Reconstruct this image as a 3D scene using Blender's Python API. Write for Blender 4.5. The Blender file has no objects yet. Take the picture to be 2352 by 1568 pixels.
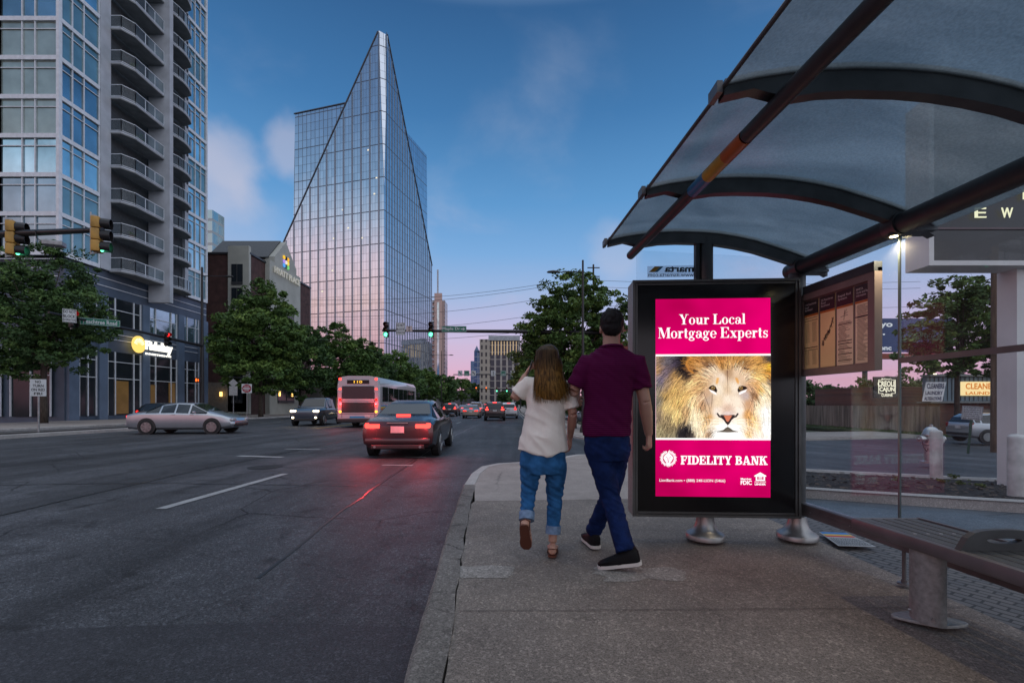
import bpy, bmesh, math, random
import numpy as np
from mathutils import Vector, Matrix, noise as mnoise
R = math.radians
random.seed(7)
SC = bpy.context.scene
COL = SC.collection

# ------------------------------------------------------------------ camera
CAMZ = 1.15
cam_d = bpy.data.cameras.new("camera")
cam = bpy.data.objects.new("camera", cam_d)
COL.objects.link(cam)
cam.location = (0, 0, CAMZ)
cam.rotation_euler = (R(90), 0, 0)
cam_d.sensor_width = 36.0
cam_d.lens = 16.0
cam_d.shift_y = 0.0604
cam_d.clip_start = 0.05
cam_d.clip_end = 6000
SC.camera = cam

# ------------------------------------------------------------------ exposure
SC.view_settings.view_transform = 'Standard'
SC.view_settings.look = 'None'
SC.view_settings.exposure = 0.13
SC.view_settings.gamma = 1.0
SC.cycles.max_bounces = 10
SC.cycles.transparent_max_bounces = 24
SC.cycles.sample_clamp_indirect = 4.0
SC.cycles.caustics_reflective = False
SC.cycles.caustics_refractive = False


def lin(c):
    def f(v):
        v = v / 255.0
        return v / 12.92 if v <= 0.04045 else ((v + 0.055) / 1.055) ** 2.4
    return tuple(f(v) for v in c)


# ------------------------------------------------------------------ dusk sky
world = bpy.data.worlds.new("World")
SC.world = world
world.use_nodes = True
wt = world.node_tree
wt.nodes.clear()
wn = wt.nodes.new
wl = wt.links.new


def wmath(op, a, b=None, clamp=False):
    n = wn('ShaderNodeMath'); n.operation = op; n.use_clamp = clamp
    for i, v in enumerate((a, b)):
        if v is None:
            continue
        if isinstance(v, (int, float)):
            n.inputs[i].default_value = v
        else:
            wl(v, n.inputs[i])
    return n.outputs[0]


def wramp(fac, stops):
    n = wn('ShaderNodeValToRGB')
    el = n.color_ramp.elements
    while len(el) < len(stops):
        el.new(0.5)
    for e, (p, c) in zip(el, stops):
        e.position = p
        e.color = (*lin(c), 1)
    wl(fac, n.inputs[0])
    return n.outputs[0]


def wmix(fac, a, b, bt='MIX'):
    n = wn('ShaderNodeMix'); n.data_type = 'RGBA'; n.blend_type = bt
    if isinstance(fac, (int, float)):
        n.inputs[0].default_value = fac
    else:
        wl(fac, n.inputs[0])
    for i, v in ((6, a), (7, b)):
        if isinstance(v, tuple):
            n.inputs[i].default_value = (*v, 1)
        else:
            wl(v, n.inputs[i])
    return n.outputs[2]


tc = wn('ShaderNodeTexCoord')
sep = wn('ShaderNodeSeparateXYZ')
wl(tc.outputs['Generated'], sep.inputs[0])
X_, Y_, Z_ = sep.outputs
zc = wmath('MAXIMUM', Z_, 0.0)
# the eastern half of the dusk sky (ahead of the camera)
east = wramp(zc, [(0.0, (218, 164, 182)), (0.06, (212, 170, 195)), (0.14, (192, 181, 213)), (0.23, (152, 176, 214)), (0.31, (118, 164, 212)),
                  (0.40, (90, 146, 198)), (0.53, (63, 116, 168)), (0.655, (48, 92, 140)), (0.76, (176, 200, 228)), (0.86, (232, 240, 255)), (1.0, (240, 246, 255))])  # overhead stops brighter than real dusk, added out of view to lift ground light
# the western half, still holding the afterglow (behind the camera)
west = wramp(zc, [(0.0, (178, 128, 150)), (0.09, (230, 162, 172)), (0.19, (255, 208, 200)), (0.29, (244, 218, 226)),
                  (0.36, (186, 200, 220)), (0.42, (126, 164, 198)), (0.52, (74, 120, 164)), (0.68, (52, 92, 136)), (0.76, (176, 200, 228)), (0.86, (232, 240, 255)), (1.0, (240, 246, 255))])  # same added bright overhead stops, unseen fill rather than afterglow
wdot = wmath('ADD', wmath('MULTIPLY', X_, -0.72), wmath('MULTIPLY', Y_, -0.70))
wfac = wn('ShaderNodeMapRange'); wfac.interpolation_type = 'SMOOTHSTEP'
wl(wdot, wfac.inputs[0]); wfac.inputs[1].default_value = 0.05; wfac.inputs[2].default_value = 0.75
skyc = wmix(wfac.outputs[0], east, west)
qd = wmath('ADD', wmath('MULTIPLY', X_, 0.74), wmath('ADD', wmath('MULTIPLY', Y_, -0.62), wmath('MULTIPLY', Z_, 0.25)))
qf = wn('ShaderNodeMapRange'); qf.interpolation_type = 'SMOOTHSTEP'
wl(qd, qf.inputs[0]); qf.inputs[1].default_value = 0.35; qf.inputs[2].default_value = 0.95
skyc = wmix(wmath('MULTIPLY', qf.outputs[0], 1.0), skyc, lin((236, 242, 255)))  # added bright sky patch behind on the right, unseen, to light the walls
# thin clouds, laid out on a plane above so that they shrink toward the horizon
comb = wn('ShaderNodeCombineXYZ')
zz = wmath('ADD', zc, 0.16)
wl(wmath('DIVIDE', X_, zz), comb.inputs[0]); wl(wmath('DIVIDE', Y_, zz), comb.inputs[1])
nz = wn('ShaderNodeTexNoise'); nz.inputs['Scale'].default_value = 1.15
nz.inputs['Detail'].default_value = 7; nz.inputs['Roughness'].default_value = 0.55
nz.inputs['Distortion'].default_value = 0.35
wl(comb.outputs[0], nz.inputs['Vector'])
cf = wn('ShaderNodeMapRange'); cf.interpolation_type = 'SMOOTHSTEP'
wl(nz.outputs['Fac'], cf.inputs[0]); cf.inputs[1].default_value = 0.50; cf.inputs[2].default_value = 0.80
cloudc = wramp(zc, [(0.0, (214, 150, 160)), (0.18, (205, 184, 208)), (0.42, (176, 184, 205)), (0.7, (112, 134, 168)), (1, (80, 100, 140))])
cfad = wmath('MULTIPLY', cf.outputs[0], 0.7)
skyc = wmix(cfad, skyc, cloudc)
# two or three distinct little cumulus heads low on the left, ahead
def puff(az, el, r, st):
    d = Vector((math.sin(R(az)) * math.cos(R(el)), math.cos(R(az)) * math.cos(R(el)), math.sin(R(el))))
    v = wn('ShaderNodeVectorMath'); v.operation = 'DISTANCE'
    n2 = wn('ShaderNodeTexNoise'); n2.inputs['Scale'].default_value = 6; n2.inputs['Detail'].default_value = 6
    wl(tc.outputs['Generated'], n2.inputs['Vector'])
    wl(tc.outputs['Generated'], v.inputs[0]); v.inputs[1].default_value = d
    a = wmath('ADD', v.outputs['Value'], wmath('MULTIPLY', wmath('SUBTRACT', n2.outputs['Fac'], 0.5), r * 2.6))
    m = wn('ShaderNodeMapRange'); m.interpolation_type = 'SMOOTHSTEP'
    wl(a, m.inputs[0]); m.inputs[1].default_value = r; m.inputs[2].default_value = r * 0.15
    return wmath('MULTIPLY', m.outputs[0], st)
for az, el, r, st in ((-32, 24.5, 0.06, 0.42), (-34, 22, 0.08, 0.35), (-26, 26.5, 0.05, 0.42), (-31, 16, 0.10, 0.2), 
                      (-12, 21, 0.10, 0.12), (13, 18, 0.06, 0.3)):
    skyc = wmix(puff(az, el, r, st), skyc, lin((196, 192, 206)))
# below the horizon: dim ground colour
below = wn('ShaderNodeMapRange')
wl(Z_, below.inputs[0]); below.inputs[1].default_value = 0.0; below.inputs[2].default_value = -0.02
skyc = wmix(below.outputs[0], skyc, lin((48, 50, 56)))
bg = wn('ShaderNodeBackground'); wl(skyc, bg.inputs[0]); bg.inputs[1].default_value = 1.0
# physical sky with the sun just on the horizon, far weaker than the coloured dusk above it
nish = wn('ShaderNodeTexSky'); nish.sky_type = 'NISHITA'; nish.sun_disc = False
nish.sun_elevation = R(0.0); nish.sun_rotation = R(226)
bg2 = wn('ShaderNodeBackground'); wl(nish.outputs[0], bg2.inputs[0]); bg2.inputs[1].default_value = 0.012
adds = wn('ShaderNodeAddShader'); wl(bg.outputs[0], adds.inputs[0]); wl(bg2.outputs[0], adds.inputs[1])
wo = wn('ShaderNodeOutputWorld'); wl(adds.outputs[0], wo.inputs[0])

# last glow of the sun, very soft, from behind on the left
sun_d = bpy.data.lights.new("sun", 'SUN'); sun_d.energy = 0.05; sun_d.angle = R(60); sun_d.color = (1.0, 0.93, 0.90)
sun = bpy.data.objects.new("sun", sun_d); COL.objects.link(sun)
sun.rotation_euler = (R(68), 0, R(-46))

# ------------------------------------------------------------------ helpers
def h(x, y):
    """height of the land: falls gently ahead, faster down the side street on the right"""
    yy = min(max(y, 0.0), 80.0)
    left = -0.0065 * yy
    right = -0.05 * min(max(y - 5.0, 0.0), 17.0) - 0.0012 * max(min(y, 80) - 22, 0)
    t = min(max((x - 0.5) / 6.0, 0.0), 1.0)
    t = t * t * (3 - 2 * t)
    return left * (1 - t) + right * t


def W(u, v, Y):
    """point at distance Y that lies on the sight line (u,v) of a 2352x1568 view"""
    return Vector(((u - 1176) / 1045 * Y, Y, CAMZ + (926 - v) / 1045 * Y))


def G(u, v, dz=0.0):
    z = 0.0
    for _ in range(30):
        Y = 1045 * (CAMZ - z) / (v - 926)
        X = (u - 1176) / 1045 * Y
        z = 0.5 * z + 0.5 * (h(X, Y) + dz)
    return Vector((X, Y, z))


class MB:
    def __init__(s):
        s.v = []; s.f = []; s.m = None

    def add(s, vs, fs):
        o = len(s.v)
        s.v += [tuple(p) for p in vs]
        s.f += [tuple(i + o for i in f) for f in fs]
        return s

    def box(s, c, size, rz=0.0, M=None, bev=0.0):
        sx, sy, sz = (a / 2 for a in size)
        if bev > 0:
            b = min(bev, sx * .9, sy * .9, sz * .9)
            bm = bmesh.new()
            bmesh.ops.create_cube(bm, size=1)
            for v in bm.verts:
                v.co = Vector((v.co.x * 2 * sx, v.co.y * 2 * sy, v.co.z * 2 * sz))
            bmesh.ops.bevel(bm, geom=bm.edges[:], offset=b, segments=2, affect='EDGES', profile=0.5)
            vs = [v.co.copy() for v in bm.verts]
            fs = [[v.index for v in f.verts] for f in bm.faces]
            bm.free()
        else:
            vs = [Vector((x, y, z)) for x in (-sx, sx) for y in (-sy, sy) for z in (-sz, sz)]
            fs = [(0, 1, 3, 2), (4, 6, 7, 5), (0, 4, 5, 1), (2, 3, 7, 6), (0, 2, 6, 4), (1, 5, 7, 3)]
        T = M if M is not None else Matrix.Rotation(rz, 4, 'Z')
        c = Vector(c)
        return s.add([c + (T @ v) for v in vs], fs)

    def bar(s, a, b, w, t=None, up=Vector((0, 0, 1)), bev=0):
        """rectangular bar from a to b; w across, t along up"""
        a = Vector(a); b = Vector(b); t = t or w
        d = b - a; L = d.length
        if L < 1e-6:
            return s
        d.normalize()
        x = d.cross(up)
        if x.length < 1e-4:
            x = d.cross(Vector((0, 1, 0)))
        x.normalize(); z = x.cross(d)
        M = Matrix((x, d, z)).transposed().to_4x4()
        return s.box((a + b) / 2, (w, L, t), M=M, bev=bev)

    def tube(s, pts, r, n=10, cap=True):
        pts = [Vector(p) for p in pts]
        rs = r if isinstance(r, (list, tuple)) else [r] * len(pts)
        rings = []
        prev = None
        for i, p in enumerate(pts):
            if i == 0: d = pts[1] - p
            elif i == len(pts) - 1: d = p - pts[i - 1]
            else: d = pts[i + 1] - pts[i - 1]
            d.normalize()
            if prev is None:
                x = d.cross(Vector((0, 0, 1)))
                if x.length < 1e-3: x = d.cross(Vector((0, 1, 0)))
            else:
                x = prev - d * prev.dot(d)
            x.normalize(); prev = x
            y = d.cross(x)
            rr = rs[i]
            ra, rb = rr if isinstance(rr, tuple) else (rr, rr)
            rings.append([p + x * ra * math.cos(2 * math.pi * k / n) + y * rb * math.sin(2 * math.pi * k / n) for k in range(n)])
        return s.rings(rings, cap)

    def rings(s, rings, cap=True, close=True):
        n = len(rings[0]); o = len(s.v)
        for r in rings: s.v += [tuple(p) for p in r]
        for i in range(len(rings) - 1):
            for k in range(n if close else n - 1):
                k2 = (k + 1) % n
                s.f.append((o + i * n + k, o + i * n + k2, o + (i + 1) * n + k2, o + (i + 1) * n + k))
        if cap and close:
            s.f.append(tuple(o + k for k in reversed(range(n))))
            s.f.append(tuple(o + (len(rings) - 1) * n + k for k in range(n)))
        return s

    def lathe(s, c, prof, n=24):
        c = Vector(c)
        return s.rings([[c + Vector((r * math.cos(2 * math.pi * k / n), r * math.sin(2 * math.pi * k / n), z)) for k in range(n)] for r, z in prof])

    def prism(s, pts, d):
        """pts: planar outline, d: extrusion vector"""
        n = len(pts); d = Vector(d)
        a = [Vector(p) for p in pts]
        return s.add(a + [p + d for p in a], [tuple(reversed(range(n))), tuple(range(n, 2 * n))] +
                     [(i, (i + 1) % n, n + (i + 1) % n, n + i) for i in range(n)])

    def quad(s, a, b, c, d):
        return s.add([a, b, c, d], [(0, 1, 2, 3)])

    def build(s, name, mat, parent=None, smooth=False, angle=None):
        me = bpy.data.meshes.new(name)
        me.from_pydata(s.v, [], s.f)
        return link(name, me, mat, parent, smooth, angle)


def link(name, me, mat, parent=None, smooth=False, angle=40):
    bm = bmesh.new(); bm.from_mesh(me)
    if smooth != 'leaf':
        bmesh.ops.recalc_face_normals(bm, faces=bm.faces[:])
    bm.to_mesh(me); bm.free()
    if mat is not None:
        for m in (mat if isinstance(mat, (list, tuple)) else [mat]):
            me.materials.append(m)
    if smooth:
        me.polygons.foreach_set('use_smooth', [smooth != 'leaf'] * len(me.polygons))
        if smooth != 'leaf' and smooth != 'all':
            me.set_sharp_from_angle(angle=R(angle or 40))
    o = bpy.data.objects.new(name, me)
    COL.objects.link(o)
    if parent is not None:
        o.parent = parent
        if parent.get('_wm') is not None or True:
            M = MATS.get(parent.name)
            if M is not None:
                me.transform(M.inverted())
    return o


MATS = {}


def thing(name, label, cat, loc=(0, 0, 0), rz=0.0, group=None, local=False):
    """Empty at the base of a thing. local=True: its parts are modelled in its own coordinates"""
    o = bpy.data.objects.new(name, None)
    COL.objects.link(o)
    o.empty_display_size = 0.2
    o.location = loc; o.rotation_euler = (0, 0, rz)
    o['label'] = label; o['category'] = cat
    if group: o['group'] = group
    if not local:
        MATS[o.name] = Matrix.Translation(Vector(loc)) @ Matrix.Rotation(rz, 4, 'Z')
    return o


def tagm(o, label, cat, group=None):
    o['label'] = label; o['category'] = cat
    if group: o['group'] = group
    return o


def struct(o, kind='structure'):
    o['kind'] = kind
    return o


def dup(root, loc, rz, label, group=None, scale=None):
    r = root.copy(); COL.objects.link(r); r.location = loc; r.rotation_euler = (0, 0, rz)
    r['label'] = label
    if scale: r.scale = (scale,) * 3 if isinstance(scale, (int, float)) else scale
    if group: r['group'] = group
    for ch in list(root.children):
        c = ch.copy(); COL.objects.link(c); c.parent = r
        for g in ch.children:
            d = g.copy(); COL.objects.link(d); d.parent = c
    return r


# subpart meshes under a part: the part sits at identity inside its thing
def sub(o, thing_):
    MATS[o.name] = MATS.get(thing_.name, Matrix.Identity(4)).copy()
    return o


# ------------------------------------------------------------------ materials
def mat(name, col, rough=0.6, metal=0.0, var=0.12, scale=4.0, bump=0.0, bscale=60.0, emit=None, es=0.0, spec=0.5, coat=0.0, col2=None, stretch=None):
    m = bpy.data.materials.new(name); m.use_nodes = True
    nt = m.node_tree; b = nt.nodes['Principled BSDF']
    b.inputs['Roughness'].default_value = rough
    b.inputs['Metallic'].default_value = metal
    b.inputs['Specular IOR Level'].default_value = spec
    if coat: b.inputs['Coat Weight'].default_value = coat; b.inputs['Coat Roughness'].default_value = 0.08
    t = nt.nodes.new('ShaderNodeTexCoord')
    vec = t.outputs['Object']
    if stretch:
        mp = nt.nodes.new('ShaderNodeMapping'); mp.inputs['Scale'].default_value = stretch
        nt.links.new(vec, mp.inputs[0]); vec = mp.outputs[0]
    if var > 0 or col2:
        n = nt.nodes.new('ShaderNodeTexNoise'); n.inputs['Scale'].default_value = scale; n.inputs['Detail'].default_value = 6
        nt.links.new(vec, n.inputs['Vector'])
        r = nt.nodes.new('ShaderNodeValToRGB')
        c1 = tuple(max(0, c * (1 - var * 1.6)) for c in col); c2 = col2 or tuple(min(1, c * (1 + var * 1.6)) for c in col)
        r.color_ramp.elements[0].position = 0.3; r.color_ramp.elements[1].position = 0.7
        r.color_ramp.elements[0].color = (*c1, 1); r.color_ramp.elements[1].color = (*c2, 1)
        nt.links.new(n.outputs['Fac'], r.inputs[0])
        nt.links.new(r.outputs[0], b.inputs['Base Color'])
    else:
        b.inputs['Base Color'].default_value = (*col, 1)
    if bump > 0:
        n2 = nt.nodes.new('ShaderNodeTexNoise'); n2.inputs['Scale'].default_value = bscale; n2.inputs['Detail'].default_value = 4
        nt.links.new(vec, n2.inputs['Vector'])
        bp = nt.nodes.new('ShaderNodeBump'); bp.inputs['Strength'].default_value = bump; bp.inputs['Distance'].default_value = 0.02
        nt.links.new(n2.outputs['Fac'], bp.inputs['Height'])
        nt.links.new(bp.outputs[0], b.inputs['Normal'])
    if es:
        b.inputs['Emission Color'].default_value = (*(emit or col), 1)
        b.inputs['Emission Strength'].default_value = es
    return m


def glow(name, col, st, sampled=False):
    m = bpy.data.materials.new(name); m.use_nodes = True
    nt = m.node_tree; nt.nodes.clear()
    e = nt.nodes.new('ShaderNodeEmission'); e.inputs[0].default_value = (*col, 1); e.inputs[1].default_value = st
    o = nt.nodes.new('ShaderNodeOutputMaterial'); nt.links.new(e.outputs[0], o.inputs[0])
    m.cycles.emission_sampling = 'AUTO' if sampled else 'NONE'
    return m


def schlick(nt, f0=.015, top=.8):
    N = nt.nodes.new; L = nt.links.new
    lw = N('ShaderNodeLayerWeight'); lw.inputs[0].default_value = .5
    p = N('ShaderNodeMath'); p.operation = 'POWER'; L(lw.outputs['Facing'], p.inputs[0]); p.inputs[1].default_value = 4.5
    q = N('ShaderNodeMath'); q.operation = 'MULTIPLY_ADD'; L(p.outputs[0], q.inputs[0]); q.inputs[1].default_value = top - f0; q.inputs[2].default_value = f0
    return q.outputs[0]


def glass(name, tint=(0.9, 0.95, 0.97), dirt=0.04, rough=0.0, ior=1.5):
    m = bpy.data.materials.new(name); m.use_nodes = True
    nt = m.node_tree; nt.nodes.clear(); N = nt.nodes.new; L = nt.links.new
    tr = N('ShaderNodeBsdfTransparent'); tr.inputs[0].default_value = (*tint, 1)
    gl = N('ShaderNodeBsdfGlossy'); gl.inputs['Roughness'].default_value = rough
    gl.inputs[0].default_value = (.95, .97, 1, 1)
    df = N('ShaderNodeBsdfDiffuse'); df.inputs[0].default_value = (.5, .52, .55, 1)
    m1 = N('ShaderNodeMixShader'); L(schlick(nt), m1.inputs[0]); L(tr.outputs[0], m1.inputs[1]); L(gl.outputs[0], m1.inputs[2])
    t = N('ShaderNodeTexCoord'); n = N('ShaderNodeTexNoise'); n.inputs['Scale'].default_value = 3; n.inputs['Detail'].default_value = 9
    n.inputs['Roughness'].default_value = .7
    L(t.outputs['Object'], n.inputs['Vector'])
    mr = N('ShaderNodeMapRange'); L(n.outputs['Fac'], mr.inputs[0]); mr.inputs[1].default_value = .3; mr.inputs[2].default_value = .75
    mr.inputs[3].default_value = dirt * .3; mr.inputs[4].default_value = dirt * 2
    m2 = N('ShaderNodeMixShader'); L(mr.outputs[0], m2.inputs[0]); L(m1.outputs[0], m2.inputs[1]); L(df.outputs[0], m2.inputs[2])
    o = N('ShaderNodeOutputMaterial'); L(m2.outputs[0], o.inputs[0])
    return m


# ------------------------------------------------------------------ flat lettering
def text_mb(body, c, w=None, hh=0.1, right=(1, 0, 0), up=(0, 0, 1), bold=0.0, ext=0.0, mb=None, align='C'):
    cu = bpy.data.curves.new("t", 'FONT'); cu.body = body; cu.size = 1.0; cu.offset = bold; cu.extrude = 0
    cu.resolution_u = 3
    o = bpy.data.objects.new("t", cu); COL.objects.link(o)
    dg = bpy.context.evaluated_depsgraph_get()
    me = bpy.data.meshes.new_from_object(o.evaluated_get(dg))
    vs = [v.co.copy() for v in me.vertices]; fs = [tuple(p.vertices) for p in me.polygons]
    bpy.data.objects.remove(o); bpy.data.curves.remove(cu); bpy.data.meshes.remove(me)
    x0 = min(v.x for v in vs); x1 = max(v.x for v in vs); y0 = min(v.y for v in vs); y1 = max(v.y for v in vs)
    sy = hh / (y1 - y0); sx = (w / (x1 - x0)) if w else sy
    cx = {'C': (x0 + x1) / 2, 'L': x0, 'R': x1}[align]; cy = (y0 + y1) / 2
    r = Vector(right).normalized(); u = Vector(up).normalized(); n = r.cross(u); c = Vector(c)
    mb = mb or MB()
    P = [c + r * (v.x - cx) * sx + u * (v.y - cy) * sy for v in vs]
    if ext > 0:
        k = len(P)
        cnt = {}
        for f in fs:
            for i in range(len(f)):
                a, b = f[i], f[(i + 1) % len(f)]
                cnt[(a, b)] = cnt.get((a, b), 0) + 1
        side = [(a, b, b + k, a + k) for (a, b) in cnt if (b, a) not in cnt]
        mb.add([p + n * ext for p in P] + P, fs + side)
    else:
        mb.add(P, fs)
    return mb


# ------------------------------------------------------------------ draped ground sheets
def patch(name, poly, dz, m, step=1.0, skirt=0.0, parent=None):
    bm = bmesh.new()
    vs = [bm.verts.new((p[0], p[1], 0)) for p in poly]
    es = [bm.edges.new((vs[i], vs[(i + 1) % len(vs)])) for i in range(len(vs))]
    bmesh.ops.triangle_fill(bm, use_beauty=True, use_dissolve=False, edges=es)
    xs = [p[0] for p in poly]; ys = [p[1] for p in poly]
    def cuts(a, b):
        out = []; v = math.floor(a / step) * step
        while v < b:
            if v > a: out.append(v)
            v += step if abs(v) < 60 else 20
        return out
    for x in cuts(min(xs), min(max(xs), 40)):
        if -4 < x < 10 or step > 2: bmesh.ops.bisect_plane(bm, geom=bm.verts[:] + bm.edges[:] + bm.faces[:], plane_co=(x, 0, 0), plane_no=(1, 0, 0))
    for y in cuts(max(min(ys), -10), min(max(ys), 90)):
        bmesh.ops.bisect_plane(bm, geom=bm.verts[:] + bm.edges[:] + bm.faces[:], plane_co=(0, y, 0), plane_no=(0, 1, 0))
    for v in bm.verts: v.co.z = h(v.co.x, v.co.y) + dz
    if skirt > 0:
        be = [e for e in bm.edges if len(e.link_faces) == 1]
        r = bmesh.ops.extrude_edge_only(bm, edges=be)
        for g in r['geom']:
            if isinstance(g, bmesh.types.BMVert): g.co.z -= skirt
    me = bpy.data.meshes.new(name); bm.to_mesh(me); bm.free()
    for p in me.polygons:
        pass
    me.materials.append(m)
    o = bpy.data.objects.new(name, me); COL.objects.link(o)
    me.update()
    # make flat faces point up
    bm = bmesh.new(); bm.from_mesh(me)
    for f in bm.faces:
        if abs(f.normal.z) > .5 and f.normal.z < 0: f.normal_flip()
    bm.to_mesh(me); bm.free()
    if parent: o.parent = parent
    return o
# ------------------------------------------------------------------ ground materials
def ground_mat(name, base, speck=0.5, sscale=260.0, stain=0.35, crack=0.0, rough=0.85, brown=None, cscale=0.9, spots=0.0, tracks=0.0, bump=0.25):
    m = bpy.data.materials.new(name); m.use_nodes = True
    nt = m.node_tree; N = nt.nodes.new; L = nt.links.new; b = nt.nodes['Principled BSDF']
    t = N('ShaderNodeTexCoord'); V = t.outputs['Object']
    def noise_(sc, det=5, ro=.6, dist=0.0, v=V):
        n = N('ShaderNodeTexNoise'); n.inputs['Scale'].default_value = sc; n.inputs['Detail'].default_value = det
        n.inputs['Roughness'].default_value = ro; n.inputs['Distortion'].default_value = dist
        L(v, n.inputs['Vector']); return n
    def mr(v, a, b_, c, d):
        q = N('ShaderNodeMapRange'); L(v, q.inputs[0])
        for i, x in enumerate((a, b_, c, d)): q.inputs[i + 1].default_value = x
        return q.outputs[0]
    def mul(a, b_):
        q = N('ShaderNodeMath'); q.operation = 'MULTIPLY'; L(a, q.inputs[0])
        if isinstance(b_, (int, float)): q.inputs[1].default_value = b_
        else: L(b_, q.inputs[1])
        return q.outputs[0]
    # stones: one random value per voronoi cell at two sizes
    v1 = N('ShaderNodeTexVoronoi'); v1.inputs['Scale'].default_value = sscale; L(V, v1.inputs['Vector'])
    v2 = N('ShaderNodeTexVoronoi'); v2.inputs['Scale'].default_value = sscale * .42; L(V, v2.inputs['Vector'])
    s1 = N('ShaderNodeSeparateColor'); L(v1.outputs['Color'], s1.inputs[0])
    s2 = N('ShaderNodeSeparateColor'); L(v2.outputs['Color'], s2.inputs[0])
    f1 = mr(s1.outputs[0], 0, 1, 1 - speck, 1 + speck)
    f2 = mr(s2.outputs[1], .72, 1, 1.0, 1 + speck * 1.5)
    big = noise_(.55, 6, .62, .4); f3 = mr(big.outputs['Fac'], .3, .7, 1 - stain, 1 + stain * .7)
    mid = noise_(4.5, 6, .65); f4 = mr(mid.outputs['Fac'], .3, .7, .86, 1.12)
    f = mul(mul(mul(f1, f2), f3), f4)
    if spots:
        sp = noise_(2.3, 8, .7, .6); f = mul(f, mr(sp.outputs['Fac'], .56, .66, 1.0, 1 - spots))
    if tracks:
        mp = N('ShaderNodeMapping'); mp.inputs['Scale'].default_value = (1.1, .07, 1); L(V, mp.inputs[0])
        tn_ = noise_(1.0, 4, .6, .3, mp.outputs[0]); f = mul(f, mr(tn_.outputs['Fac'], .40, .60, 1 - tracks, 1.12))
        on = noise_(.9, 9, .72, 1.2); f = mul(f, mr(on.outputs['Fac'], .57, .63, 1.0, .62))
        lg = noise_(.12, 3, .5); f = mul(f, mr(lg.outputs['Fac'], .35, .65, .8, 1.2))
    if crack:
        dn = noise_(3.0, 6, .7)
        mv = N('ShaderNodeMix'); mv.data_type = 'VECTOR'; mv.inputs[0].default_value = .12; L(V, mv.inputs[4]); L(dn.outputs['Color'], mv.inputs[5])
        vc = N('ShaderNodeTexVoronoi'); vc.feature = 'DISTANCE_TO_EDGE'; vc.inputs['Scale'].default_value = cscale; L(mv.outputs[1], vc.inputs['Vector'])
        line = mr(vc.outputs['Distance'], 0.0, 0.010, 0.0, 1.0)
        mask = noise_(.5, 3); ms = mr(mask.outputs['Fac'], .46, .56, 0, crack)
        q = N('ShaderNodeMath'); q.operation = 'SUBTRACT'; q.inputs[0].default_value = 1; L(line, q.inputs[1])
        q2 = N('ShaderNodeMath'); q2.operation = 'SUBTRACT'; q2.inputs[0].default_value = 1; L(mul(q.outputs[0], ms), q2.inputs[1])
        f = mul(f, q2.outputs[0])
    vm = N('ShaderNodeVectorMath'); vm.operation = 'SCALE'; L(f, vm.inputs['Scale'])
    if brown:
        bn = noise_(.8, 5); mx = N('ShaderNodeMix'); mx.data_type = 'RGBA'
        L(mr(bn.outputs['Fac'], .35, .65, 0, 1), mx.inputs[0]); mx.inputs[6].default_value = (*base, 1); mx.inputs[7].default_value = (*brown, 1)
        L(mx.outputs[2], vm.inputs[0])
    else:
        vm.inputs[0].default_value = base
    L(vm.outputs[0], b.inputs['Base Color'])
    b.inputs['Roughness'].default_value = rough
    b.inputs['Specular IOR Level'].default_value = .35
    bp = N('ShaderNodeBump'); bp.inputs['Strength'].default_value = bump; bp.inputs['Distance'].default_value = .01
    L(f, bp.inputs['Height']); L(bp.outputs[0], b.inputs['Normal'])
    return m


M_ASPH = ground_mat('asphalt', (.055, .058, .064), .70, 150, .42, 1.0, .62, cscale=.55, spots=.6, bump=.35, tracks=.45)
M_ASPH_NEW = ground_mat('asphalt_patch', (.036, .037, .042), .55, 170, .35, 0, .62, spots=.4, bump=.3)
M_ASPH_SIDE = ground_mat('side_asphalt', (.085, .105, .125), .3, 120, .3, .8, .6, cscale=.6)
M_WALK = ground_mat('aggregate_concrete', (.210, .180, .154), .40, 170, .24, 0, .8, brown=(.150, .130, .115), spots=.25, bump=.4)
M_RAMP = ground_mat('smooth_concrete', (.30, .262, .235), .16, 200, .2, .4, .85, cscale=.4, bump=.15)
M_CURB = ground_mat('curb_concrete', (.16, .148, .134), .35, 140, .45, 1.0, .85, cscale=1.5, spots=.5, bump=.6)
M_CURB_L = ground_mat('pale_curb', (.38, .36, .34), .2, 160, .25, 0, .85)
M_REPAIR = ground_mat('repair_mortar', (.27, .25, .228), .35, 110, .45, 0, .9, spots=.3)
M_SOIL = ground_mat('soil', (.05, .055, .035), .4, 30, .4, 0, .95)
M_MULCH = ground_mat('mulch', (.016, .014, .013), .8, 45, .4, 0, .95)
M_GRASS = ground_mat('grass', (.035, .06, .022), .5, 60, .4, 0, .95)
M_PAINT = ground_mat('road_paint', (.34, .35, .35), .15, 200, .2, .5, .7, cscale=3, spots=.3)

# pavers: brick texture
M_PAVER = bpy.data.materials.new('pavers'); M_PAVER.use_nodes = True
_nt = M_PAVER.node_tree; _b = _nt.nodes['Principled BSDF']
_t = _nt.nodes.new('ShaderNodeTexCoord'); _mp = _nt.nodes.new('ShaderNodeMapping'); _mp.inputs['Rotation'].default_value = (0, 0, R(62))
_br = _nt.nodes.new('ShaderNodeTexBrick'); _br.inputs['Scale'].default_value = 4.5; _br.inputs['Mortar Size'].default_value = .03
_br.inputs['Color1'].default_value = (.12, .115, .115, 1); _br.inputs['Color2'].default_value = (.085, .085, .09, 1); _br.inputs['Mortar'].default_value = (.02, .02, .02, 1)
_dn = _nt.nodes.new('ShaderNodeTexNoise'); _dn.inputs['Scale'].default_value = 1.7
_mxv = _nt.nodes.new('ShaderNodeMix'); _mxv.data_type = 'VECTOR'; _mxv.inputs[0].default_value = .1
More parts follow.
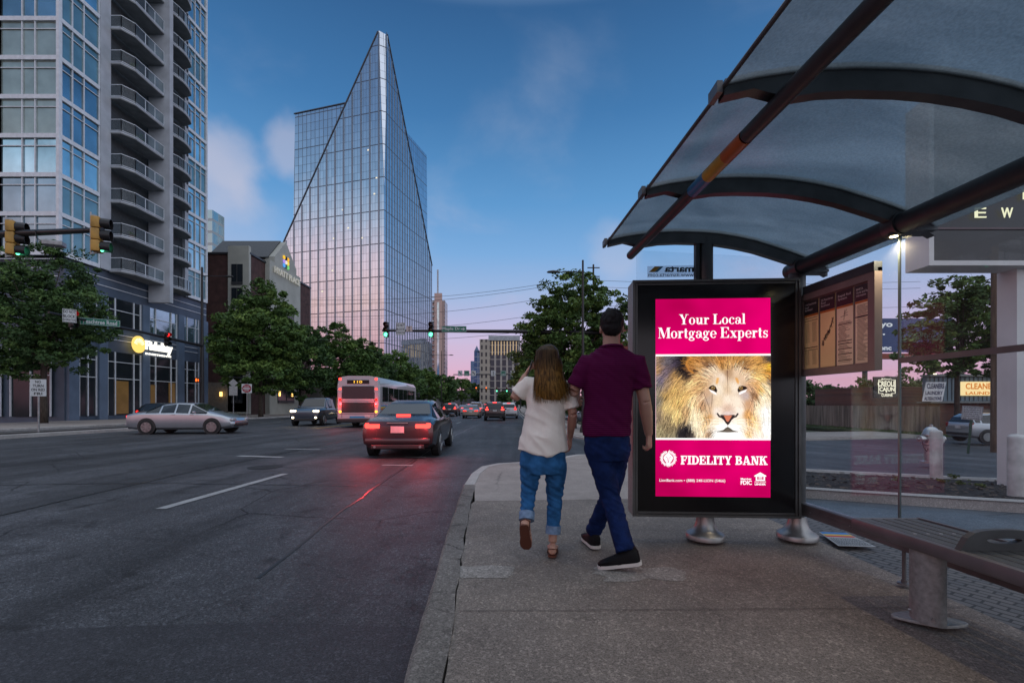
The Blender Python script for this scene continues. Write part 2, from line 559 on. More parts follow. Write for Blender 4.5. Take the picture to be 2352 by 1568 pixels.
_nt.links.new(_t.outputs['Object'], _dn.inputs['Vector']); _nt.links.new(_t.outputs['Object'], _mxv.inputs[4]); _nt.links.new(_dn.outputs['Color'], _mxv.inputs[5])
_nt.links.new(_mxv.outputs[1], _mp.inputs[0]); _nt.links.new(_mp.outputs[0], _br.inputs['Vector'])
_nt.links.new(_br.outputs['Color'], _b.inputs['Base Color']); _b.inputs['Roughness'].default_value = .7
_bp = _nt.nodes.new('ShaderNodeBump'); _bp.inputs['Strength'].default_value = .6; _bp.inputs['Distance'].default_value = .02; _bp.invert = True
_nt.links.new(_br.outputs['Fac'], _bp.inputs['Height']); _nt.links.new(_bp.outputs[0], _b.inputs['Normal'])

# ------------------------------------------------------------------ ground sheets
struct(patch('ground', [(-3000, -300), (3000, -300), (3000, 4000), (-3000, 4000)], -.36, M_SOIL, 8.0))
RD = -.13
struct(patch('road', [(-26, -40), (.4, -40), (16, -30), (40, -10), (60, 8), (60, 26), (27, 29), (10, 24.5), (4.2, 22), (2.2, 24), (1.6, 30), (1.6, 95), (4, 300), (-26, 300)], RD, M_ASPH, 2.0))
CURB = [(-.30, -6), (-.36, 0), (-.455, 1.87), (-.60, 4.2), (-.715, 6.7), (-.705, 7.9), (-.60, 8.75), (-.30, 9.25), (.25, 9.5), (.9, 10.1), (1.55, 11.1), (2.5, 11.6), (4.0, 11.3), (5.96, 9.9), (8.2, 8.1), (11, 6.8), (16, 5.5), (30, 3)]


def offset(pl, d):
    out = []
    for i, p in enumerate(pl):
        a = Vector(pl[max(i - 1, 0)]); b = Vector(pl[min(i + 1, len(pl) - 1)])
        t = (b - a).normalized(); n = Vector((t.y, -t.x))
        out.append((p[0] + n.x * d, p[1] + n.y * d))
    return out


def curb(name, pl, w, m, top=0.0, drop=.2, wob=0.0):
    dense = []
    for i in range(len(pl) - 1):
        a = Vector(pl[i]); b = Vector(pl[i + 1]); k = max(1, int((b - a).length / .12) if wob else int((b - a).length / .5))
        for j in range(k): dense.append(tuple(a.lerp(b, j / k)))
    dense.append(pl[-1])
    inn = offset(dense, w); b1 = offset(dense, .022); mb = MB(); rings = []
    for i, (p, q, r) in enumerate(zip(dense, inn, b1)):
        hz = h(*p) + top
        wq = wob * mnoise.noise((q[0] * 3, q[1] * 3, 1.3)) if wob else 0
        wp = wob * .5 * mnoise.noise((p[0] * 4, p[1] * 4, 7.3)) if wob else 0
        rings.append([(p[0] + wp, p[1], hz - drop), (p[0] + wp, p[1], hz - .02), (r[0], r[1], hz), (q[0] + wq, q[1], hz), (q[0] + wq, q[1], hz - drop)])
    mb.rings(rings, cap=False, close=False)
    return struct(mb.build(name, m, smooth=True, angle=30))


DARK_C = [c for c in CURB if c[1] <= 6.75 and c[0] < 1]
curb('curb', DARK_C, .17, M_CURB, wob=.018)
curb('curb', [(-.715, 6.71)] + CURB[5:], .16, M_CURB_L)
inner = offset(CURB, .163)
_n = [c for c in CURB if c[1] <= 5.6 and c[0] < 1] + [(-.668, 5.55)]
_d = []
for i in range(len(_n) - 1):
    for j in range(24): _d.append(tuple(Vector(_n[i]).lerp(Vector(_n[i + 1]), j / 24)))
near_in = [(x + .013 * mnoise.noise((x * 9, y * 7, 3.1)) + .012 * mnoise.noise((x * 9, y * 23, 8.1)), y) for x, y in offset([c for c in _d if c[1] < 5.4], .176)]
struct(patch('sidewalk', near_in + [(-.455, 5.55), (2.62, 5.75), (2.62, -6)], -.006, M_WALK, 1.0, .1))
far_in = [p for p, c in zip(inner, CURB) if not (c[1] <= 5.0 and c[0] < 1)]
struct(patch('sidewalk_ramp', [(-.455, 5.556)] + far_in[:9] + [(5.4, 9.3), (4.0, 8.2), (3.55, 5.76), (2.62, 5.756)], -.004, M_RAMP, 1.0, .1))
struct(patch('brick_paving', [(2.63, -6), (2.63, 5.74), (3.5, 5.74), (3.52, -6)], -.012, M_PAVER, 1.0, .1))
# parking lot beyond the paving, planted bed with its curb
struct(patch('parking_lot', [(3.53, -8), (3.53, 6.2), (4.1, 6.5), (6.1, 5.4), (14, 2.0), (30, -3), (30, -8)], -.11, M_ASPH_SIDE, 1.0))
BED = [(3.5, 6.5), (4.1, 6.35), (5.95, 5.29), (8.2, 4.2), (14, 2.2), (26, -1.0)]
BED = [(x, y) for x, y in BED]
curb('bed_curb', list(BED), -.17, M_CURB_L, top=.02, drop=.22)
bin_ = offset(BED, -.18)
struct(patch('planting_bed', bin_ + [(26, .4), (14, 4.3), (9.6, 5.9), (7.85, 7.45), (5.7, 9.1), (3.9, 7.9)], .0, M_MULCH, .5, .15), 'structure')
struct(patch('side_pavement', [(3.9, 7.91), (5.7, 9.11), (7.85, 7.46), (9.6, 5.91), (14, 4.31), (26, .41)] + [p for p in reversed(far_in) if p[0] > 5.5], -.004, M_RAMP, 1.0, .15))

# mulch chips and fallen leaves: uncountable
rng = np.random.default_rng(4)
mb = MB()
for _ in range(2600):
    x = rng.uniform(3.9, 12); y = rng.uniform(3.2, 9.2)
    # stay inside the bed
    front = np.interp(x, [3.5, 4.1, 5.95, 8.2, 14], [6.7, 6.6, 5.55, 4.45, 2.5]); back = np.interp(x, [3.9, 5.7, 7.85, 9.6, 14], [7.8, 9.0, 7.35, 5.8, 4.2])
    if not front < y < back: continue
    a = rng.uniform(0, 6.28); L_ = rng.uniform(.02, .06); w_ = rng.uniform(.006, .018); z = h(x, y) + rng.uniform(.004, .03)
    d = Vector((math.cos(a), math.sin(a), rng.uniform(-.3, .3))) * L_; e = Vector((-math.sin(a), math.cos(a), rng.uniform(-.6, .6))) * w_
    c = Vector((x, y, z)); mb.quad(c - d - e, c + d - e, c + d + e, c - d + e)
struct(mb.build('mulch', mat('mulch_chip', (.02, .015, .012), .9, var=.6, scale=25, col2=(.12, .09, .07))), 'stuff')

# far kerbs, pavements and verges
struct(patch('pavement_left', [(-35.5, -20), (-26.2, -20), (-26.2, 300), (-35.5, 300)], .0, M_RAMP, 4, .2))
curb('left_curb', [(-26.0, 300), (-26.0, 150), (-26.0, 80), (-26.0, 40), (-26.0, 10), (-26.0, -20)], .2, M_CURB_L)
struct(patch('pavement_right', [(1.85, 26), (2.4, 24.4), (4.4, 22.4), (10, 24.8), (26, 29), (26, 33), (10, 30), (6.5, 31), (6.5, 300), (4.3, 300), (1.85, 95)], .0, M_RAMP, 2, .2))
curb('far_corner_curb', [(27, 29), (10, 24.5), (4.2, 22), (2.2, 24), (1.6, 30), (1.6, 95), (4, 300)][::-1], .22, M_CURB_L)
struct(patch('verge', [(26.5, 29.5), (29, 29.8), (29, 62), (26.5, 62)], -.05, M_GRASS, 2, .2))
struct(patch('island', [(-21.8, 13), (-20.0, 13), (-20.0, 26), (-21.8, 26)], .02, M_MULCH, 2, .2))
curb('island_curb', [(-19.9, 12.9), (-19.9, 26.1), (-21.9, 26.1), (-21.9, 12.9), (-19.9, 12.9)][::-1], .15, M_CURB_L, top=.03)
# darker resurfaced strip along the near curb and wheel-worn stains
struct(patch('asphalt_patch', [(-.47, 2.62), (-1.45, 2.7), (-2.6, 2.62), (-4.2, 1.9), (-4.2, -2), (-.4, -2), (-.44, 1.4)], RD + .004, M_ASPH_NEW, 1.0))
# concrete repairs in the sidewalk
def blob_patch(name, cx, cy, rx, ry, dz, m, seed, n=70, wob=.22):
    pts = []
    for k in range(n):
        a = 2 * math.pi * k / n
        c, s_ = math.cos(a), math.sin(a)
        r = 1 / max(abs(c), abs(s_)) ** .7 * (1 + wob * mnoise.noise((c * 1.6, s_ * 1.6, seed)) + .10 * mnoise.noise((c * 6, s_ * 6, seed)))
        pts.append((cx + rx * c * r, cy + ry * s_ * r))
    return struct(patch(name, pts, dz, m, 1.0))
a = G(1112, 1310); blob_patch('concrete_repair', a.x, a.y, .21, .12, -.0035, M_REPAIR, 3.3)
a = G(1460, 1316); blob_patch('concrete_repair', a.x, a.y, .27, .145, -.0035, M_REPAIR, 9.1, wob=.5)
# painted marks
def mark(p, dz=RD + .008, w=None):
    struct(patch('lane_marking', [(q.x, q.y) for q in p], dz, M_PAINT, 2.0))
def dash(u0, v0, u1, v1, w=.11):
    a = G(u0, v0, RD); b = G(u1, v1, RD); d = (b - a).normalized(); n = Vector((-d.y, d.x, 0)) * w / 2
    mark([a - n, b - n, b + n, a + n])
dash(368, 1169, 655, 1088, .14)
dash(878, 1068, 948, 1069, .13); dash(930, 1049, 978, 1050, .12); dash(548, 1047, 650, 1050, .2); dash(655, 1031, 735, 1032, .14)
for Y in (22, 34, 46, 58, 70, 82):
    for X in (-4.15, -7.6, -15.2, -18.8):
        if X == -4.15 or Y > 26: mark([Vector((X - .06, Y, 0)), Vector((X + .06, Y, 0)), Vector((X + .06, Y + 3, 0)), Vector((X - .06, Y + 3, 0))])
mark([Vector((1.15, 24, 0)), Vector((1.25, 24, 0)), Vector((1.25, 95, 0)), Vector((1.15, 95, 0))])
for X in (-11.2, -11.5):
    struct(patch('lane_marking', [(X - .05, 26), (X + .05, 26), (X + .05, 95), (X - .05, 95)], RD + .008, mat('yellow_paint', (.4, .28, .05), .7), 2.0))

# faint joints tooled across the sidewalk and a sealed seam along the lane
M_JOINT = mat('joint_dark', (.08, .072, .065), .95)
for v in (1212, 1395):
    Y = 1045 * 1.15 / (v - 926); xa = float(np.interp(Y, [1.87, 4.2, 6.7], [-.455, -.60, -.715])) + .2
    struct(patch('pavement_joint', [(xa, Y), (2.6, Y + .04), (2.6, Y + .045), (xa, Y + .005)], .0, M_JOINT, 2.0))
M_SEAL = mat('crack_sealant', (.012, .012, .013), .35)
def seam(pts, w):
    P = []
    for i in range(len(pts) - 1):
        for j in range(14):
            q = Vector(pts[i]).lerp(Vector(pts[i + 1]), j / 14); P.append((q.x + .05 * mnoise.noise((q.x, q.y * 1.7, w * 90)), q.y + .04 * mnoise.noise((q.x * 2, q.y, 4.4))))
    L_ = offset(P, w / 2); R_ = offset(P, -w / 2)
    struct(patch('sealed_crack', L_ + R_[::-1], RD + .005, M_SEAL, 2.0))
seam([(-1.9, 3.4), (-2.1, 6), (-2.35, 12), (-2.5, 20), (-2.4, 30)], .03)
seam([(-5.9, 4), (-6.3, 9), (-6.2, 18), (-6.4, 26)], .035)
seam([(-10, 7.2), (-6.3, 7.6), (-2.2, 7.3)], .025)
struct(patch('manhole_cover', [(-5.2 + .34 * math.cos(a), 9.6 + .34 * math.sin(a)) for a in np.linspace(0, 2 * math.pi, 25)[:-1]], RD + .006, mat('cast_iron', (.03, .028, .027), .5, .5, .3, 30, .5, 60), 5.0))
# ------------------------------------------------------------------ shelter materials
M_STEEL = mat('painted_steel', (.065, .070, .076), .42, .35, .15, 7, .05, 200)
M_STEEL_D = mat('dark_bronze_steel', (.028, .036, .043), .5, .15, .15, 7, .05, 200)
M_STEEL_B = mat('brown_grey_steel', (.125, .118, .122), .45, .3, .12, 6, .05, 150)
M_ALU = mat('brushed_aluminium', (.30, .30, .30), .38, .75, .12, 10, .05, 300)
M_ALU_L = mat('satin_grey_paint', (.23, .24, .235), .5, .3, .15, 40, .1, 200)
M_BLACKGL = mat('black_gloss', (.006, .006, .007), .16, 0, 0, spec=.4)
M_RUBBER = mat('black_rubber', (.012, .012, .012), .7, 0, .2)
M_GLASS = glass('clear_glass', (.955, .975, .985), .022)
M_SLAT = mat('recycled_slat', (.055, .058, .06), .5, 0, .25, 20, .2, 80, stretch=(8, 1, 8))


def roof_mat():
    m = bpy.data.materials.new('frosted_roof'); m.use_nodes = True
    nt = m.node_tree; nt.nodes.clear(); N = nt.nodes.new; L = nt.links.new
    t = N('ShaderNodeTexCoord')
    n = N('ShaderNodeTexNoise'); n.inputs['Scale'].default_value = 1.6; n.inputs['Detail'].default_value = 8; n.inputs['Distortion'].default_value = 1.4
    mp = N('ShaderNodeMapping'); mp.inputs['Scale'].default_value = (.6, 1.6, 1); mp.inputs['Rotation'].default_value = (0, 0, .5)
    L(t.outputs['Object'], mp.inputs[0]); L(mp.outputs[0], n.inputs['Vector'])
    n2 = N('ShaderNodeTexNoise'); n2.inputs['Scale'].default_value = 90; n2.inputs['Detail'].default_value = 5; L(t.outputs['Object'], n2.inputs['Vector'])
    r = N('ShaderNodeValToRGB'); r.color_ramp.elements[0].position = .3; r.color_ramp.elements[1].position = .75
    r.color_ramp.elements[0].color = (.46, .52, .55, 1); r.color_ramp.elements[1].color = (.64, .69, .71, 1)
    L(n.outputs['Fac'], r.inputs[0])
    mx = N('ShaderNodeMix'); mx.data_type = 'RGBA'; mx.blend_type = 'MULTIPLY'; mx.inputs[0].default_value = .5
    r2 = N('ShaderNodeMapRange'); L(n2.outputs['Fac'], r2.inputs[0]); r2.inputs[1].default_value = .35; r2.inputs[2].default_value = .65; r2.inputs[3].default_value = .72; r2.inputs[4].default_value = 1.12
    L(r.outputs[0], mx.inputs[6]); L(r2.outputs[0], mx.inputs[7])
    tr = N('ShaderNodeBsdfTransparent'); L(mx.outputs[2], tr.inputs[0])
    tl = N('ShaderNodeBsdfTranslucent'); L(mx.outputs[2], tl.inputs[0])
    df = N('ShaderNodeBsdfDiffuse'); df.inputs[0].default_value = (.16, .18, .19, 1)
    gl = N('ShaderNodeBsdfGlossy'); gl.inputs['Roughness'].default_value = .12
    bp = N('ShaderNodeBump'); bp.inputs['Strength'].default_value = .25; bp.inputs['Distance'].default_value = .01; L(n2.outputs['Fac'], bp.inputs['Height'])
    L(bp.outputs[0], gl.inputs['Normal'])
    a = N('ShaderNodeMixShader'); a.inputs[0].default_value = .35; L(tr.outputs[0], a.inputs[1]); L(tl.outputs[0], a.inputs[2])
    b = N('ShaderNodeMixShader'); b.inputs[0].default_value = .2; L(a.outputs[0], b.inputs[1]); L(df.outputs[0], b.inputs[2])
    c = N('ShaderNodeMixShader'); L(schlick(nt, .03, .35), c.inputs[0]); L(b.outputs[0], c.inputs[1]); L(gl.outputs[0], c.inputs[2])
    o = N('ShaderNodeOutputMaterial'); L(c.outputs[0], o.inputs[0])
    return m


M_ROOF = roof_mat()


def XB(Y): return 2.445 + .0555 * (3.87 - Y)


SH = thing('bus_shelter', 'bus shelter with curved frosted roof, bronze ribs and clear glass back wall', 'bus shelter', (1.9, 2.0, 0))
arc_x = [-1.63, -1.5, -1.35, -1.2, -1.05, -.85, -.7, -.55, -.4, -.255, -.1, .045, .14, .22]
arc_z = [2.518, 2.548, 2.570, 2.584, 2.590, 2.585, 2.572, 2.548, 2.515, 2.47, 2.42, 2.365, 2.32, 2.275]
RIBS = [3.87, 2.95, 2.0, 1.05, .1, -.85]
for i in range(len(RIBS) - 1):
    y0, y1 = RIBS[i] + (.07 if i == 0 else -.004), RIBS[i + 1] + .004
    mb = MB(); rg = []
    xs = np.linspace(-1.63, .22, 40); zs = np.interp(xs, arc_x, arc_z)
    for y in np.linspace(y0, y1, 3):
        rg.append([(XB(y) + x, y, z + .012) for x, z in zip(xs, zs)] + [(XB(y) + x, y, z + .006) for x, z in reversed(list(zip(xs, zs)))])
    mb.rings(rg)
    mb.build('roof_panel', M_ROOF, SH, smooth=True)
for y in RIBS:
    mb = MB(); rg = []
    for x, z in zip(arc_x, arc_z):
        d = .035 if x < -1.4 else (.085 if x > -1.25 else .095)
        if x > .1: d = .05
        rg.append([(XB(y) + x, y - .028, z + .004), (XB(y) + x, y + .028, z + .004), (XB(y) + x, y + .028, z - d), (XB(y) + x, y - .028, z - d)])
    mb.rings(rg)
    # raised glazing bead and end clip
    rg = [[(XB(y) + x, y - .04, z + .03), (XB(y) + x, y + .04, z + .03), (XB(y) + x, y + .04, z + .014), (XB(y) + x, y - .04, z + .014)] for x, z in zip(arc_x, arc_z)]
    mb.rings(rg)
    mb.box((XB(y) - 1.655, y, 2.512), (.025, .09, .05))
    mb.build('roof_rib', M_STEEL, SH, smooth=True, angle=30)
mb = MB()
for s in (0,):
    mb.tube([(XB(4.0) - 1.636, 3.99, 2.517), (XB(-.9) - 1.636, -.9, 2.517)], .010, 8)
mb.build('roof_edge', M_STEEL, SH)


def FT(Y): return Vector((1.27 - .0555 * Y, Y, 2.455))


MB().tube([FT(4.02), FT(2.81)], .036, 16).tube([FT(2.22), FT(-.8)], .036, 16).build('front_tube', M_STEEL_D, SH, smooth=True)
for a_, b_, c_, n_ in ((2.805, 2.614, (.01, .14, .32), 'blue'), (2.614, 2.41, (.42, .27, .03), 'yellow'), (2.41, 2.228, (.38, .10, .015), 'orange')):
    MB().tube([FT(a_), FT(b_)], .037, 16, cap=False).build('colour_band', mat('vinyl_' + n_, c_, .45), SH, smooth=True)['label'] = n_ + ' band on the front roof tube'
MB().tube([(XB(4.0), 4.0, 2.30), (XB(-.8), -.8, 2.30)], .066, 24).build('rear_tube', M_STEEL_D, SH, smooth=True)
for y in RIBS: MB().tube([(XB(y), y - .05, 2.30), (XB(y), y + .05, 2.30)], .075, 24).build('tube_collar', M_STEEL, SH, smooth=True)
for (x, y, zt) in ((1.655, 3.9, 2.56), (XB(3.9), 3.9, 2.30), (XB(-.6), -.6, 2.3)):
    p = MB().tube([(x, y, .10), (x, y, zt)], .064, 24).build('post', M_STEEL, SH, smooth=True); sub(p, SH)
    MB().lathe((x, y, 0), [(.158, 0), (.158, .035), (.15, .045), (.118, .062), (.09, .095), (.075, .14), (.070, .19), (.0645, .192)], 32).build('pedestal', M_ALU, p, smooth=True)
# mounting channel beside the middle post
MB().box((1.655 - .085, 3.87, 2.3), (.03, .05, .55)).build('channel', M_STEEL_D, SH)
# bottom rail, back glazing, handrail
def along(y0, y1, z, dx, w, t):
    return (Vector((XB(y0) + dx, y0, z)), Vector((XB(y1) + dx, y1, z)), w, t)
MB().bar(*along(3.84, -.6, .268, 0, .05, .105)).bar(*along(3.84, -.6, .312, -.032, .014, .012)).bar(*along(3.84, -.6, .262, -.027, .006, .006)).build('bottom_rail', M_STEEL_B, SH)
for y in (3.7, 3.3, 2.6, 2.2): MB().tube([(XB(y) - .024, y, .262), (XB(y) - .031, y, .262)], .006, 8).build('rail_bolt', M_ALU, SH)
for y0, y1 in ((3.81, 2.952), (2.938, 2.0), (1.99, 1.05), (1.04, .1), (.09, -.6)):
    mb = MB(); a = Vector((XB(y0) + .012, y0, .322)); b = Vector((XB(y1) + .012, y1, .322)); u = Vector((0, 0, 1.93))
    mb.prism([a, b, b + u, a + u], (.007, 0, 0)); mb.build('back_glass', M_GLASS, SH)
mb = MB()
mb.bar((XB(2.945) + .012, 2.945, .322), (XB(2.945) + .012, 2.945, 2.25), .012, .012, up=Vector((1, 0, 0)))
mb.build('glass_joint', mat('glass_edge', (.10, .13, .13), .3, .2), SH)
MB().bar(*along(2.93, -.6, 1.425, -.006, .012, .034)).build('back_bar', M_STEEL_B, SH)
# end glass above and behind the display, with the decal
MB().prism([(1.075, 3.93, .2), (2.40, 3.93, .2), (2.40, 3.93, 2.40), (1.075, 3.93, 2.47)], (0, .008, 0)).build('end_glass', M_GLASS, SH)
M_FILM = mat('decal_film', (.75, .77, .8), .5, 0, 0); M_FILM.node_tree.nodes['Principled BSDF'].inputs['Transmission Weight'].default_value = .85
M_FILM.node_tree.nodes['Principled BSDF'].inputs['Roughness'].default_value = .6; M_FILM.node_tree.nodes['Principled BSDF'].inputs['IOR'].default_value = 1.02
DX = lambda u: (u - 1176) / 1045 * 3.92
DZ = lambda v: CAMZ + (926 - v) / 1045 * 3.92
dec = MB().prism([(DX(1487), 3.924, DZ(637)), (DX(1595), 3.924, DZ(635)), (DX(1595), 3.924, DZ(609)), (DX(1487), 3.924, DZ(611))], (0, .002, 0)).build('decal', M_FILM, SH); sub(dec, SH)
dk = mat('decal_ink', (.012, .012, .014), .5)
mb = text_mb('marta', (DX(1560), 3.920, DZ(618)), DX(1594) - DX(1527), .052, right=(-1, 0, 0), bold=.035)
text_mb('www.itsmarta.com', (DX(1541), 3.920, DZ(631)), DX(1594) - DX(1489), .032, right=(-1, 0, 0), mb=mb)
mb.build('decal_text', dk, dec)
def para(x0, x1, s, c, nm):
    z0, z1 = DZ(625), DZ(612)
    MB().quad((DX(x0), 3.920, z0), (DX(x1), 3.920, z0), (DX(x1 + s), 3.920, z1), (DX(x0 + s), 3.920, z1)).build('decal_stripe', mat(nm, c, .5), dec)
para(1490, 1503, 14, (.30, .20, .03), 'decal_yellow'); para(1503, 1510, 14, (.02, .16, .30), 'decal_blue')
# brackets that carry the rear overhang
for y in RIBS[:-1]: MB().box((XB(y) + .13, y, 2.262), (.16, .12, .02)).box((XB(y) + .13, y, 2.28), (.05, .06, .04)).build('roof_bracket', M_STEEL, SH)
# thin support under the rail
for y in (2.9, 1.0):
    p = MB().tube([(XB(y), y, .02), (XB(y), y, .22)], .011, 10).build('rail_leg', M_STEEL_B, SH, smooth=True); sub(p, SH)
    MB().lathe((XB(y), y, 0), [(.038, 0), (.036, .008), (.016, .012), (.016, .03)], 16).build('foot_plate', M_STEEL_B, p, smooth=True)
# small downlights set in the rear tube
M_LAMP = glow('lamp_warm', (1.0, .80, .42), 14)
for y in (2.94, .95):
    p = MB().lathe((XB(y) - .03, y, 2.228), [(.026, 0), (.03, .004), (.03, .02)], 20).build('downlight', M_STEEL_D, SH, smooth=True); sub(p, SH)
    MB().lathe((XB(y) - .03, y, 2.224), [(.001, 0), (.022, .001), (.022, .003), (.001, .004)], 20).build('lens', M_LAMP, p)
    ld = bpy.data.lights.new('downlight_lamp', 'SPOT'); ld.energy = 20; ld.color = (1.0, .78, .50); ld.shadow_soft_size = .03; ld.spot_size = R(150); ld.spot_blend = .6
    lo = bpy.data.objects.new('downlight_lamp', ld); COL.objects.link(lo); lo.location = (XB(y) - .03, y, 2.215)

# ------------------------------------------------------------------ bench
BN = thing('bench', 'slatted metal bench with a plate armrest in front of the shelter glass', 'bench', (2.3, 1.6, 0))
def BX(Y): return 2.10 + .0555 * (2.8 - Y)
d_ = .40
mb = MB()
a = Vector((BX(2.8), 2.8, .415)); b = Vector((BX(-.5), -.5, .415))
mb.bar(a, b, .045, .075, bev=.02)
mb.bar((BX(2.8) + d_, 2.8, .43), (BX(-.5) + d_, -.5, .43), .02, .04)
mb.bar((BX(2.79) + .02, 2.79, .425), (BX(2.79) + d_, 2.79, .425), .02, .045, bev=.004)
mb.build('frame', M_STEEL_B, BN, smooth=True, angle=35)
for k in range(5):
    x0 = .052 + k * .069
    MB().bar((BX(2.775) + x0, 2.775, .435), (BX(-.5) + x0, -.5, .435), .060, .026, bev=.003).build('slat', M_SLAT, BN)
for x0 in (.05, .12, .19, .26): MB().lathe((BX(2.45) + x0, 2.45, .448), [(.008, 0), (.007, .003), (.001, .004)], 10).build('screw', M_ALU, BN)
for y in (2.39, .6):
    x = BX(y) + .06
    rg = [[(x + .064 * math.cos(t), y + .085 * math.sin(t), z) for t in np.linspace(0, 2 * math.pi, 25)[:-1]] for z in (.012, .40)]
    p = MB().rings(rg).build('leg', M_ALU_L, BN, smooth=True); sub(p, BN)
    rg = []
    for z, s in ((0, 1), (.010, 1), (.014, .97)):
        rg.append([(x + .02 + s * .165 * math.cos(t) * (1 if math.cos(t) > 0 else .95), y + .02 + s * (.055 + .035 * abs(math.cos(t)) ** .5 * 0 + .03 * (1 - abs(math.cos(t)))) * math.sin(t) - .12 * s * math.cos(t) * .35, z) for t in np.linspace(0, 2 * math.pi, 33)[:-1]])
    MB().rings(rg).build('base_plate', M_ALU_L, p, smooth=True)
    for an in (2.6, 4.1): MB().tube([(x + .062 * math.cos(an), y + .083 * math.sin(an), .05), (x + .072 * math.cos(an), y + .095 * math.sin(an), .05)], .008, 8).build('bolt', M_ALU, p)
# armrest plate across the bench with an oval hand hole
def armrest(Y):
    bm = bmesh.new(); x0 = BX(Y) - .005; w = .42
    out = []
    for k in range(13):
        t = k / 12; out.append((x0 + w * t, .452 + .098 * (1 - (2 * t - 1) ** 6) * (0.86 + .14 * math.sin(math.pi * t))))
    out = [(x0, .449)] + out[0:] + [(x0 + w, .449)]
    hole = [(x0 + .5 * w + .085 * math.cos(t), .502 + .018 * math.sin(t) * (1 if math.sin(t) < 0 else .4)) for t in np.linspace(0, 2 * math.pi, 21)[:-1]]
    def loop(pts):
        vs = [bm.verts.new((p[0], Y, p[1])) for p in pts]
        return [bm.edges.new((vs[i], vs[(i + 1) % len(vs)])) for i in range(len(vs))]
    es = loop(out) + loop(hole)
    bmesh.ops.triangle_fill(bm, use_beauty=True, use_dissolve=False, edges=es)
    r = bmesh.ops.extrude_face_region(bm, geom=bm.faces[:])
    for g in r['geom']:
        if isinstance(g, bmesh.types.BMVert): g.co.y -= .03
    me = bpy.data.meshes.new('armrest'); bm.to_mesh(me); bm.free()
    link('armrest', me, M_STEEL, BN)
armrest(2.19); armrest(.8)

# printed sheet lying on the paving
SHEET = [G(1881, 1227), G(1944, 1229), G(2012, 1261), G(1925, 1259)]
lf = thing('leaflet', 'printed paper sheet with blue, yellow and red stripes lying on the paving behind the post', 'leaflet', tuple(SHEET[0]))
def lp(a_, b_, z=.004):
    p = SHEET[0].lerp(SHEET[1], a_); q = SHEET[3].lerp(SHEET[2], a_); r = p.lerp(q, b_); r.z = .004 + z; return r
MB().prism([lp(0, 0, 0), lp(1, 0, 0), lp(1, 1, 0), lp(0, 1, 0)], (0, 0, .003)).build('paper', mat('paper', (.34, .36, .38), .8), lf)
for k, (b0, b1, c) in enumerate(((.0, .16, (.03, .16, .42)), (.17, .26, (.50, .36, .05)), (.27, .38, (.42, .06, .05)))):
    MB().quad(lp(.03, b0, .004), lp(.97, b0, .004), lp(.97, b1, .004), lp(.03, b1, .004)).build('stripe', mat('stripe_ink%d' % k, c, .7), lf)
mb = MB()
for r_ in range(9):
    b0 = .45 + r_ * .058; x = .06
    while x < .93:
        w = random.uniform(.02, .07); mb.quad(lp(x, b0, .004), lp(x + w, b0, .004), lp(x + w, b0 + .032, .004), lp(x, b0 + .032, .004)); x += w + .02
mb.build('print', dk, lf)

# ------------------------------------------------------------------ route information case
IP = thing('route_map_case', 'brown framed route map and timetable case hung inside the shelter glass', 'notice case', (XB(3.4), 3.4, 0))
def IY(u): return 2.664 / ((u - 1176) / 1045 + .0555)
def ip(Y, z, o=0.0): return Vector((XB(Y) - .018 - o, Y, z))
Y0, Y1 = IY(1857), IY(2034)
def board(ya, yb, za, zb, o, t, name, m, parent):
    return MB().prism([ip(ya, za, o), ip(yb, za, o), ip(yb, zb, o), ip(ya, zb, o)], (-t, 0, 0)).build(name, m, parent)
M_CASE = mat('case_paint', (.18, .15, .14), .5, .2)
board(Y0, Y1, 1.372, 2.06, 0, .03, 'back_board', M_CASE, IP)
mb = MB()
for (ya, yb, za, zb) in ((Y0, Y1, 1.372, 1.425), (Y0, Y1, 1.985, 2.035), (Y0, Y0 - .035, 1.425, 1.985), (Y1 + .055, Y1, 1.425, 1.985)):
    mb.prism([ip(ya, za, .03), ip(yb, za, .03), ip(yb, zb, .03), ip(ya, zb, .03)], (-.022, 0, 0))
mb.build('frame', M_CASE, IP)
board(Y0 - .04, Y1, 2.035, 2.10, .0, .055, 'hood', M_STEEL_D, IP)
cols = [(60, 232), (258, 437), (462, 660), (690, 888)]
heads = ["110 Peachtree\nRoad\nBuckhead", "23 Peachtree\nRoad\nBuckhead", "Rapid Rail\nSystem", "MARTA\nGuide and Fare\nInformation"]
M_HEAD = mat('poster_black', (.02, .02, .022), .4); M_PAP = mat('poster_paper', (.80, .62, .30), .5, 0, .1, 2); M_ORG = mat('poster_orange', (.45, .14, .02), .5)
M_PAPW = mat('poster_paper_pale', (.76, .66, .46), .5, 0, .1, 2)
M_WHT = mat('print_white', (.5, .5, .5), .5)
cu_ = lambda x: IY((2480 + x / 3.92) * .7467)
rvec = (ip(Y1, 0) - ip(Y0, 0)).normalized()
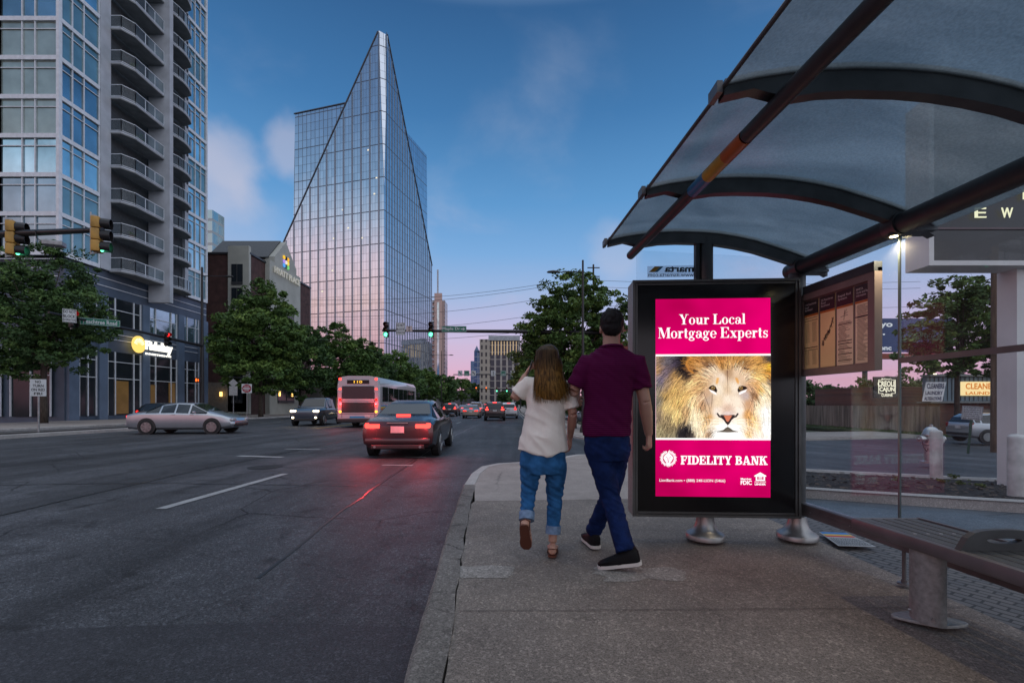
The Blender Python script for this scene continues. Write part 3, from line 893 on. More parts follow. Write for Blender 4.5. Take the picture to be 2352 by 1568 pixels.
for i, ((xa, xb), t) in enumerate(zip(cols, heads)):
    ya, yb = cu_(xa), cu_(xb); w = ya - yb
    p = board(ya, yb, 1.43, 1.975, .031, .004, 'poster', M_PAP if i < 2 else M_PAPW, IP); sub(p, IP)
    board(ya, yb, 1.865, 1.975, .035, .003, 'poster_header', M_HEAD, p)
    board(ya, yb, 1.85, 1.863, .035, .003, 'colour_strip', M_ORG, p)
    text_mb(t, ip((ya + yb) / 2, 1.925, .040), w * .8, .06 if i != 2 else .045, right=rvec, bold=.01).build('header_text', M_WHT, p)
    mb = MB()
    def ln(y_a, z_a, y_b, z_b, t_=.0012):
        a_ = ip(y_a, z_a, .0365); b_ = ip(y_b, z_b, .0365); d = (b_ - a_).normalized(); n = Vector((0, -d.z, d.y)) * t_
        mb.quad(a_ - n, b_ - n, b_ + n, a_ + n)
    rr = random.Random(i + 3)
    if i == 0:
        for (zt, zb_) in ((1.80, 1.64), (1.575, 1.46)):
            for g in (0.12, .62):
                for k in range(4): ln(ya - w * (g + .075 * k), zt, ya - w * (g + .075 * k + .02), zb_)
        for z_ in (1.815, 1.60, 1.598, 1.58, 1.835): ln(ya - w * .04, z_, yb + w * .04, z_, .0018)
    elif i == 1:
        py_, pz_ = .1, 1.62
        while py_ < .85:
            ny, nz_ = py_ + rr.uniform(.02, .08), pz_ + rr.uniform(-.01, .035); ln(ya - w * py_, pz_, ya - w * ny, nz_, .001)
            for _ in range(3): q = rr.uniform(-.03, .04); ln(ya - w * (py_ + q), pz_ + rr.uniform(-.02, .02), ya - w * (py_ + q + .08), pz_ + rr.uniform(-.02, .02), .0016)
            py_, pz_ = ny, min(nz_, 1.83)
    else:
        z_ = 1.745 if i == 2 else 1.835
        if i == 2:
            for (a0, b0, a1, b1) in ((.5, 1.83, .45, 1.755), (.45, 1.80, .62, 1.83), (.25, 1.785, .7, 1.79), (.5, 1.80, .68, 1.81)): ln(ya - w * a0, b0, ya - w * a1, b1, .0014)
        while z_ > 1.445:
            if i == 2 and rr.random() < .12: ln(ya - w * .08, z_, yb + w * .06, z_, .003); z_ -= .012
            ln(ya - w * rr.uniform(.08, .14), z_, ya - w * rr.uniform(.5, .93), z_, .0013); z_ -= .0085
        if i == 3: ln(ya, 1.755, yb, 1.755, .004)
    mb.build('print', dk, p)

# ------------------------------------------------------------------ lit advertising display
AD = thing('advertising_display', 'tall lit advertising display with magenta lion bank advert in the shelter end wall', 'advertising display', (1.682, 3.762, .212), math.atan2(-.0548, .998), local=True)
HWD, HHT = .6775, 1.96
mb = MB(); mb.box((0, .105, HHT / 2), (2 * HWD - .002, .19, HHT - .002), bev=.006)
mb.build('cabinet', M_ALU_L, AD)
mb = MB(); fw = .020
for s in (-1, 1):
    mb.box((s * (HWD - fw / 2), -.004, HHT / 2), (fw, .03, HHT)); mb.box((s * (HWD - fw * 1.5 - .003), .0, HHT / 2), (fw - .004, .02, HHT - 2 * fw))
    z = HHT / 2 + s * (HHT / 2 - fw / 2); mb.box((0, -.004, z), (2 * HWD - 2 * fw, .03, fw)); z = HHT / 2 + s * (HHT / 2 - fw * 1.5 - .003); mb.box((0, .0, z), (2 * HWD - 4 * fw - .01, .02, fw - .004))
mb.build('frame', mat('display_frame', (.10, .105, .105), .35, .6), AD)
MB().box((0, .002, HHT / 2), (2 * HWD - 4 * fw, .008, HHT - 4 * fw)).build('black_surround', M_BLACKGL, AD)
fx = lambda zx: -.4875 + (zx - 262) * .001676
fz = lambda zy: 1.803 - (zy - 348) * .001718
MAG = lin((203, 0, 96))
mm = bpy.data.materials.new('advert_magenta'); mm.use_nodes = True
_n = mm.node_tree; _n.nodes.clear()
e_ = _n.nodes.new('ShaderNodeEmission'); o_ = _n.nodes.new('ShaderNodeOutputMaterial'); t_ = _n.nodes.new('ShaderNodeTexCoord'); z_ = _n.nodes.new('ShaderNodeTexNoise'); z_.inputs['Scale'].default_value = 1.6
r_ = _n.nodes.new('ShaderNodeValToRGB'); r_.color_ramp.elements[0].color = (*lin((178, 0, 78)), 1); r_.color_ramp.elements[1].color = (*lin((226, 0, 108)), 1); r_.color_ramp.elements[0].position = .35; r_.color_ramp.elements[1].position = .62
_n.links.new(t_.outputs['Object'], z_.inputs['Vector']); _n.links.new(z_.outputs['Fac'], r_.inputs[0]); _n.links.new(r_.outputs[0], e_.inputs[0]); _n.links.new(e_.outputs[0], o_.inputs[0])
scr = MB().box((fx(538), -.004, (fz(348) + fz(1300)) / 2), (fx(815) - fx(262), .004, fz(348) - fz(1300))).build('screen', mm, AD)
M_WE = glow('advert_white', (1, .98, 1), 1.05, True)
MB().box((fx(538), -.0085, (fz(615) + fz(1027)) / 2), (fx(815) - fx(262), .003, fz(615) - fz(1027))).build('picture_border', M_WE, scr)


def paint_lion(NX=260, NY=185):
    rg = np.random.default_rng(11)
    # colour field, in pixels of a 2160 x 1530 picture
    cp = [(60, 60, 150, 120, 100), (60, 250, 165, 125, 85), (60, 500, 130, 120, 105), (60, 800, 120, 112, 100), (60, 1100, 130, 112, 95), (60, 1400, 150, 138, 105), (300, 60, 95, 88, 95), (420, 120, 60, 52, 66), (250, 300, 112, 96, 108),
          (130, 450, 105, 95, 120), (250, 480, 150, 125, 100), (400, 350, 150, 115, 72), (550, 100, 18, 16, 22), (560, 250, 20, 18, 24), (640, 330, 28, 24, 28), (480, 420, 185, 145, 90), (400, 600, 200, 158, 95), (250, 700, 175, 140, 85), (450, 850, 205, 165, 100),
          (250, 950, 205, 175, 115), (450, 1100, 225, 190, 125), (180, 1200, 150, 130, 98), (300, 1350, 120, 105, 80), (600, 1050, 190, 150, 105), (620, 700, 215, 170, 105), (700, 550, 228, 188, 130), (750, 850, 235, 200, 150), (760, 1050, 250, 230, 190), (780, 1250, 252, 232, 195),
          (600, 1350, 30, 28, 34), (520, 1450, 38, 34, 38), (660, 1480, 60, 52, 50), (850, 1450, 245, 225, 190), (950, 1300, 225, 180, 130), (1040, 1450, 150, 120, 95), (320, 1480, 150, 140, 112),
          (680, 150, 190, 130, 62), (700, 260, 160, 104, 55), (820, 80, 176, 118, 62), (900, 250, 196, 145, 88), (1050, 80, 150, 105, 60), (1000, 200, 120, 84, 58), (1300, 60, 130, 82, 46), (1350, 200, 200, 148, 86), (1250, 180, 176, 120, 62), (1550, 100, 176, 124, 66), (1700, 220, 150, 106, 62), (1900, 120, 190, 136, 72), (1850, 250, 205, 156, 92),
          (2080, 100, 60, 52, 56), (2100, 220, 225, 165, 55), (2080, 350, 190, 130, 60), (2140, 470, 110, 96, 84), (1950, 400, 240, 195, 120), (2060, 560, 255, 232, 190), (850, 420, 205, 160, 110), (1000, 330, 205, 175, 145), (1150, 300, 222, 196, 168), (1250, 420, 232, 212, 192), (1380, 330, 176, 142, 112), (1550, 320, 222, 192, 162), (1700, 430, 222, 190, 160), (1850, 520, 200, 150, 98),
          (850, 620, 208, 160, 108), (950, 720, 196, 160, 130), (1000, 850, 190, 165, 145), (1200, 650, 235, 218, 196), (1380, 650, 215, 188, 158), (1500, 620, 238, 220, 200), (1800, 620, 190, 150, 120), (1950, 620, 215, 160, 95), (1700, 750, 190, 170, 165), (1780, 900, 195, 150, 115), (1880, 740, 150, 108, 74),
          (1380, 850, 240, 220, 200), (1200, 880, 230, 205, 175), (1560, 880, 242, 224, 204), (1370, 1010, 212, 180, 158), (1370, 1090, 222, 202, 196), (1180, 1050, 240, 224, 210), (1600, 1050, 244, 228, 214), (1000, 1000, 214, 180, 145), (900, 900, 175, 132, 95), (1010, 1180, 205, 155, 100), (1750, 1100, 200, 145, 88), (1800, 1200, 220, 165, 105),
          (1150, 1250, 250, 236, 214), (1600, 1250, 252, 240, 222), (1250, 1350, 255, 250, 242), (1550, 1350, 255, 250, 244), (1950, 900, 255, 236, 200), (2050, 1000, 255, 252, 246), (2100, 1300, 255, 255, 255), (1900, 1300, 250, 220, 180), (1750, 1400, 235, 185, 130), (1900, 1480, 255, 245, 230), (2000, 750, 255, 238, 205), (1380, 1500, 255, 254, 252), (1150, 1480, 252, 248, 244), (1600, 1480, 255, 250, 244)]
    cp = np.array(cp, float)
    X, Yy = np.meshgrid(np.linspace(20, 2180, NX), np.linspace(20, 1550, NY))
    def field(P):
        num = 0; den = 0
        for r in P:
            w = 1 / (((X - r[0]) ** 2 + (Yy - r[1]) ** 2) + 1800) ** 2.0; num = num + w[..., None] * r[2:]; den = den + w
        return num / den[..., None]
    im = field(cp); base = im.copy()
    # direction the fur lies in
    fl = np.array([(100, 200, 150), (100, 700, 115), (100, 1300, 100), (400, 300, 135), (400, 700, 118), (400, 1200, 108), (600, 1000, 108), (750, 500, 150), (760, 900, 105), (760, 1400, 92), (950, 700, 120), (950, 1200, 80), (1000, 1000, 75), (700, 150, 200), (900, 150, 200), (1000, 300, 205), (1150, 200, 235), (1370, 150, 270), (1600, 200, 305), (1750, 150, 330),
                   (1950, 200, 345), (2100, 500, 50), (1950, 450, 30), (1250, 500, 255), (1500, 500, 285), (1380, 800, 270), (1900, 700, 60), (1900, 1000, 85), (2050, 1300, 90), (1750, 1200, 75), (1150, 1250, 160), (1600, 1250, 20), (1380, 1500, 90), (1750, 1450, 70), (850, 650, 165)], float)
    fa = field(np.stack([fl[:, 0], fl[:, 1], np.cos(np.radians(fl[:, 2])), np.sin(np.radians(fl[:, 2]))], 1))
    face = ((X - 1370) / 420) ** 2 + ((Yy - 840) / 560) ** 2 < 1
    sx, sy = (NX - 1) / 2160, (NY - 1) / 1530
    for _ in range(15000):
        x, y = rg.uniform(0, 2200), rg.uniform(0, 1570)
        j, i = min(max(int((x - 20) * sx), 0), NX - 1), min(max(int((y - 20) * sy), 0), NY - 1)
        f = face[i, j]; lum = base[i, j].mean()
        k = 1 + rg.normal(0, .07 if f else (.16 if lum < 200 else .09))
        if not f and rg.random() < .12: k = rg.uniform(.35, .6) if lum < 215 else rg.uniform(.75, .88)
        if not f and lum < 190 and rg.random() < .10: k = rg.uniform(1.25, 1.5)
        c = np.clip(base[i, j] * k, 0, 255); ang = math.atan2(fa[i, j][1], fa[i, j][0]) + rg.normal(0, .10 if not f else .2); L = rg.uniform(20, 60) if f else rg.uniform(60, 190); n = int(L * sx * 1.3) + 2; al = .3 if f else .62; bend = rg.normal(0, .25)
        for q in range(n):
            t = q / n; ii, jj = int(round((y - 20) * sy)), int(round((x - 20) * sx))
            if 0 <= ii < NY and 0 <= jj < NX: im[ii, jj] = im[ii, jj] * (1 - al) + c * al
            x += math.cos(ang + bend * t) * L / n; y += math.sin(ang + bend * t) * L / n
    def poly(pts, c, a=1.0, soft=5.0):
        P = np.array(pts, float); ins = np.zeros(X.shape, bool); dm = np.full(X.shape, 1e9)
        for q in range(len(P)):
            (x0, y0), (x1, y1) = P[q], P[(q + 1) % len(P)]
            cnd = ((y0 > Yy) != (y1 > Yy)) & (X < (x1 - x0) * (Yy - y0) / (y1 - y0 + 1e-9) + x0); ins ^= cnd
            t = np.clip(((X - x0) * (x1 - x0) + (Yy - y0) * (y1 - y0)) / ((x1 - x0) ** 2 + (y1 - y0) ** 2 + 1e-9), 0, 1)
            dm = np.minimum(dm, np.hypot(X - x0 - t * (x1 - x0), Yy - y0 - t * (y1 - y0)))
        sd = np.where(ins, dm, -dm); w = np.clip(sd / soft / 2 + .5, 0, 1) * a; im[:] = im * (1 - w[..., None]) + np.array(c) * w[..., None]
    def line(pts, w0, c, a=.8, w1=None):
        w1 = w0 if w1 is None else w1; P = np.array(pts, float); n = len(P) - 1; dm = np.full(X.shape, 1e9)
        for q in range(n):
            (x0, y0), (x1, y1) = P[q], P[q + 1]; t = np.clip(((X - x0) * (x1 - x0) + (Yy - y0) * (y1 - y0)) / ((x1 - x0) ** 2 + (y1 - y0) ** 2 + 1e-9), 0, 1)
            ww = w0 + (w1 - w0) * (q + t) / n; dm = np.minimum(dm, np.hypot(X - x0 - t * (x1 - x0), Yy - y0 - t * (y1 - y0)) - ww)
        w = np.clip(.5 - dm / 7, 0, 1) * a; im[:] = im * (1 - w[..., None]) + np.array(c) * w[..., None]
    # left ear rim, forehead line, cheek creases
    line([(700, 60), (610, 110), (600, 180), (640, 270), (720, 330)], 16, (196, 128, 58), .8); line([(740, 290), (820, 300)], 22, (50, 36, 30), .7, 8); line([(990, 215), (1120, 190)], 12, (60, 40, 34), .6, 5); line([(1690, 250), (1790, 270)], 16, (44, 30, 28), .7, 5)
    line([(1368, 290), (1372, 420), (1378, 560)], 9, (92, 62, 48), .75, 3); line([(1372, 560), (1368, 760)], 4, (140, 104, 80), .5, 2)
    for pts in ([(925, 700), (960, 800), (1030, 980), (1050, 1100)], [(1085, 740), (1082, 850), (1060, 1000)]): line(pts, 8, (70, 44, 40), .4, 5)
    line([(1640, 870), (1700, 960), (1720, 1050)], 6, (150, 110, 90), .5, 4); line([(1860, 720), (1830, 900), (1740, 1090)], 9, (120, 80, 56), .5, 5)
    poly([(1170, 425), (1215, 425), (1200, 510), (1175, 550), (1150, 520)], (226, 160, 84), .8, 12); poly([(1515, 425), (1560, 430), (1590, 500), (1575, 550), (1540, 500)], (222, 152, 76), .8, 12)
    for pts, iris, wp in (([(1012, 625), (1040, 585), (1100, 562), (1150, 590), (1180, 660), (1165, 705), (1120, 670), (1060, 650)], (1100, 615), [(1020, 640), (1060, 655), (1110, 678), (1160, 710), (1168, 745), (1120, 725), (1060, 690)]),
                          ([(1748, 625), (1715, 590), (1650, 575), (1590, 588), (1560, 650), (1575, 700), (1630, 668), (1690, 650)], (1622, 618), [(1742, 640), (1690, 660), (1640, 678), (1592, 706), (1588, 742), (1640, 724), (1710, 690)])):
        poly(pts, (30, 20, 20), .97, 5); poly(wp, (255, 250, 252), .95, 5)
        poly([(iris[0] + 42 * math.cos(t), iris[1] + 34 * math.sin(t)) for t in np.linspace(0, 6.28, 17)[:-1]], (140, 108, 62), 1, 5); poly([(iris[0] + 13 * math.cos(t), iris[1] + 12 * math.sin(t)) for t in np.linspace(0, 6.28, 9)[:-1]], (34, 24, 14), 1, 5)
        poly([(iris[0] - 8 + 7 * math.cos(t), iris[1] - 14 + 6 * math.sin(t)) for t in np.linspace(0, 6.28, 7)[:-1]], (250, 240, 220), 1, 4)
    # nose and mouth
    line([(1185, 1098), (1215, 1145), (1260, 1160), (1310, 1200), (1350, 1260), (1378, 1290), (1405, 1260), (1440, 1200), (1490, 1160), (1535, 1145), (1565, 1100)], 15, (32, 22, 26), .95)
    poly([(1240, 1118), (1300, 1120), (1375, 1128), (1450, 1118), (1510, 1118), (1500, 1150), (1440, 1190), (1378, 1285), (1315, 1190), (1255, 1150)], (40, 28, 30), .9, 8); poly([(1300, 1128), (1460, 1126), (1438, 1170), (1400, 1235), (1378, 1250), (1350, 1232), (1325, 1175)], (206, 120, 92), 1, 7)
    line([(1378, 1280), (1377, 1350)], 4, (60, 40, 40), .8)
    poly([(1120, 1330), (1300, 1290), (1378, 1320), (1460, 1290), (1620, 1330), (1560, 1410), (1440, 1400), (1378, 1350), (1300, 1400), (1200, 1410)], (255, 252, 248), .7, 20)
    poly([(1180, 1432), (1290, 1405), (1340, 1362), (1377, 1345), (1420, 1365), (1470, 1408), (1565, 1432), (1480, 1440), (1377, 1448), (1270, 1440)], (84, 72, 62), .9, 7); line([(1180, 1435), (1290, 1412), (1377, 1350), (1470, 1412), (1565, 1435)], 5, (36, 28, 28), .8)
    poly([(1150, 1460), (1250, 1450), (1500, 1450), (1600, 1460), (1590, 1560), (1150, 1560)], (255, 254, 252), .85, 18)
    for s in (-1, 1):
        for r_ in range(3):
            for q in range(6): x0 = 1377 + s * (175 + q * 24); y0 = 1175 + r_ * 48 + q * (4 - r_ * 3) * -1 + 18; line([(x0, y0), (x0 + s * 8, y0)], 4, (196, 140, 80), .6)
        for q in range(10):
            x0, y0 = 1377 + s * 300, 1190 + q * 24; line([(x0, y0), (x0 + s * rg.uniform(150, 280) * .6, y0 + 20 + q * 4), (x0 + s * rg.uniform(230, 380), y0 + rg.uniform(20, 90) + q * 12)], 2.6, (255, 252, 246), .85, 1)
    return np.clip(im, 0, 255)


def image_mesh(im, x0, x1, z0, z1, y, name, parent, st=1.08):
    NY, NX, _ = im.shape
    xs = np.linspace(x0, x1, NX + 1); zs = np.linspace(z1, z0, NY + 1)
    X, Zz = np.meshgrid(xs, zs); v = np.stack([X.ravel(), np.full(X.size, y), Zz.ravel()], 1)
    idx = np.arange((NX + 1) * (NY + 1)).reshape(NY + 1, NX + 1)
    f = np.stack([idx[1:, :-1].ravel(), idx[1:, 1:].ravel(), idx[:-1, 1:].ravel(), idx[:-1, :-1].ravel()], 1)
    me = bpy.data.meshes.new(name); me.from_pydata(v.tolist(), [], f.tolist())
    s = im / 255.0; l = np.where(s <= .04045, s / 12.92, ((s + .055) / 1.055) ** 2.4).reshape(-1, 3)
    ca = me.color_attributes.new('picture', 'FLOAT_COLOR', 'CORNER')
    ca.data.foreach_set('color', np.concatenate([np.repeat(l, 4, 0), np.ones((l.shape[0] * 4, 1))], 1).ravel())
    m = bpy.data.materials.new(name); m.use_nodes = True; nt = m.node_tree; nt.nodes.clear()
    a = nt.nodes.new('ShaderNodeVertexColor'); a.layer_name = 'picture'; e = nt.nodes.new('ShaderNodeEmission'); e.inputs[1].default_value = st
    o = nt.nodes.new('ShaderNodeOutputMaterial'); nt.links.new(a.outputs[0], e.inputs[0]); nt.links.new(e.outputs[0], o.inputs[0]); m.cycles.emission_sampling = 'NONE'
    me.materials.append(m); ob = bpy.data.objects.new(name, me); COL.objects.link(ob); ob.parent = parent
    return ob


image_mesh(paint_lion(), fx(262), fx(815), fz(1018), fz(624), -.0112, 'lion_picture', scr)

# serif lettering drawn glyph by glyph
def GL():
    r = lambda *a: ('r', *a); p = lambda *a: ('p', a); A = lambda *a: ('a', *a); b = lambda *a: ('b', *a)
    return {
        'Y': (.95, [p((.06, 1), (.3, 1), (.57, .45), (.37, .45)), p((.70, 1), (.77, 1), (.57, .45), (.5, .45)), r(.37, 0, .57, .5), r(0, .95, .38, 1), r(.6, .95, .92, 1), r(.25, 0, .69, .05)]),
        'o': (.66, [A(.31, .33, .30, .35, 0, 360, .17, .05)]),
        'u': (.76, [r(.09, .14, .26, .66), r(0, .61, .2, .66), A(.29, .2, .2, .22, 180, 360, .15, .08), r(.45, 0, .62, .66), r(.37, .61, .5, .66), r(.6, 0, .72, .05)]),
        'r': (.56, [r(.09, 0, .26, .66), r(0, .61, .2, .66), r(0, 0, .36, .05), A(.38, .44, .16, .22, 60, 180, .1, .07), b(.44, .56, .085)]),
        'L': (.84, [r(.1, 0, .3, 1), r(0, .95, .42, 1), r(0, 0, .74, .05), p((.56, .05), (.78, .05), (.78, .34), (.74, .34))]),
        'c': (.6, [A(.31, .33, .30, .35, 50, 320, .17, .05), b(.46, .52, .085)]),
        'a': (.66, [A(.24, .18, .23, .2, 0, 360, .14, .05), r(.38, .06, .55, .5), A(.29, .44, .26, .23, 0, 170, .15, .05), r(.52, 0, .64, .06), b(.13, .5, .08)]),
        'l': (.38, [r(.09, 0, .26, 1.03), r(0, .98, .2, 1.03), r(0, 0, .35, .05)]),
        'M': (1.18, [r(.1, 0, .15, 1), r(.86, 0, 1.06, 1), p((.08, 1), (.32, 1), (.62, .18), (.53, 0), (.48, 0)), p((.53, 0), (.6, .18), (.9, 1), (.84, 1)), r(0, .95, .3, 1), r(.82, .95, 1.15, 1), r(0, 0, .28, .05), r(.76, 0, 1.15, .05)]),
        't': (.44, [r(.1, .1, .27, .88), r(0, .61, .38, .66), A(.26, .13, .16, .14, 180, 330, .13, .06)]),
        'g': (.68, [A(.27, .43, .23, .25, 0, 360, .15, .05), A(.29, -.1, .28, .17, 0, 360, .11, .07), r(.1, .04, .38, .15), b(.56, .6, .075)]),
        'e': (.62, [A(.31, .33, .30, .35, 0, 322, .17, .05), r(.12, .31, .54, .36)]),
        'E': (.88, [r(.1, 0, .3, 1), r(0, .95, .78, 1), r(0, 0, .78, .05), r(.28, .48, .55, .53), r(.53, .36, .58, .65), p((.6, .95), (.78, .95), (.78, .72), (.74, .72)), p((.6, .05), (.8, .05), (.8, .3), (.76, .3))]),
        'x': (.7, [p((.05, .66), (.26, .66), (.63, 0), (.42, 0)), p((.52, .66), (.58, .66), (.17, 0), (.11, 0)), r(0, .61, .3, .66), r(.4, .61, .66, .66), r(0, 0, .25, .05), r(.36, 0, .69, .05)]),
        'p': (.72, [r(.09, -.3, .26, .66), r(0, .61, .2, .66), r(0, -.3, .35, -.25), A(.36, .33, .28, .35, -140, 140, .17, .05)]),
        's': (.54, [A(.25, .47, .2, .2, 40, 260, .12, .06), A(.26, .18, .21, .2, -150, 80, .12, .06), p((.07, .5), (.24, .42), (.47, .16), (.3, .24)), r(.4, .46, .45, .66), r(.04, 0, .09, .2)]),
        ' ': (.34, []),
    }
def GS():
    r = lambda *a: ('r', *a); p = lambda *a: ('p', a); A = lambda *a: ('a', *a)
    return {
        'F': (.88, [r(.1, 0, .36, 1), r(0, .87, .8, 1), r(.68, .64, .8, .9), r(.34, .43, .6, .56), r(.55, .36, .64, .64), r(0, 0, .5, .13)]),
        'I': (.54, [r(.12, 0, .38, 1), r(0, .87, .5, 1), r(0, 0, .5, .13)]),
        'D': (.98, [r(.1, 0, .36, 1), r(0, .87, .45, 1), r(0, 0, .45, .13), A(.42, .5, .52, .5, -90, 90, .27, .13)]),
        'E': (.92, [r(.1, 0, .36, 1), r(0, .87, .8, 1), r(.68, .66, .8, .9), r(.34, .43, .58, .56), r(.54, .36, .63, .64), r(0, 0, .84, .13), r(.72, .1, .84, .36)]),
        'L': (.88, [r(.1, 0, .36, 1), r(0, .87, .48, 1), r(0, 0, .82, .13), r(.7, .1, .82, .4)]),
        'T': (.9, [r(.3, 0, .56, 1), r(0, .87, .86, 1), r(0, .64, .12, .9), r(.74, .64, .86, .9), r(.18, 0, .68, .13)]),
        'Y': (.98, [p((.05, 1), (.36, 1), (.6, .42), (.36, .42)), p((.7, 1), (.86, 1), (.6, .42), (.46, .42)), r(.35, 0, .61, .46), r(0, .87, .4, 1), r(.58, .87, .96, 1), r(.22, 0, .74, .13)]),
        'B': (.94, [r(.1, 0, .36, 1), r(0, .87, .47, 1), r(0, 0, .47, .13), r(.3, .45, .5, .58), A(.44, .74, .36, .26, -90, 90, .24, .12), A(.46, .28, .42, .28, -90, 90, .26, .13)]),
        'A': (1.08, [p((.36, 1), (.6, 1), (.98, .0), (.7, 0)), p((.36, 1), (.5, 1), (.22, 0), (.08, 0)), r(.27, .26, .7, .38), r(0, 0, .36, .13), r(.58, 0, 1.06, .13)]),
        'N': (1.04, [r(.1, 0, .24, 1), r(.74, 0, .88, 1), p((.08, 1), (.4, 1), (.88, .0), (.62, 0)), r(0, .87, .3, 1), r(.6, .87, 1.0, 1), r(0, 0, .38, .13)]),
        'K': (1.1, [r(.1, 0, .36, 1), p((.34, .42), (.34, .62), (.72, 1), (.9, 1)), p((.42, .6), (.62, .7), (1.0, 0), (.7, 0)), r(0, .87, .48, 1), r(.58, .87, .98, 1), r(0, 0, .48, .13), r(.58, 0, 1.06, .13)]),
        ' ': (.42, []),
    }


def glyphs(txt, table, x0, x1, zb, cap, y, name, m, parent, sx=None):
    adv = sum(table[c][0] for c in txt); s = (x1 - x0) / adv; mb = MB(); x = x0; k = 0
    for ch in txt:
        a, prims = table[ch]
        for pr in prims:
            k += 1; yy = y - (k % 7) * .0001
            P = lambda q: (x + q[0] * s, yy, zb + q[1] * cap)
            if pr[0] == 'r': _, a0, b0, a1, b1 = pr; mb.add([P(q) for q in ((a0, b0), (a1, b0), (a1, b1), (a0, b1))], [(0, 1, 2, 3)])
            elif pr[0] == 'p': mb.add([P(q) for q in pr[1]], [tuple(range(len(pr[1])))])
            elif pr[0] == 'b': mb.add([P((pr[1] + pr[3] * math.cos(t), pr[2] + pr[3] * .9 * math.sin(t))) for t in np.linspace(0, 6.28, 13)[:-1]], [tuple(range(12))])
            else:
                _, cx, cy, rx, ry, t0, t1, wh, wv = pr; n = 20; o = []; i_ = []
                for q in range(n + 1):
                    t = R(t0 + (t1 - t0) * q / n); w = wv + (wh - wv) * abs(math.cos(t)) ** 1.3
                    o.append(P((cx + rx * math.cos(t), cy + ry * math.sin(t)))); i_.append(P((cx + max(rx - w, .01) * math.cos(t), cy + max(ry - min(w, wv + .03), .01) * math.sin(t))))
                mb.add(o + i_, [(q, q + 1, n + 2 + q, n + 1 + q) for q in range(n)])
        x += a * s
    return mb.build(name, m, parent)


glyphs('Your Local', GL(), fx(375), fx(697), fz(471), fz(423) - fz(471), -.0075, 'headline', M_WE, scr)
glyphs('Mortgage Experts', GL(), fx(274), fx(805), fz(537), fz(486) - fz(537), -.0075, 'headline', M_WE, scr)
glyphs('FIDELITY BANK', GS(), fx(383), fx(802), fz(1145), fz(1103) - fz(1145), -.0075, 'bank_name', M_WE, scr)
mb = text_mb('LionBank.com • (888) 248-LION (5466)', ((fx(280) + fx(598)) / 2, -.0075, fz(1224)), fx(598) - fx(280), .030, bold=.006)
text_mb('Member', ((fx(672) + fx(724)) / 2, -.0075, fz(1212)), fx(724) - fx(672), .017, bold=.03, mb=mb)
text_mb('FDIC', ((fx(672) + fx(725)) / 2, -.0075, fz(1230)), fx(725) - fx(672), .036, bold=.03, mb=mb)
text_mb('EQUAL HOUSING', ((fx(739) + fx(792)) / 2, -.0075, fz(1226)), fx(792) - fx(739), .010, bold=.03, mb=mb)
text_mb('LENDER', ((fx(739) + fx(792)) / 2, -.0075, fz(1237)), fx(792) - fx(739), .016, bold=.05, mb=mb)
mb.build('small_print', M_WE, scr)
# equal housing house mark
mb = MB(); P = lambda zx, zy: (fx(zx), -.0076, fz(zy))
mb.add([P(*q) for q in ((737, 1196), (765.5, 1180), (794, 1196), (794, 1201), (737, 1201))], [(0, 1, 2, 3, 4)])
for (a0, b0, a1, b1) in ((744, 1200, 751, 1221), (781, 1200, 788, 1221), (744, 1215, 788, 1221), (757, 1200, 775, 1204), (757, 1208, 775, 1212)): mb.add([(fx(a0), -.0077, fz(b1)), (fx(a1), -.0077, fz(b1)), (fx(a1), -.0077, fz(b0)), (fx(a0), -.0077, fz(b0))], [(0, 1, 2, 3)])
mb.build('house_mark', M_WE, scr)
# lion emblem: radiating mane locks round a face
mb = MB(); cx, cy = fx(323), fz(1117)
def pol(r_, t, y=-.0075): return (cx + r_ * math.cos(t) * .074, y, cy + r_ * math.sin(t) * .074)
for k in range(30):
    t = R(90 + k * 12); d = R(4.4); r1 = 1.0 if k % 2 == 0 else .92; sw = R(10) * (1 if math.cos(t) > 0 else -1)
    mb.add([pol(.60, t - d), pol(.60, t + d), pol(.82, t + d * 1.05 - sw * .5), pol(r1, t - sw), pol(.82, t - d * 1.05 - sw * .5)], [(0, 1, 2, 3, 4)])
F = lambda a_, b_, y=-.0078: (cx + a_ * .074, y, cy + b_ * .074)
mb.add([F(*q) for q in ((0, .62), (.22, .5), (.42, .3), (.55, .05), (.45, -.12), (.36, -.3), (.24, -.42), (.2, -.6), (0, -.72), (-.2, -.6), (-.24, -.42), (-.36, -.3), (-.45, -.12), (-.55, .05), (-.42, .3), (-.22, .5))], [tuple(range(16))])
mb.build('lion_emblem', M_WE, scr)
mb = MB()
for q in (((-.3, .18), (-.08, .12), (-.08, .08), (-.3, .12)), ((.3, .18), (.08, .12), (.08, .08), (.3, .12)), ((-.1, .1), (-.06, .1), (-.04, -.24), (-.09, -.24)), ((.1, .1), (.06, .1), (.04, -.24), (.09, -.24)), ((-.1, -.24), (.1, -.24), (0, -.34)),
          ((-.02, -.3), (.02, -.3), (.02, -.42), (-.02, -.42)), ((-.2, -.45), (0, -.4), (.2, -.45), (0, -.46))):
    mb.add([F(a_, b_, -.0081) for a_, b_ in q], [tuple(range(len(q)))])
mb.build('emblem_lines', glow('emblem_magenta', MAG, 1), scr)
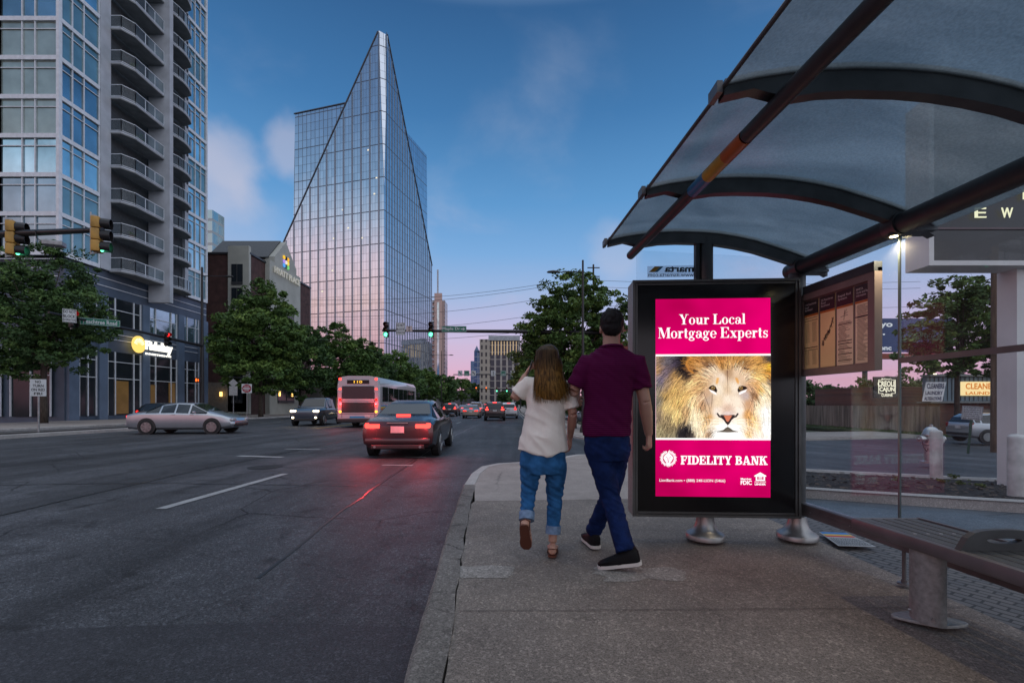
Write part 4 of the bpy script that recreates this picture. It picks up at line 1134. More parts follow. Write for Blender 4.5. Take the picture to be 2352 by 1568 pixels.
# soft light thrown by the lit panel comes from the emissive faces themselves
# ================================================================== BUILDINGS
def winmat(name, col, metal=.55, rough=.07, var=.2):
    return mat(name, col, rough, metal, var, .35)
M_WDARK = winmat('window_dark', (.22, .34, .42), .8)
M_WBLUE = winmat('window_blue', (.42, .62, .70), .85)
M_WCURT = mat('window_curtain', (.33, .40, .38), .12, .25, .12, .8, coat=.5)
M_WBLIND = mat('window_blind', (.17, .31, .36), .1, .4, .12, .8, coat=.5)
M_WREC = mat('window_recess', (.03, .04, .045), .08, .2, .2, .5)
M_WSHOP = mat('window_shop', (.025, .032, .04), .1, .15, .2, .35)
M_WARM = mat('window_lit', (.10, .06, .025), .3, 0, .4, .8, emit=(.75, .42, .12), es=.07)
M_WHITE = mat('white_mullion', (.74, .78, .84), .45, 0, .06)
M_CONC = mat('pale_concrete', (.46, .49, .54), .7, 0, .1, .8, .1, 30)
M_SLABU = mat('slab_concrete', (.24, .25, .26), .8, 0, .12, 1.5)
M_PODIUM = mat('blue_grey_panel', (.085, .115, .165), .55, .1, .12, .6)
M_PODIUM_L = mat('blue_grey_pier', (.13, .18, .26), .55, .1, .12, .6)
M_RAILGL = glass('balcony_glass', (.62, .74, .78), .10)

AB = thing('apartment_tower', 'tall blue glass apartment tower with rows of curved white balconies over a blue-grey podium', 'apartment building', (-40, 44, -.3))
FX, FY, Z0, FH = -35.8, 36.0, 12.9, 3.08
NF = 14
ZT = Z0 + NF * FH
# core volumes
MB().box(((FX - 20) / 1 + 9.98 - .02, 44.8, (Z0 + ZT) / 2), (19.6, 16.9, ZT - Z0)).build('core', mat('core_wall', (.06, .07, .08), .7), AB)
mb = MB(); mb.box((FX - 10.4, 45.1, 6.2), (20.4, 17.0, 13.3)); mb.build('podium', M_PODIUM, AB)
# spandrel bands, per floor
for k in range(NF + 1):
    z = Z0 + k * FH
    if z < 36: MB().box((FX - 10, FY - .02, z + .14), (20.0, .16, .34)).build('spandrel', M_WHITE, AB)
    MB().box((FX + .02, 37.75, z + .14), (.16, 3.4, .34)).build('spandrel', M_WHITE, AB)
    MB().box((FX + .02, 51.6, z + .14), (.16, 3.4, .34)).build('spandrel', M_WHITE, AB)
# corner post and columns
MB().box((FX - .02, FY - .02, (Z0 + ZT) / 2), (.24, .24, ZT - Z0)).build('corner_post', M_WHITE, AB)
MB().box((FX - .05, 40.0, (Z0 + ZT) / 2), (.34, 1.0, ZT - Z0)).build('column', M_CONC, AB)
MB().box((FX + 1.02, 45.08, (11.1 + ZT) / 2), (2.1, .46, ZT - 11.1)).build('fin_wall', M_CONC, AB)
MB().box((FX - .05, 49.95, (Z0 + ZT) / 2), (.3, .5, ZT - Z0)).build('column', M_CONC, AB)
MB().box((FX + .03, 53.3, (Z0 + ZT) / 2), (.18, .12, ZT - Z0)).build('corner_post', M_WHITE, AB)
rr = random.Random(5)
XS = [FX - .12, FX - 1.9, FX - 2.93, FX - 4.7, FX - 6.5, FX - 7.5, FX - 9.3]
wcount = 0
def win(parts, transom, m, axis, pos, name='window'):
    """parts: list of coordinates of mullions along axis; transom height; builds panes mesh + frame child"""
    za, zb = transom[0], transom[-1]
    a0, a1 = min(parts), max(parts)
    mb = MB()
    for i in range(len(parts) - 1):
        for j in range(len(transom) - 1):
            # every lite sits at a slightly different angle, as real glazing does
            q0, q1 = sorted((parts[i], parts[i + 1])); t = [rr.uniform(-.006, .006) for _ in range(4)]
            if axis == 'x': P = [(q0, pos + .06 + t[0], transom[j]), (q1, pos + .06 + t[1], transom[j]), (q1, pos + .06 + t[2], transom[j + 1]), (q0, pos + .06 + t[3], transom[j + 1])]
            else: P = [(pos - .06 + t[0], q0, transom[j]), (pos - .06 + t[1], q1, transom[j]), (pos - .06 + t[2], q1, transom[j + 1]), (pos - .06 + t[3], q0, transom[j + 1])]
            mb.quad(*P)
    w = mb.build(name, m, AB); sub(w, AB)
    mb = MB()
    for c_ in parts:
        if axis == 'x': mb.box((c_, pos, (za + zb) / 2), (.075, .10, zb - za))
        else: mb.box((pos, c_, (za + zb) / 2), (.10, .075, zb - za))
    for z in transom[1:-1] if len(transom) > 2 else []:
        if axis == 'x': mb.box(((a0 + a1) / 2, pos + .005, z), (a1 - a0, .07, .06))
        else: mb.box((pos - .005, (a0 + a1) / 2, z), (.07, a1 - a0, .06))
    mb.build('frame', M_WHITE, w)
    return w
for k in range(NF):
    z = Z0 + k * FH; tr = [z + .31, z + 2.45, z + FH]
    if z < 36:
        for g in (0, 3):
            win(XS[g:g + 4], tr, (M_WCURT if (k, g) in ((4, 0), (5, 0), (3, 0), (1, 3)) else rr.choice([M_WBLUE, M_WDARK])), 'x', FY)
    win([36.15, 37.05, 38.05, 39.45], tr, [M_WDARK, M_WBLIND, M_WBLUE, M_WDARK, M_WBLIND][(k * 3 + 1) % 5], 'y', FX)
    win([50.2, 51.4, 52.3, 53.2], tr, M_WBLUE if k % 4 else M_WBLIND, 'y', FX)
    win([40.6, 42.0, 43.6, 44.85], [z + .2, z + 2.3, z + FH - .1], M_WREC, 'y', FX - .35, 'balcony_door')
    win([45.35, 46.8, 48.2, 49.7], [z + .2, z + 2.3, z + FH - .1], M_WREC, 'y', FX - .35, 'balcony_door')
    # balcony, straight, left of the fin
    def balcony(out, z):
        sl = MB().prism([(p[0], p[1], z - .10) for p in out], (0, 0, .22)).build('balcony', M_SLABU, AB); sub(sl, AB)
        edge = out[1:-1]
        mbp = MB(); mg = MB()
        mbp.prism([(p[0] + (.012 if p[0] > FX + .5 else 0), p[1], z + .0) for p in out], (0, 0, .13))
        cx_ = sum(p[0] for p in out) / len(out); cy_ = sum(p[1] for p in out) / len(out)
        ed = [(p[0] + (cx_ - p[0]) * .03, p[1] + (cy_ - p[1]) * .02) for p in edge]
        ed = [(FX + .02, ed[0][1])] + ed + ([(FX + .02, ed[-1][1])] if out[0][1] < 45 and False else [])
        mr = MB()
        for i in range(len(ed) - 1):
            a = Vector((*ed[i], 0)); b = Vector((*ed[i + 1], 0)); n = max(1, round((b - a).length / 1.0))
            mr.bar(a + Vector((0, 0, z + 1.2)), b + Vector((0, 0, z + 1.2)), .06, .05)
            mr.bar(a + Vector((0, 0, z + .22)), b + Vector((0, 0, z + .22)), .04, .04)
            for q in range(n + 1):
                p = a.lerp(b, q / n); mr.bar(p + Vector((0, 0, z + .12)), p + Vector((0, 0, z + 1.18)), .045, .045)
            mg.add([a + Vector((0, 0, z + .26)), b + Vector((0, 0, z + .26)), b + Vector((0, 0, z + 1.15)), a + Vector((0, 0, z + 1.15))], [(0, 1, 2, 3)])
        mr.build('railing', M_WHITE, sl); mg.build('glass_panel', M_RAILGL, sl)
        me = mbp.build('slab_edge', M_CONC, sl)
    if z < 46:
        balcony([(FX, 40.45), (FX + 1.0, 40.5), (FX + 1.55, 41.4), (FX + 1.55, 44.84), (FX, 44.84)], z)
    c = [(FX + .1, 45.33)] + [(FX + .45 + 1.25 * math.sin(math.pi * (.18 + .64 * t)), 45.33 + 3.9 * t) for t in np.linspace(0, 1, 7)] + [(FX, 49.6)]
    if z < 50: balcony(c, z)
# lit blinds and a few lived-in windows on balconies are left to the glass; podium detail
PX = FX + .02
for z in (12.45, 11.75, 11.1): MB().box((PX - 8, FY - .42, z), (16.5, .05, .05)).build('trim_line', M_WHITE, AB)
for z in (12.2, 11.5):
    MB().box((PX - .18, 45.1, z), (.04, 16.8, .06)).build('trim_line', M_WHITE, AB)
bays = [(37.7, 39.3), (40.35, 43.97), (45.0, 48.7), (49.75, 52.1)]
piers = [(36.7, 37.6), (39.4, 40.25), (44.07, 44.9), (48.8, 49.65), (52.2, 53.5)]
for a, b in piers: MB().box((PX - .08, (a + b) / 2, 5.2), (.3, b - a - .02, 11.0)).build('pier', M_PODIUM_L, AB)
for i, (a, b) in enumerate(bays):
    ms = [a + .02, a + (b - a) * .22, a + (b - a) * .78, b - .02] if b - a > 2 else [a + .02, (a + b) / 2, b - .02]
    win(ms, [8.0, 9.6, 10.65], [M_WDARK, M_WSHOP, M_WBLUE, M_WDARK][i], 'y', PX - .1)
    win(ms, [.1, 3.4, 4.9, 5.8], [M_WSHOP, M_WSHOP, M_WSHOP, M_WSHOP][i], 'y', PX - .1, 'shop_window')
    for z in (7.4, 6.9): MB().box((PX - .17, (a + b) / 2, z), (.06, b - a, .05)).build('trim_line', M_WHITE, AB)
for (a, b, z0, z1) in ((41.1, 42.6, .2, 3.2), (45.2, 45.8, .6, 3.0), (47.6, 48.5, .6, 3.3)):
    MB().box((PX - .12, (a + b) / 2, (z0 + z1) / 2), (.02, b - a, z1 - z0)).build('lit_interior', M_WARM, AB)
for x in (-38.5, -42.5, -46.5):
    win([x - 1.6, x, x + 1.6], [.1, 3.4, 5.8], M_WSHOP, 'x', 36.5 - .1, 'shop_window')
# illuminated sign
SG = M_SGN = glow('sign_white', (1, .97, .88), 1.3)
s = thing('wall_sign', 'lit white wall sign with yellow disc on the blue-grey podium', 'sign', (PX, 45, 6.3))
text_mb('Fidelity', (PX + .28, 45.75, 6.68), 3.5, 1.15, right=(0, 1, 0), bold=.045, ext=.12).build('lettering', SG, s)
text_mb('INVESTMENTS', (PX + .28, 45.7, 5.98), 3.3, .2, right=(0, 1, 0), bold=.03, ext=.06).build('lettering', SG, s)
mb = MB(); c0 = Vector((PX + .2, 43.3, 6.75))
mb.prism([c0 + Vector((0, .75 * math.cos(t), .8 * math.sin(t))) for t in np.linspace(0, 6.283, 29)[:-1]], (.12, 0, 0)); dsk = mb.build('disc', glow('sign_yellow', (1, .66, .16), 1.15), s); sub(dsk, s)
mb = MB()
for k in range(9):
    t = R(20 + k * 17.5); a_ = c0 + Vector((.13, .2 * math.cos(t), .2 * math.sin(t) - .15)); b_ = c0 + Vector((.13, .62 * math.cos(t), .66 * math.sin(t) - .08)); n_ = Vector((0, -math.sin(t), math.cos(t))) * .05
    mb.add([a_, b_ - n_, b_ + n_], [(0, 1, 2)])
mb.build('sun_rays', SG, dsk)
MB().box((PX + .14, 45.3, 6.35), (.04, 5.6, .1)).build('raceway', M_STEEL, s)

# ------------------------------------------------------------------ grid-fronted material for far glass
def grid_mat(name, glass_c, line_c, sx, sz, wx=.06, wz=.06, metal=.9, rough=.06, band=None, broad=None, bandc=(.2, .2, .2), jit=.02):
    """curtain wall: mullion grid in the wall's own metres; broad=(period, width) adds opaque vertical piers"""
    m = bpy.data.materials.new(name); m.use_nodes = True; nt = m.node_tree; N = nt.nodes.new; L = nt.links.new; b = nt.nodes['Principled BSDF']
    t = N('ShaderNodeTexCoord'); g = N('ShaderNodeNewGeometry')
    vt = N('ShaderNodeVectorTransform'); vt.vector_type = 'NORMAL'; vt.convert_from = 'WORLD'; vt.convert_to = 'OBJECT'; L(g.outputs['True Normal'], vt.inputs[0])
    sn = N('ShaderNodeSeparateXYZ'); L(vt.outputs[0], sn.inputs[0]); sp = N('ShaderNodeSeparateXYZ'); L(t.outputs['Object'], sp.inputs[0])
    def M_(op, a, b_=None, c=None):
        n = N('ShaderNodeMath'); n.operation = op
        for i, v in enumerate((a, b_, c)):
            if v is None: continue
            if isinstance(v, (int, float)): n.inputs[i].default_value = v
            else: L(v, n.inputs[i])
        return n.outputs[0]
    ax = M_('GREATER_THAN', M_('ABSOLUTE', sn.outputs[0]), .7)
    hcoord = M_('ADD', M_('MULTIPLY', sp.outputs[0], M_('SUBTRACT', 1.0, ax)), M_('MULTIPLY', sp.outputs[1], ax))
    def lines(c, per, w): return M_('LESS_THAN', M_('MULTIPLY', M_('FRACT', M_('DIVIDE', M_('ADD', c, 1000 * per), per)), per), w)
    lh = lines(hcoord, sx, wx); lv = lines(sp.outputs[2], sz, wz)
    li = M_('MAXIMUM', lh, lv)
    if band: li = M_('MAXIMUM', li, lines(sp.outputs[2], band[0], band[1]))
    cellx = M_('FLOOR', M_('DIVIDE', M_('ADD', hcoord, 1000 * sx), sx)); cellz = M_('FLOOR', M_('DIVIDE', M_('ADD', sp.outputs[2], 1000 * sz), sz))
    cb = N('ShaderNodeCombineXYZ'); L(cellx, cb.inputs[0]); L(cellz, cb.inputs[1]); L(ax, cb.inputs[2])
    wn_ = N('ShaderNodeTexWhiteNoise'); wn_.noise_dimensions = '3D'; L(cb.outputs[0], wn_.inputs[0])
    # pane colour
    mx = N('ShaderNodeMix'); mx.data_type = 'RGBA'; L(wn_.outputs['Value'], mx.inputs[0]); mx.inputs[6].default_value = (*[c * .86 for c in glass_c], 1); mx.inputs[7].default_value = (*glass_c, 1)
    col = mx.outputs[2]; met = M_('MULTIPLY', M_('SUBTRACT', 1, li), metal)
    m2 = N('ShaderNodeMix'); m2.data_type = 'RGBA'; L(li, m2.inputs[0]); L(col, m2.inputs[6]); m2.inputs[7].default_value = (*line_c, 1); col = m2.outputs[2]
    if broad:
        bl = lines(hcoord, broad[0], broad[1]); m3 = N('ShaderNodeMix'); m3.data_type = 'RGBA'; L(bl, m3.inputs[0]); L(col, m3.inputs[6]); m3.inputs[7].default_value = (*bandc, 1); col = m3.outputs[2]
        met = M_('MULTIPLY', met, M_('SUBTRACT', 1, M_('MULTIPLY', bl, .55)))
    L(col, b.inputs['Base Color']); L(met, b.inputs['Metallic']); b.inputs['Roughness'].default_value = rough
    # panes are never perfectly parallel
    vs = N('ShaderNodeVectorMath'); vs.operation = 'SUBTRACT'; L(wn_.outputs['Color'], vs.inputs[0]); vs.inputs[1].default_value = (.5, .5, .5)
    v2 = N('ShaderNodeVectorMath'); v2.operation = 'SCALE'; L(vs.outputs[0], v2.inputs[0]); v2.inputs['Scale'].default_value = jit
    v3 = N('ShaderNodeVectorMath'); v3.operation = 'ADD'; L(g.outputs['Normal'], v3.inputs[0]); L(v2.outputs[0], v3.inputs[1])
    v4 = N('ShaderNodeVectorMath'); v4.operation = 'NORMALIZE'; L(v3.outputs[0], v4.inputs[0]); L(v4.outputs[0], b.inputs['Normal'])
    return m

# ------------------------------------------------------------------ the pointed glass tower (local x along the left face, local y along the right face)
TC = Vector((-47.8, 170, -1.2)); TRZ = math.atan2(-.275, .961) 
TW = thing('glass_tower', 'huge pointed glass office tower with sloping blade-like top reflecting the pink dusk', 'office tower', tuple(TC), TRZ, local=True)
M_TG = grid_mat('tower_glass', (.66, .72, .80), (.10, .11, .14), 1.28, 3.1, .09, .09, .92, .03, band=(12.4, .35), jit=.010)
M_TB = grid_mat('tower_back_glass', (.60, .68, .78), (.12, .14, .17), 2.0, 3.3, .22, .14, .92, .03, band=(13.2, .35), jit=.012)
zc_ = 1.2
def cutbox(x0, x1, y0, y1, z0, z1, planes, chamfer=None):
    bm = bmesh.new(); bmesh.ops.create_cube(bm, size=1)
    for v in bm.verts: v.co = Vector(((x0 + x1) / 2 + v.co.x * (x1 - x0), (y0 + y1) / 2 + v.co.y * (y1 - y0), (z0 + z1) / 2 + v.co.z * (z1 - z0)))
    for co, no in planes:
        bmesh.ops.bisect_plane(bm, geom=bm.verts[:] + bm.edges[:] + bm.faces[:], plane_co=co, plane_no=no, clear_outer=True)
        es = [e for e in bm.edges if len(e.link_faces) == 1]
        if es: bmesh.ops.contextual_create(bm, geom=es)
    me = bpy.data.meshes.new('m'); bm.to_mesh(me); bm.free(); return me
def zcut(s_, r_): return 146.2 - 1.74 * s_ - 2.0 * r_
# slanted cut: z = 142.2 - 1.74*s' - 2.0*r'  (s = -x)
n_ = Vector((-1.74, 2.0, 1.0)).normalized()
# the corner is chamfered only in its upper half
me = cutbox(-56, 0, 0, 40.5, 0, 151, [(Vector((0, 0, 146.2)), n_), (Vector((0, 0, 81.3)), Vector((1.0, -1.0, .039)).normalized()), (Vector((0, 0, 142.4)), Vector((0, 0, 1)))])
link('prow', me, M_TG, TW)
me = cutbox(-43.6, -6, 4, 47, 0, 120.4, [(Vector((-43.6, 0, 120)), Vector((-1, 0, -.014)).normalized()), (Vector((0, 47, 120)), Vector((0, 1, -.02)).normalized())])
me2 = cutbox(-45.6, -6, 4.02, 50, 0, 120.4, [(Vector((-43.6, 0, 120)), Vector((-1, 0, .018)).normalized()), (Vector((0, 47, 120)), Vector((0, 1, .02)).normalized())])
bpy.data.meshes.remove(me)
link('main_block', me2, M_TB, TW)
M_FIN = mat('tower_fin', (.24, .27, .31), .3, .8)
for k in range(15):
    x = -2.2 - k * 3.84; zt = zcut(-x + .5, 0) - .4
    if zt > 1: MB().box((x, -.10, zt / 2), (.62, .16, zt)).build('facade_fin', M_FIN, TW)
for k in range(20):
    y = 1.6 + k * 2.0; zt = zcut(0, y + .3) - .4
    if y < 40.3: MB().box((.10, y, zt / 2), (.16, .35, zt)).build('facade_fin', M_FIN, TW)
# edge trims
M_TRIM = mat('tower_trim', (.09, .10, .12), .5, .4)
mb = MB()
mb.bar((-2.6, -.12, zcut(2.6, 0)), (-55.9, -.12, zcut(55.9, 0)), .3, .35); mb.build('roof_edge', M_TRIM, TW)
mb = MB(); mb.bar((.12, 2.2, zcut(0, 2.2)), (.12, 40.4, zcut(0, 40.4)), .3, .35); mb.build('roof_edge', M_TRIM, TW)
mb = MB(); mb.bar((-44.0, 3.9, 120.5), (-16, 3.9, 120.5), .4, .35); mb.build('roof_edge', M_TRIM, TW)
rr = random.Random(9)
for _ in range(9):
    s_ = rr.uniform(3, 30); z_ = rr.uniform(70, 110) - s_
    MB().box((-s_, -.06, z_), (.7, .05, .5)).build('lit_office', glow('office_light', (1, .9, .7), .9) if _ == 0 else bpy.data.materials['office_light'], TW)

# ------------------------------------------------------------------ brick hotel
M_BRICK = mat('dark_brick', (.075, .036, .032), .8, 0, .25, 1.2)
M_STUC = mat('stucco', (.42, .43, .39), .75, 0, .08, .5)
HT = thing('brick_hotel', 'six-storey dark brick hotel with pale stucco bays and a gabled corner', 'hotel', (-45, 72, -.4))
HX = -35.7
MB().box((HX - 8.9, 71.4, 10.5), (17.6, 18.6, 21.8)).build('wall', M_BRICK, HT)
MB().box((-37.1, 61.95, 11.1), (2.84, .5, 22.8)).build('stucco_bay', M_STUC, HT)
def hw(z0, z1, a, b, axis='x', pos=61.6, name='window'):
    if axis == 'x': w = MB().box(((a + b) / 2, pos, (z0 + z1) / 2), (b - a, .1, z1 - z0)).build(name, M_WSHOP, HT)
    else: w = MB().box((pos, (a + b) / 2, (z0 + z1) / 2), (.1, b - a, z1 - z0)).build(name, M_WSHOP, HT)
    sub(w, HT); mb = MB()
    if axis == 'x':
        mb.box(((a + b) / 2, pos - .08, (z0 + z1) / 2), (.1, .06, z1 - z0))
        mb.box(((a + b) / 2, pos - .07, z0 + .2), (b - a, .05, .4))
    else:
        mb.box((pos + .08, (a + b) / 2, (z0 + z1) / 2), (.06, .12, z1 - z0)); mb.box((pos + .07, (a + b) / 2, z0 + .2), (.05, b - a, .4))
    mb.build('frame', M_STEEL, w); return w
for k in range(6):
    z = 1.2 + k * 3.2; hw(z, z + 2.8, -38.0, -36.5, 'x', 61.66)
    if k < 5: hw(z, z + 2.6, 68.2, 73.2, 'y', HX + .62)
# gabled bay on the side facing the road
MB().prism([(HX + .55, 66.0, -.5), (HX + .55, 75.6, -.5), (HX + .55, 75.6, 22.0), (HX + .55, 74.2, 22.0), (HX + .55, 74.2, 22.9), (HX + .55, 70.8, 26.2), (HX + .55, 67.4, 22.9), (HX + .55, 67.4, 22.0), (HX + .55, 66.0, 22.0)], (-1.4, 0, 0)).build('gable', M_STUC, HT)
MB().prism([(HX - .3, 67.0, 22.7), (HX - .3, 70.8, 26.4), (HX - .3, 74.6, 22.7)], (-9, 0, 0)).build('roof', mat('metal_roof', (.06, .065, .07), .5, .3), HT)
MB().box((HX - 8.9, 71.4, 21.6), (17.9, 18.9, .25)).build('parapet', M_STEEL, HT)
MB().box((HX - 9, 62.0, 2.0), (17.6, .6, 4.0)).build('base', mat('stone_base', (.2, .19, .17), .7), HT)
for x in (-42.2, -39.2):
    MB().box((x, 61.3, 2.4), (.25, .25, .6), bev=.03).build('wall_lamp', glow('lamp_amber', (1, .55, .15), 3) if x < -42 else bpy.data.materials['lamp_amber'], HT)
s = thing('hotel_sign', 'raised pale capital letters under coloured dots on the hotel gable', 'sign', (HX + .6, 70.8, 20))
text_mb('HYATT PLACE', (HX + .75, 70.9, 20.9), 8.0, .95, right=(0, 1, 0), bold=.02, ext=.1).build('lettering', mat('sign_ivory', (.6, .58, .5), .5, emit=(.9, .85, .7), es=.15), s)
dots = [[(1, .6, .05), (.02, .02, .03), (1, .5, .05)], [(.45, .3, .9), (.9, .8, .7), (.9, .7, .1)], [(.1, .4, .95), (.05, .1, .1), (.2, .7, .2)]]
for i in range(3):
    for j in range(3):
        mb = MB(); c0 = Vector((HX + .62, 70.0 + j * .62, 23.6 - i * .62)); mb.prism([c0 + Vector((0, .3 * math.cos(t), .3 * math.sin(t))) for t in np.linspace(0, 6.283, 13)[:-1]], (.1, 0, 0))
        mb.build('coloured_dot', glow('dot_%d%d' % (i, j), dots[i][j], .9), s)

# ------------------------------------------------------------------ shop row under the trees on the left
SR = thing('shop_row', 'low dark row of shops with awnings under the street trees', 'shops', (-36, 105, -.6))
MB().box((-39.5, 112, 2.9), (8, 54, 7)).build('wall', mat('shop_wall', (.12, .12, .11), .8, 0, .25, .4), SR)
for k in range(9):
    y = 88 + k * 5.8
    w = MB().box((-35.45, y, 1.6), (.06, 4.2, 3.0)).build('shop_window', M_WARM if k in (1, 3, 4, 7) else M_WSHOP, SR); sub(w, SR)
    MB().box((-35.4, y, 1.6), (.08, .1, 3.0)).build('frame', M_STEEL, w)
    MB().prism([(-35.45, y - 2.3, 3.9), (-34.2, y - 2.3, 3.2), (-35.45, y - 2.3, 3.2)], (0, 4.6, 0)).build('awning', mat('awning_cloth', (.05, .07, .08), .8), SR)
s = thing('shop_sign', 'dark sign board with pale capitals over a shop front', 'sign', (-35.2, 88, 4.6))
MB().box((-34.6, 88.5, 5.2), (.1, 7.5, 2.0)).build('board', M_STEEL, s)
text_mb('REVIVAL\nRUGS', (-34.4, 88.5, 5.2), 6, 1.4, right=(0, 1, 0), bold=.03, ext=.02).build('lettering', M_WHT, s)

# ------------------------------------------------------------------ far towers
def block(name, label, cat, u0, u1, vt, Y, dep, m, group=None, extra=None):
    x0 = (u0 - 1176) / 1045 * Y; x1 = (u1 - 1176) / 1045 * Y; zt = CAMZ + (926 - vt) / 1045 * Y
    t = thing(name, label, cat, ((x0 + x1) / 2, Y + dep / 2, -2), 0, group)
    MB().box(((x0 + x1) / 2, Y + dep / 2, (zt - 2) / 2), (x1 - x0, dep, zt + 2)).build('body', m, t)
    if extra: extra(t, x0, x1, zt, Y)
    return t
M_RES = grid_mat('residential_grid', (.20, .19, .20), (.42, .32, .31), 4.2, 3.6, 2.3, 1.5, .3, .2)
def resx(t, x0, x1, zt, Y):
    w = x1 - x0
    MB().box((x0 + w * .62, Y - 1.0, zt / 2 + 2), (w * .44, 2, zt + 8)).build('stair_shaft', mat('pink_stucco', (.62, .44, .40), .8, 0, .06), t)
    MB().box((x0 + w * .62, Y - 2.1, zt / 2 + 1), (w * .13, .3, zt - 6)).build('window_strip', M_WBLUE, t)
    MB().box((x0 + w * .58, Y, zt + 16), (1.2, 1.2, 22)).build('mast', M_CONC, t)
    for k in range(22): MB().box((x0 + w * .2, Y - .8, 6 + k * 4.2), (w * .36, 1.6, .9)).build('balcony', M_WDARK, t)
block('residential_tower', 'slender pink residential tower with a rooftop mast beyond the glass tower', 'apartment building', 983, 1022, 690, 400, 16, M_RES, extra=resx)
block('office_block', 'small dark glass block with sloping top low on the horizon', 'office building', 1089, 1105, 806, 500, 20, grid_mat('dark_grid', (.12, .2, .32), (.3, .34, .4), 5, 6, .8, .8, .8, .1),
      extra=lambda t, x0, x1, zt, Y: MB().prism([(x0, Y, zt), (x1, Y, zt - 2), (x1 - 3, Y, zt + 2), (x0 + 3, Y, zt + 6)], (0, 12, 0)).build('sloping_top', M_WDARK, t))
block('office_block', 'narrow teal glass block left of the dark sloping one', 'office building', 1081, 1089, 829, 510, 20, M_WDARK)
M_HOT2 = grid_mat('far_hotel_grid', (.05, .06, .08), (.42, .40, .37), 3.0, 3.6, .9, .35, .5, .2)
def ho(t, x0, x1, zt, Y):
    w = x1 - x0
    MB().box((x0 + w * .12, Y - .6, zt / 2), (w * .26, 1.2, zt + 1)).build('end_bay', grid_mat('end_bay_grid', (.05, .05, .06), (.46, .42, .36), 2.2, 3.6, 1.3, 1.5, .3, .3), t)
    MB().box((x0 + w * .60, Y + .5, zt + 1.1), (w * .78, 4, 2.4)).build('roof_crown', M_CONC, t)
    for k in range(9): MB().box((x0 + w * (.3 + .075 * k), Y - .12, zt - 3.8), (.35, .2, 6.8)).build('lit_fin', glow('fin_glow', (1, .72, .42), .55) if k == 0 else bpy.data.materials['fin_glow'], t)
block('hotel_slab', 'pale ribbed hotel slab with a lit top storey at the end of the road', 'hotel', 1103, 1195, 782, 230, 25, M_HOT2, extra=ho)
block('glass_apartment_tower', 'green glass tower peeping past the edge of the balcony tower', 'apartment building', 455, 488, 482, 120, 5, grid_mat('green_grid', (.35, .5, .52), (.42, .48, .5), 2.2, 3.2, .15, .7, .85, .08))
block('low_building', 'long low grey building behind the far trees', 'building', 990, 1110, 896, 260, 12, mat('far_grey', (.25, .25, .27), .8))
bb = thing('brick_shop', 'red brick building with white band behind the large right-hand tree', 'building', (19, 62, -.5))
MB().box((19.5, 66, 5.4), (17, 8, 12.4)).build('wall', mat('red_brick', (.22, .06, .05), .8, 0, .2, 1.5), bb)
MB().box((19.5, 61.9, 10.2), (17.2, .3, 1.2)).build('cornice', M_WHITE, bb)
for k in range(4):
    w = MB().box((13.5 + k * 3.6, 61.95, 6.2), (1.6, .2, 2.2)).build('window', M_WSHOP, bb)

# ------------------------------------------------------------------ right side: cleaners building, fence, billboard, monument sign
M_BRK2 = bpy.data.materials.new('red_brickwork'); M_BRK2.use_nodes = True; _nt = M_BRK2.node_tree; _b = _nt.nodes['Principled BSDF']; _t = _nt.nodes.new('ShaderNodeTexCoord')
_mp = _nt.nodes.new('ShaderNodeMapping'); _mp.inputs['Rotation'].default_value = (R(90), 0, 0); _br = _nt.nodes.new('ShaderNodeTexBrick'); _br.inputs['Scale'].default_value = 2.2
_br.inputs['Color1'].default_value = (.16, .05, .035, 1); _br.inputs['Color2'].default_value = (.10, .035, .03, 1); _br.inputs['Mortar'].default_value = (.2, .18, .16, 1)
_nt.links.new(_t.outputs['Object'], _mp.inputs[0]); _nt.links.new(_mp.outputs[0], _br.inputs['Vector']); _nt.links.new(_br.outputs['Color'], _b.inputs['Base Color']); _b.inputs['Roughness'].default_value = .85
CL = thing('dry_cleaners_shop', 'low brick laundry shop with blue-grey metal fascia behind the wooden fence', 'shop building', (38, 38, -1))
MB().box((41.5, 40.5, .6), (20, 12, 3.6)).build('wall', M_BRK2, CL)
MB().box((33.9, 42, 1.0), (7.2, 7, 3.1)).build('side_wing', M_BRK2, CL)
mb = MB(); x0, x1 = 31.2, 51; zb, zt = 1.15 + (926 - 921) / 1045 * 34.4, 1.15 + 62 / 1045 * 34.4
mb.box(((x0 + x1) / 2, 34.4, (zb + zt) / 2), (x1 - x0, .4, zt - zb))
fa = mb.build('fascia', mat('blue_metal', (.14, .19, .23), .5, .3, .15, 1.2), CL); sub(fa, CL)
mb = MB()
for k in range(60): mb.box((x0 + .2 + k * .33, 34.18, (zb + zt) / 2), (.03, .03, zt - zb - .1))
struct_ = mb.build('seams', M_STEEL, fa); struct_['kind'] = 'stuff'
MB().box(((x0 + x1) / 2, 34.2, zt + .05), (x1 - x0 + .3, .9, .12)).build('coping', M_ALU_L, CL)
MB().box(((x0 + x1) / 2, 34.5, zb - .08), (x1 - x0, 1.2, .1)).build('soffit', M_ALU_L, CL)
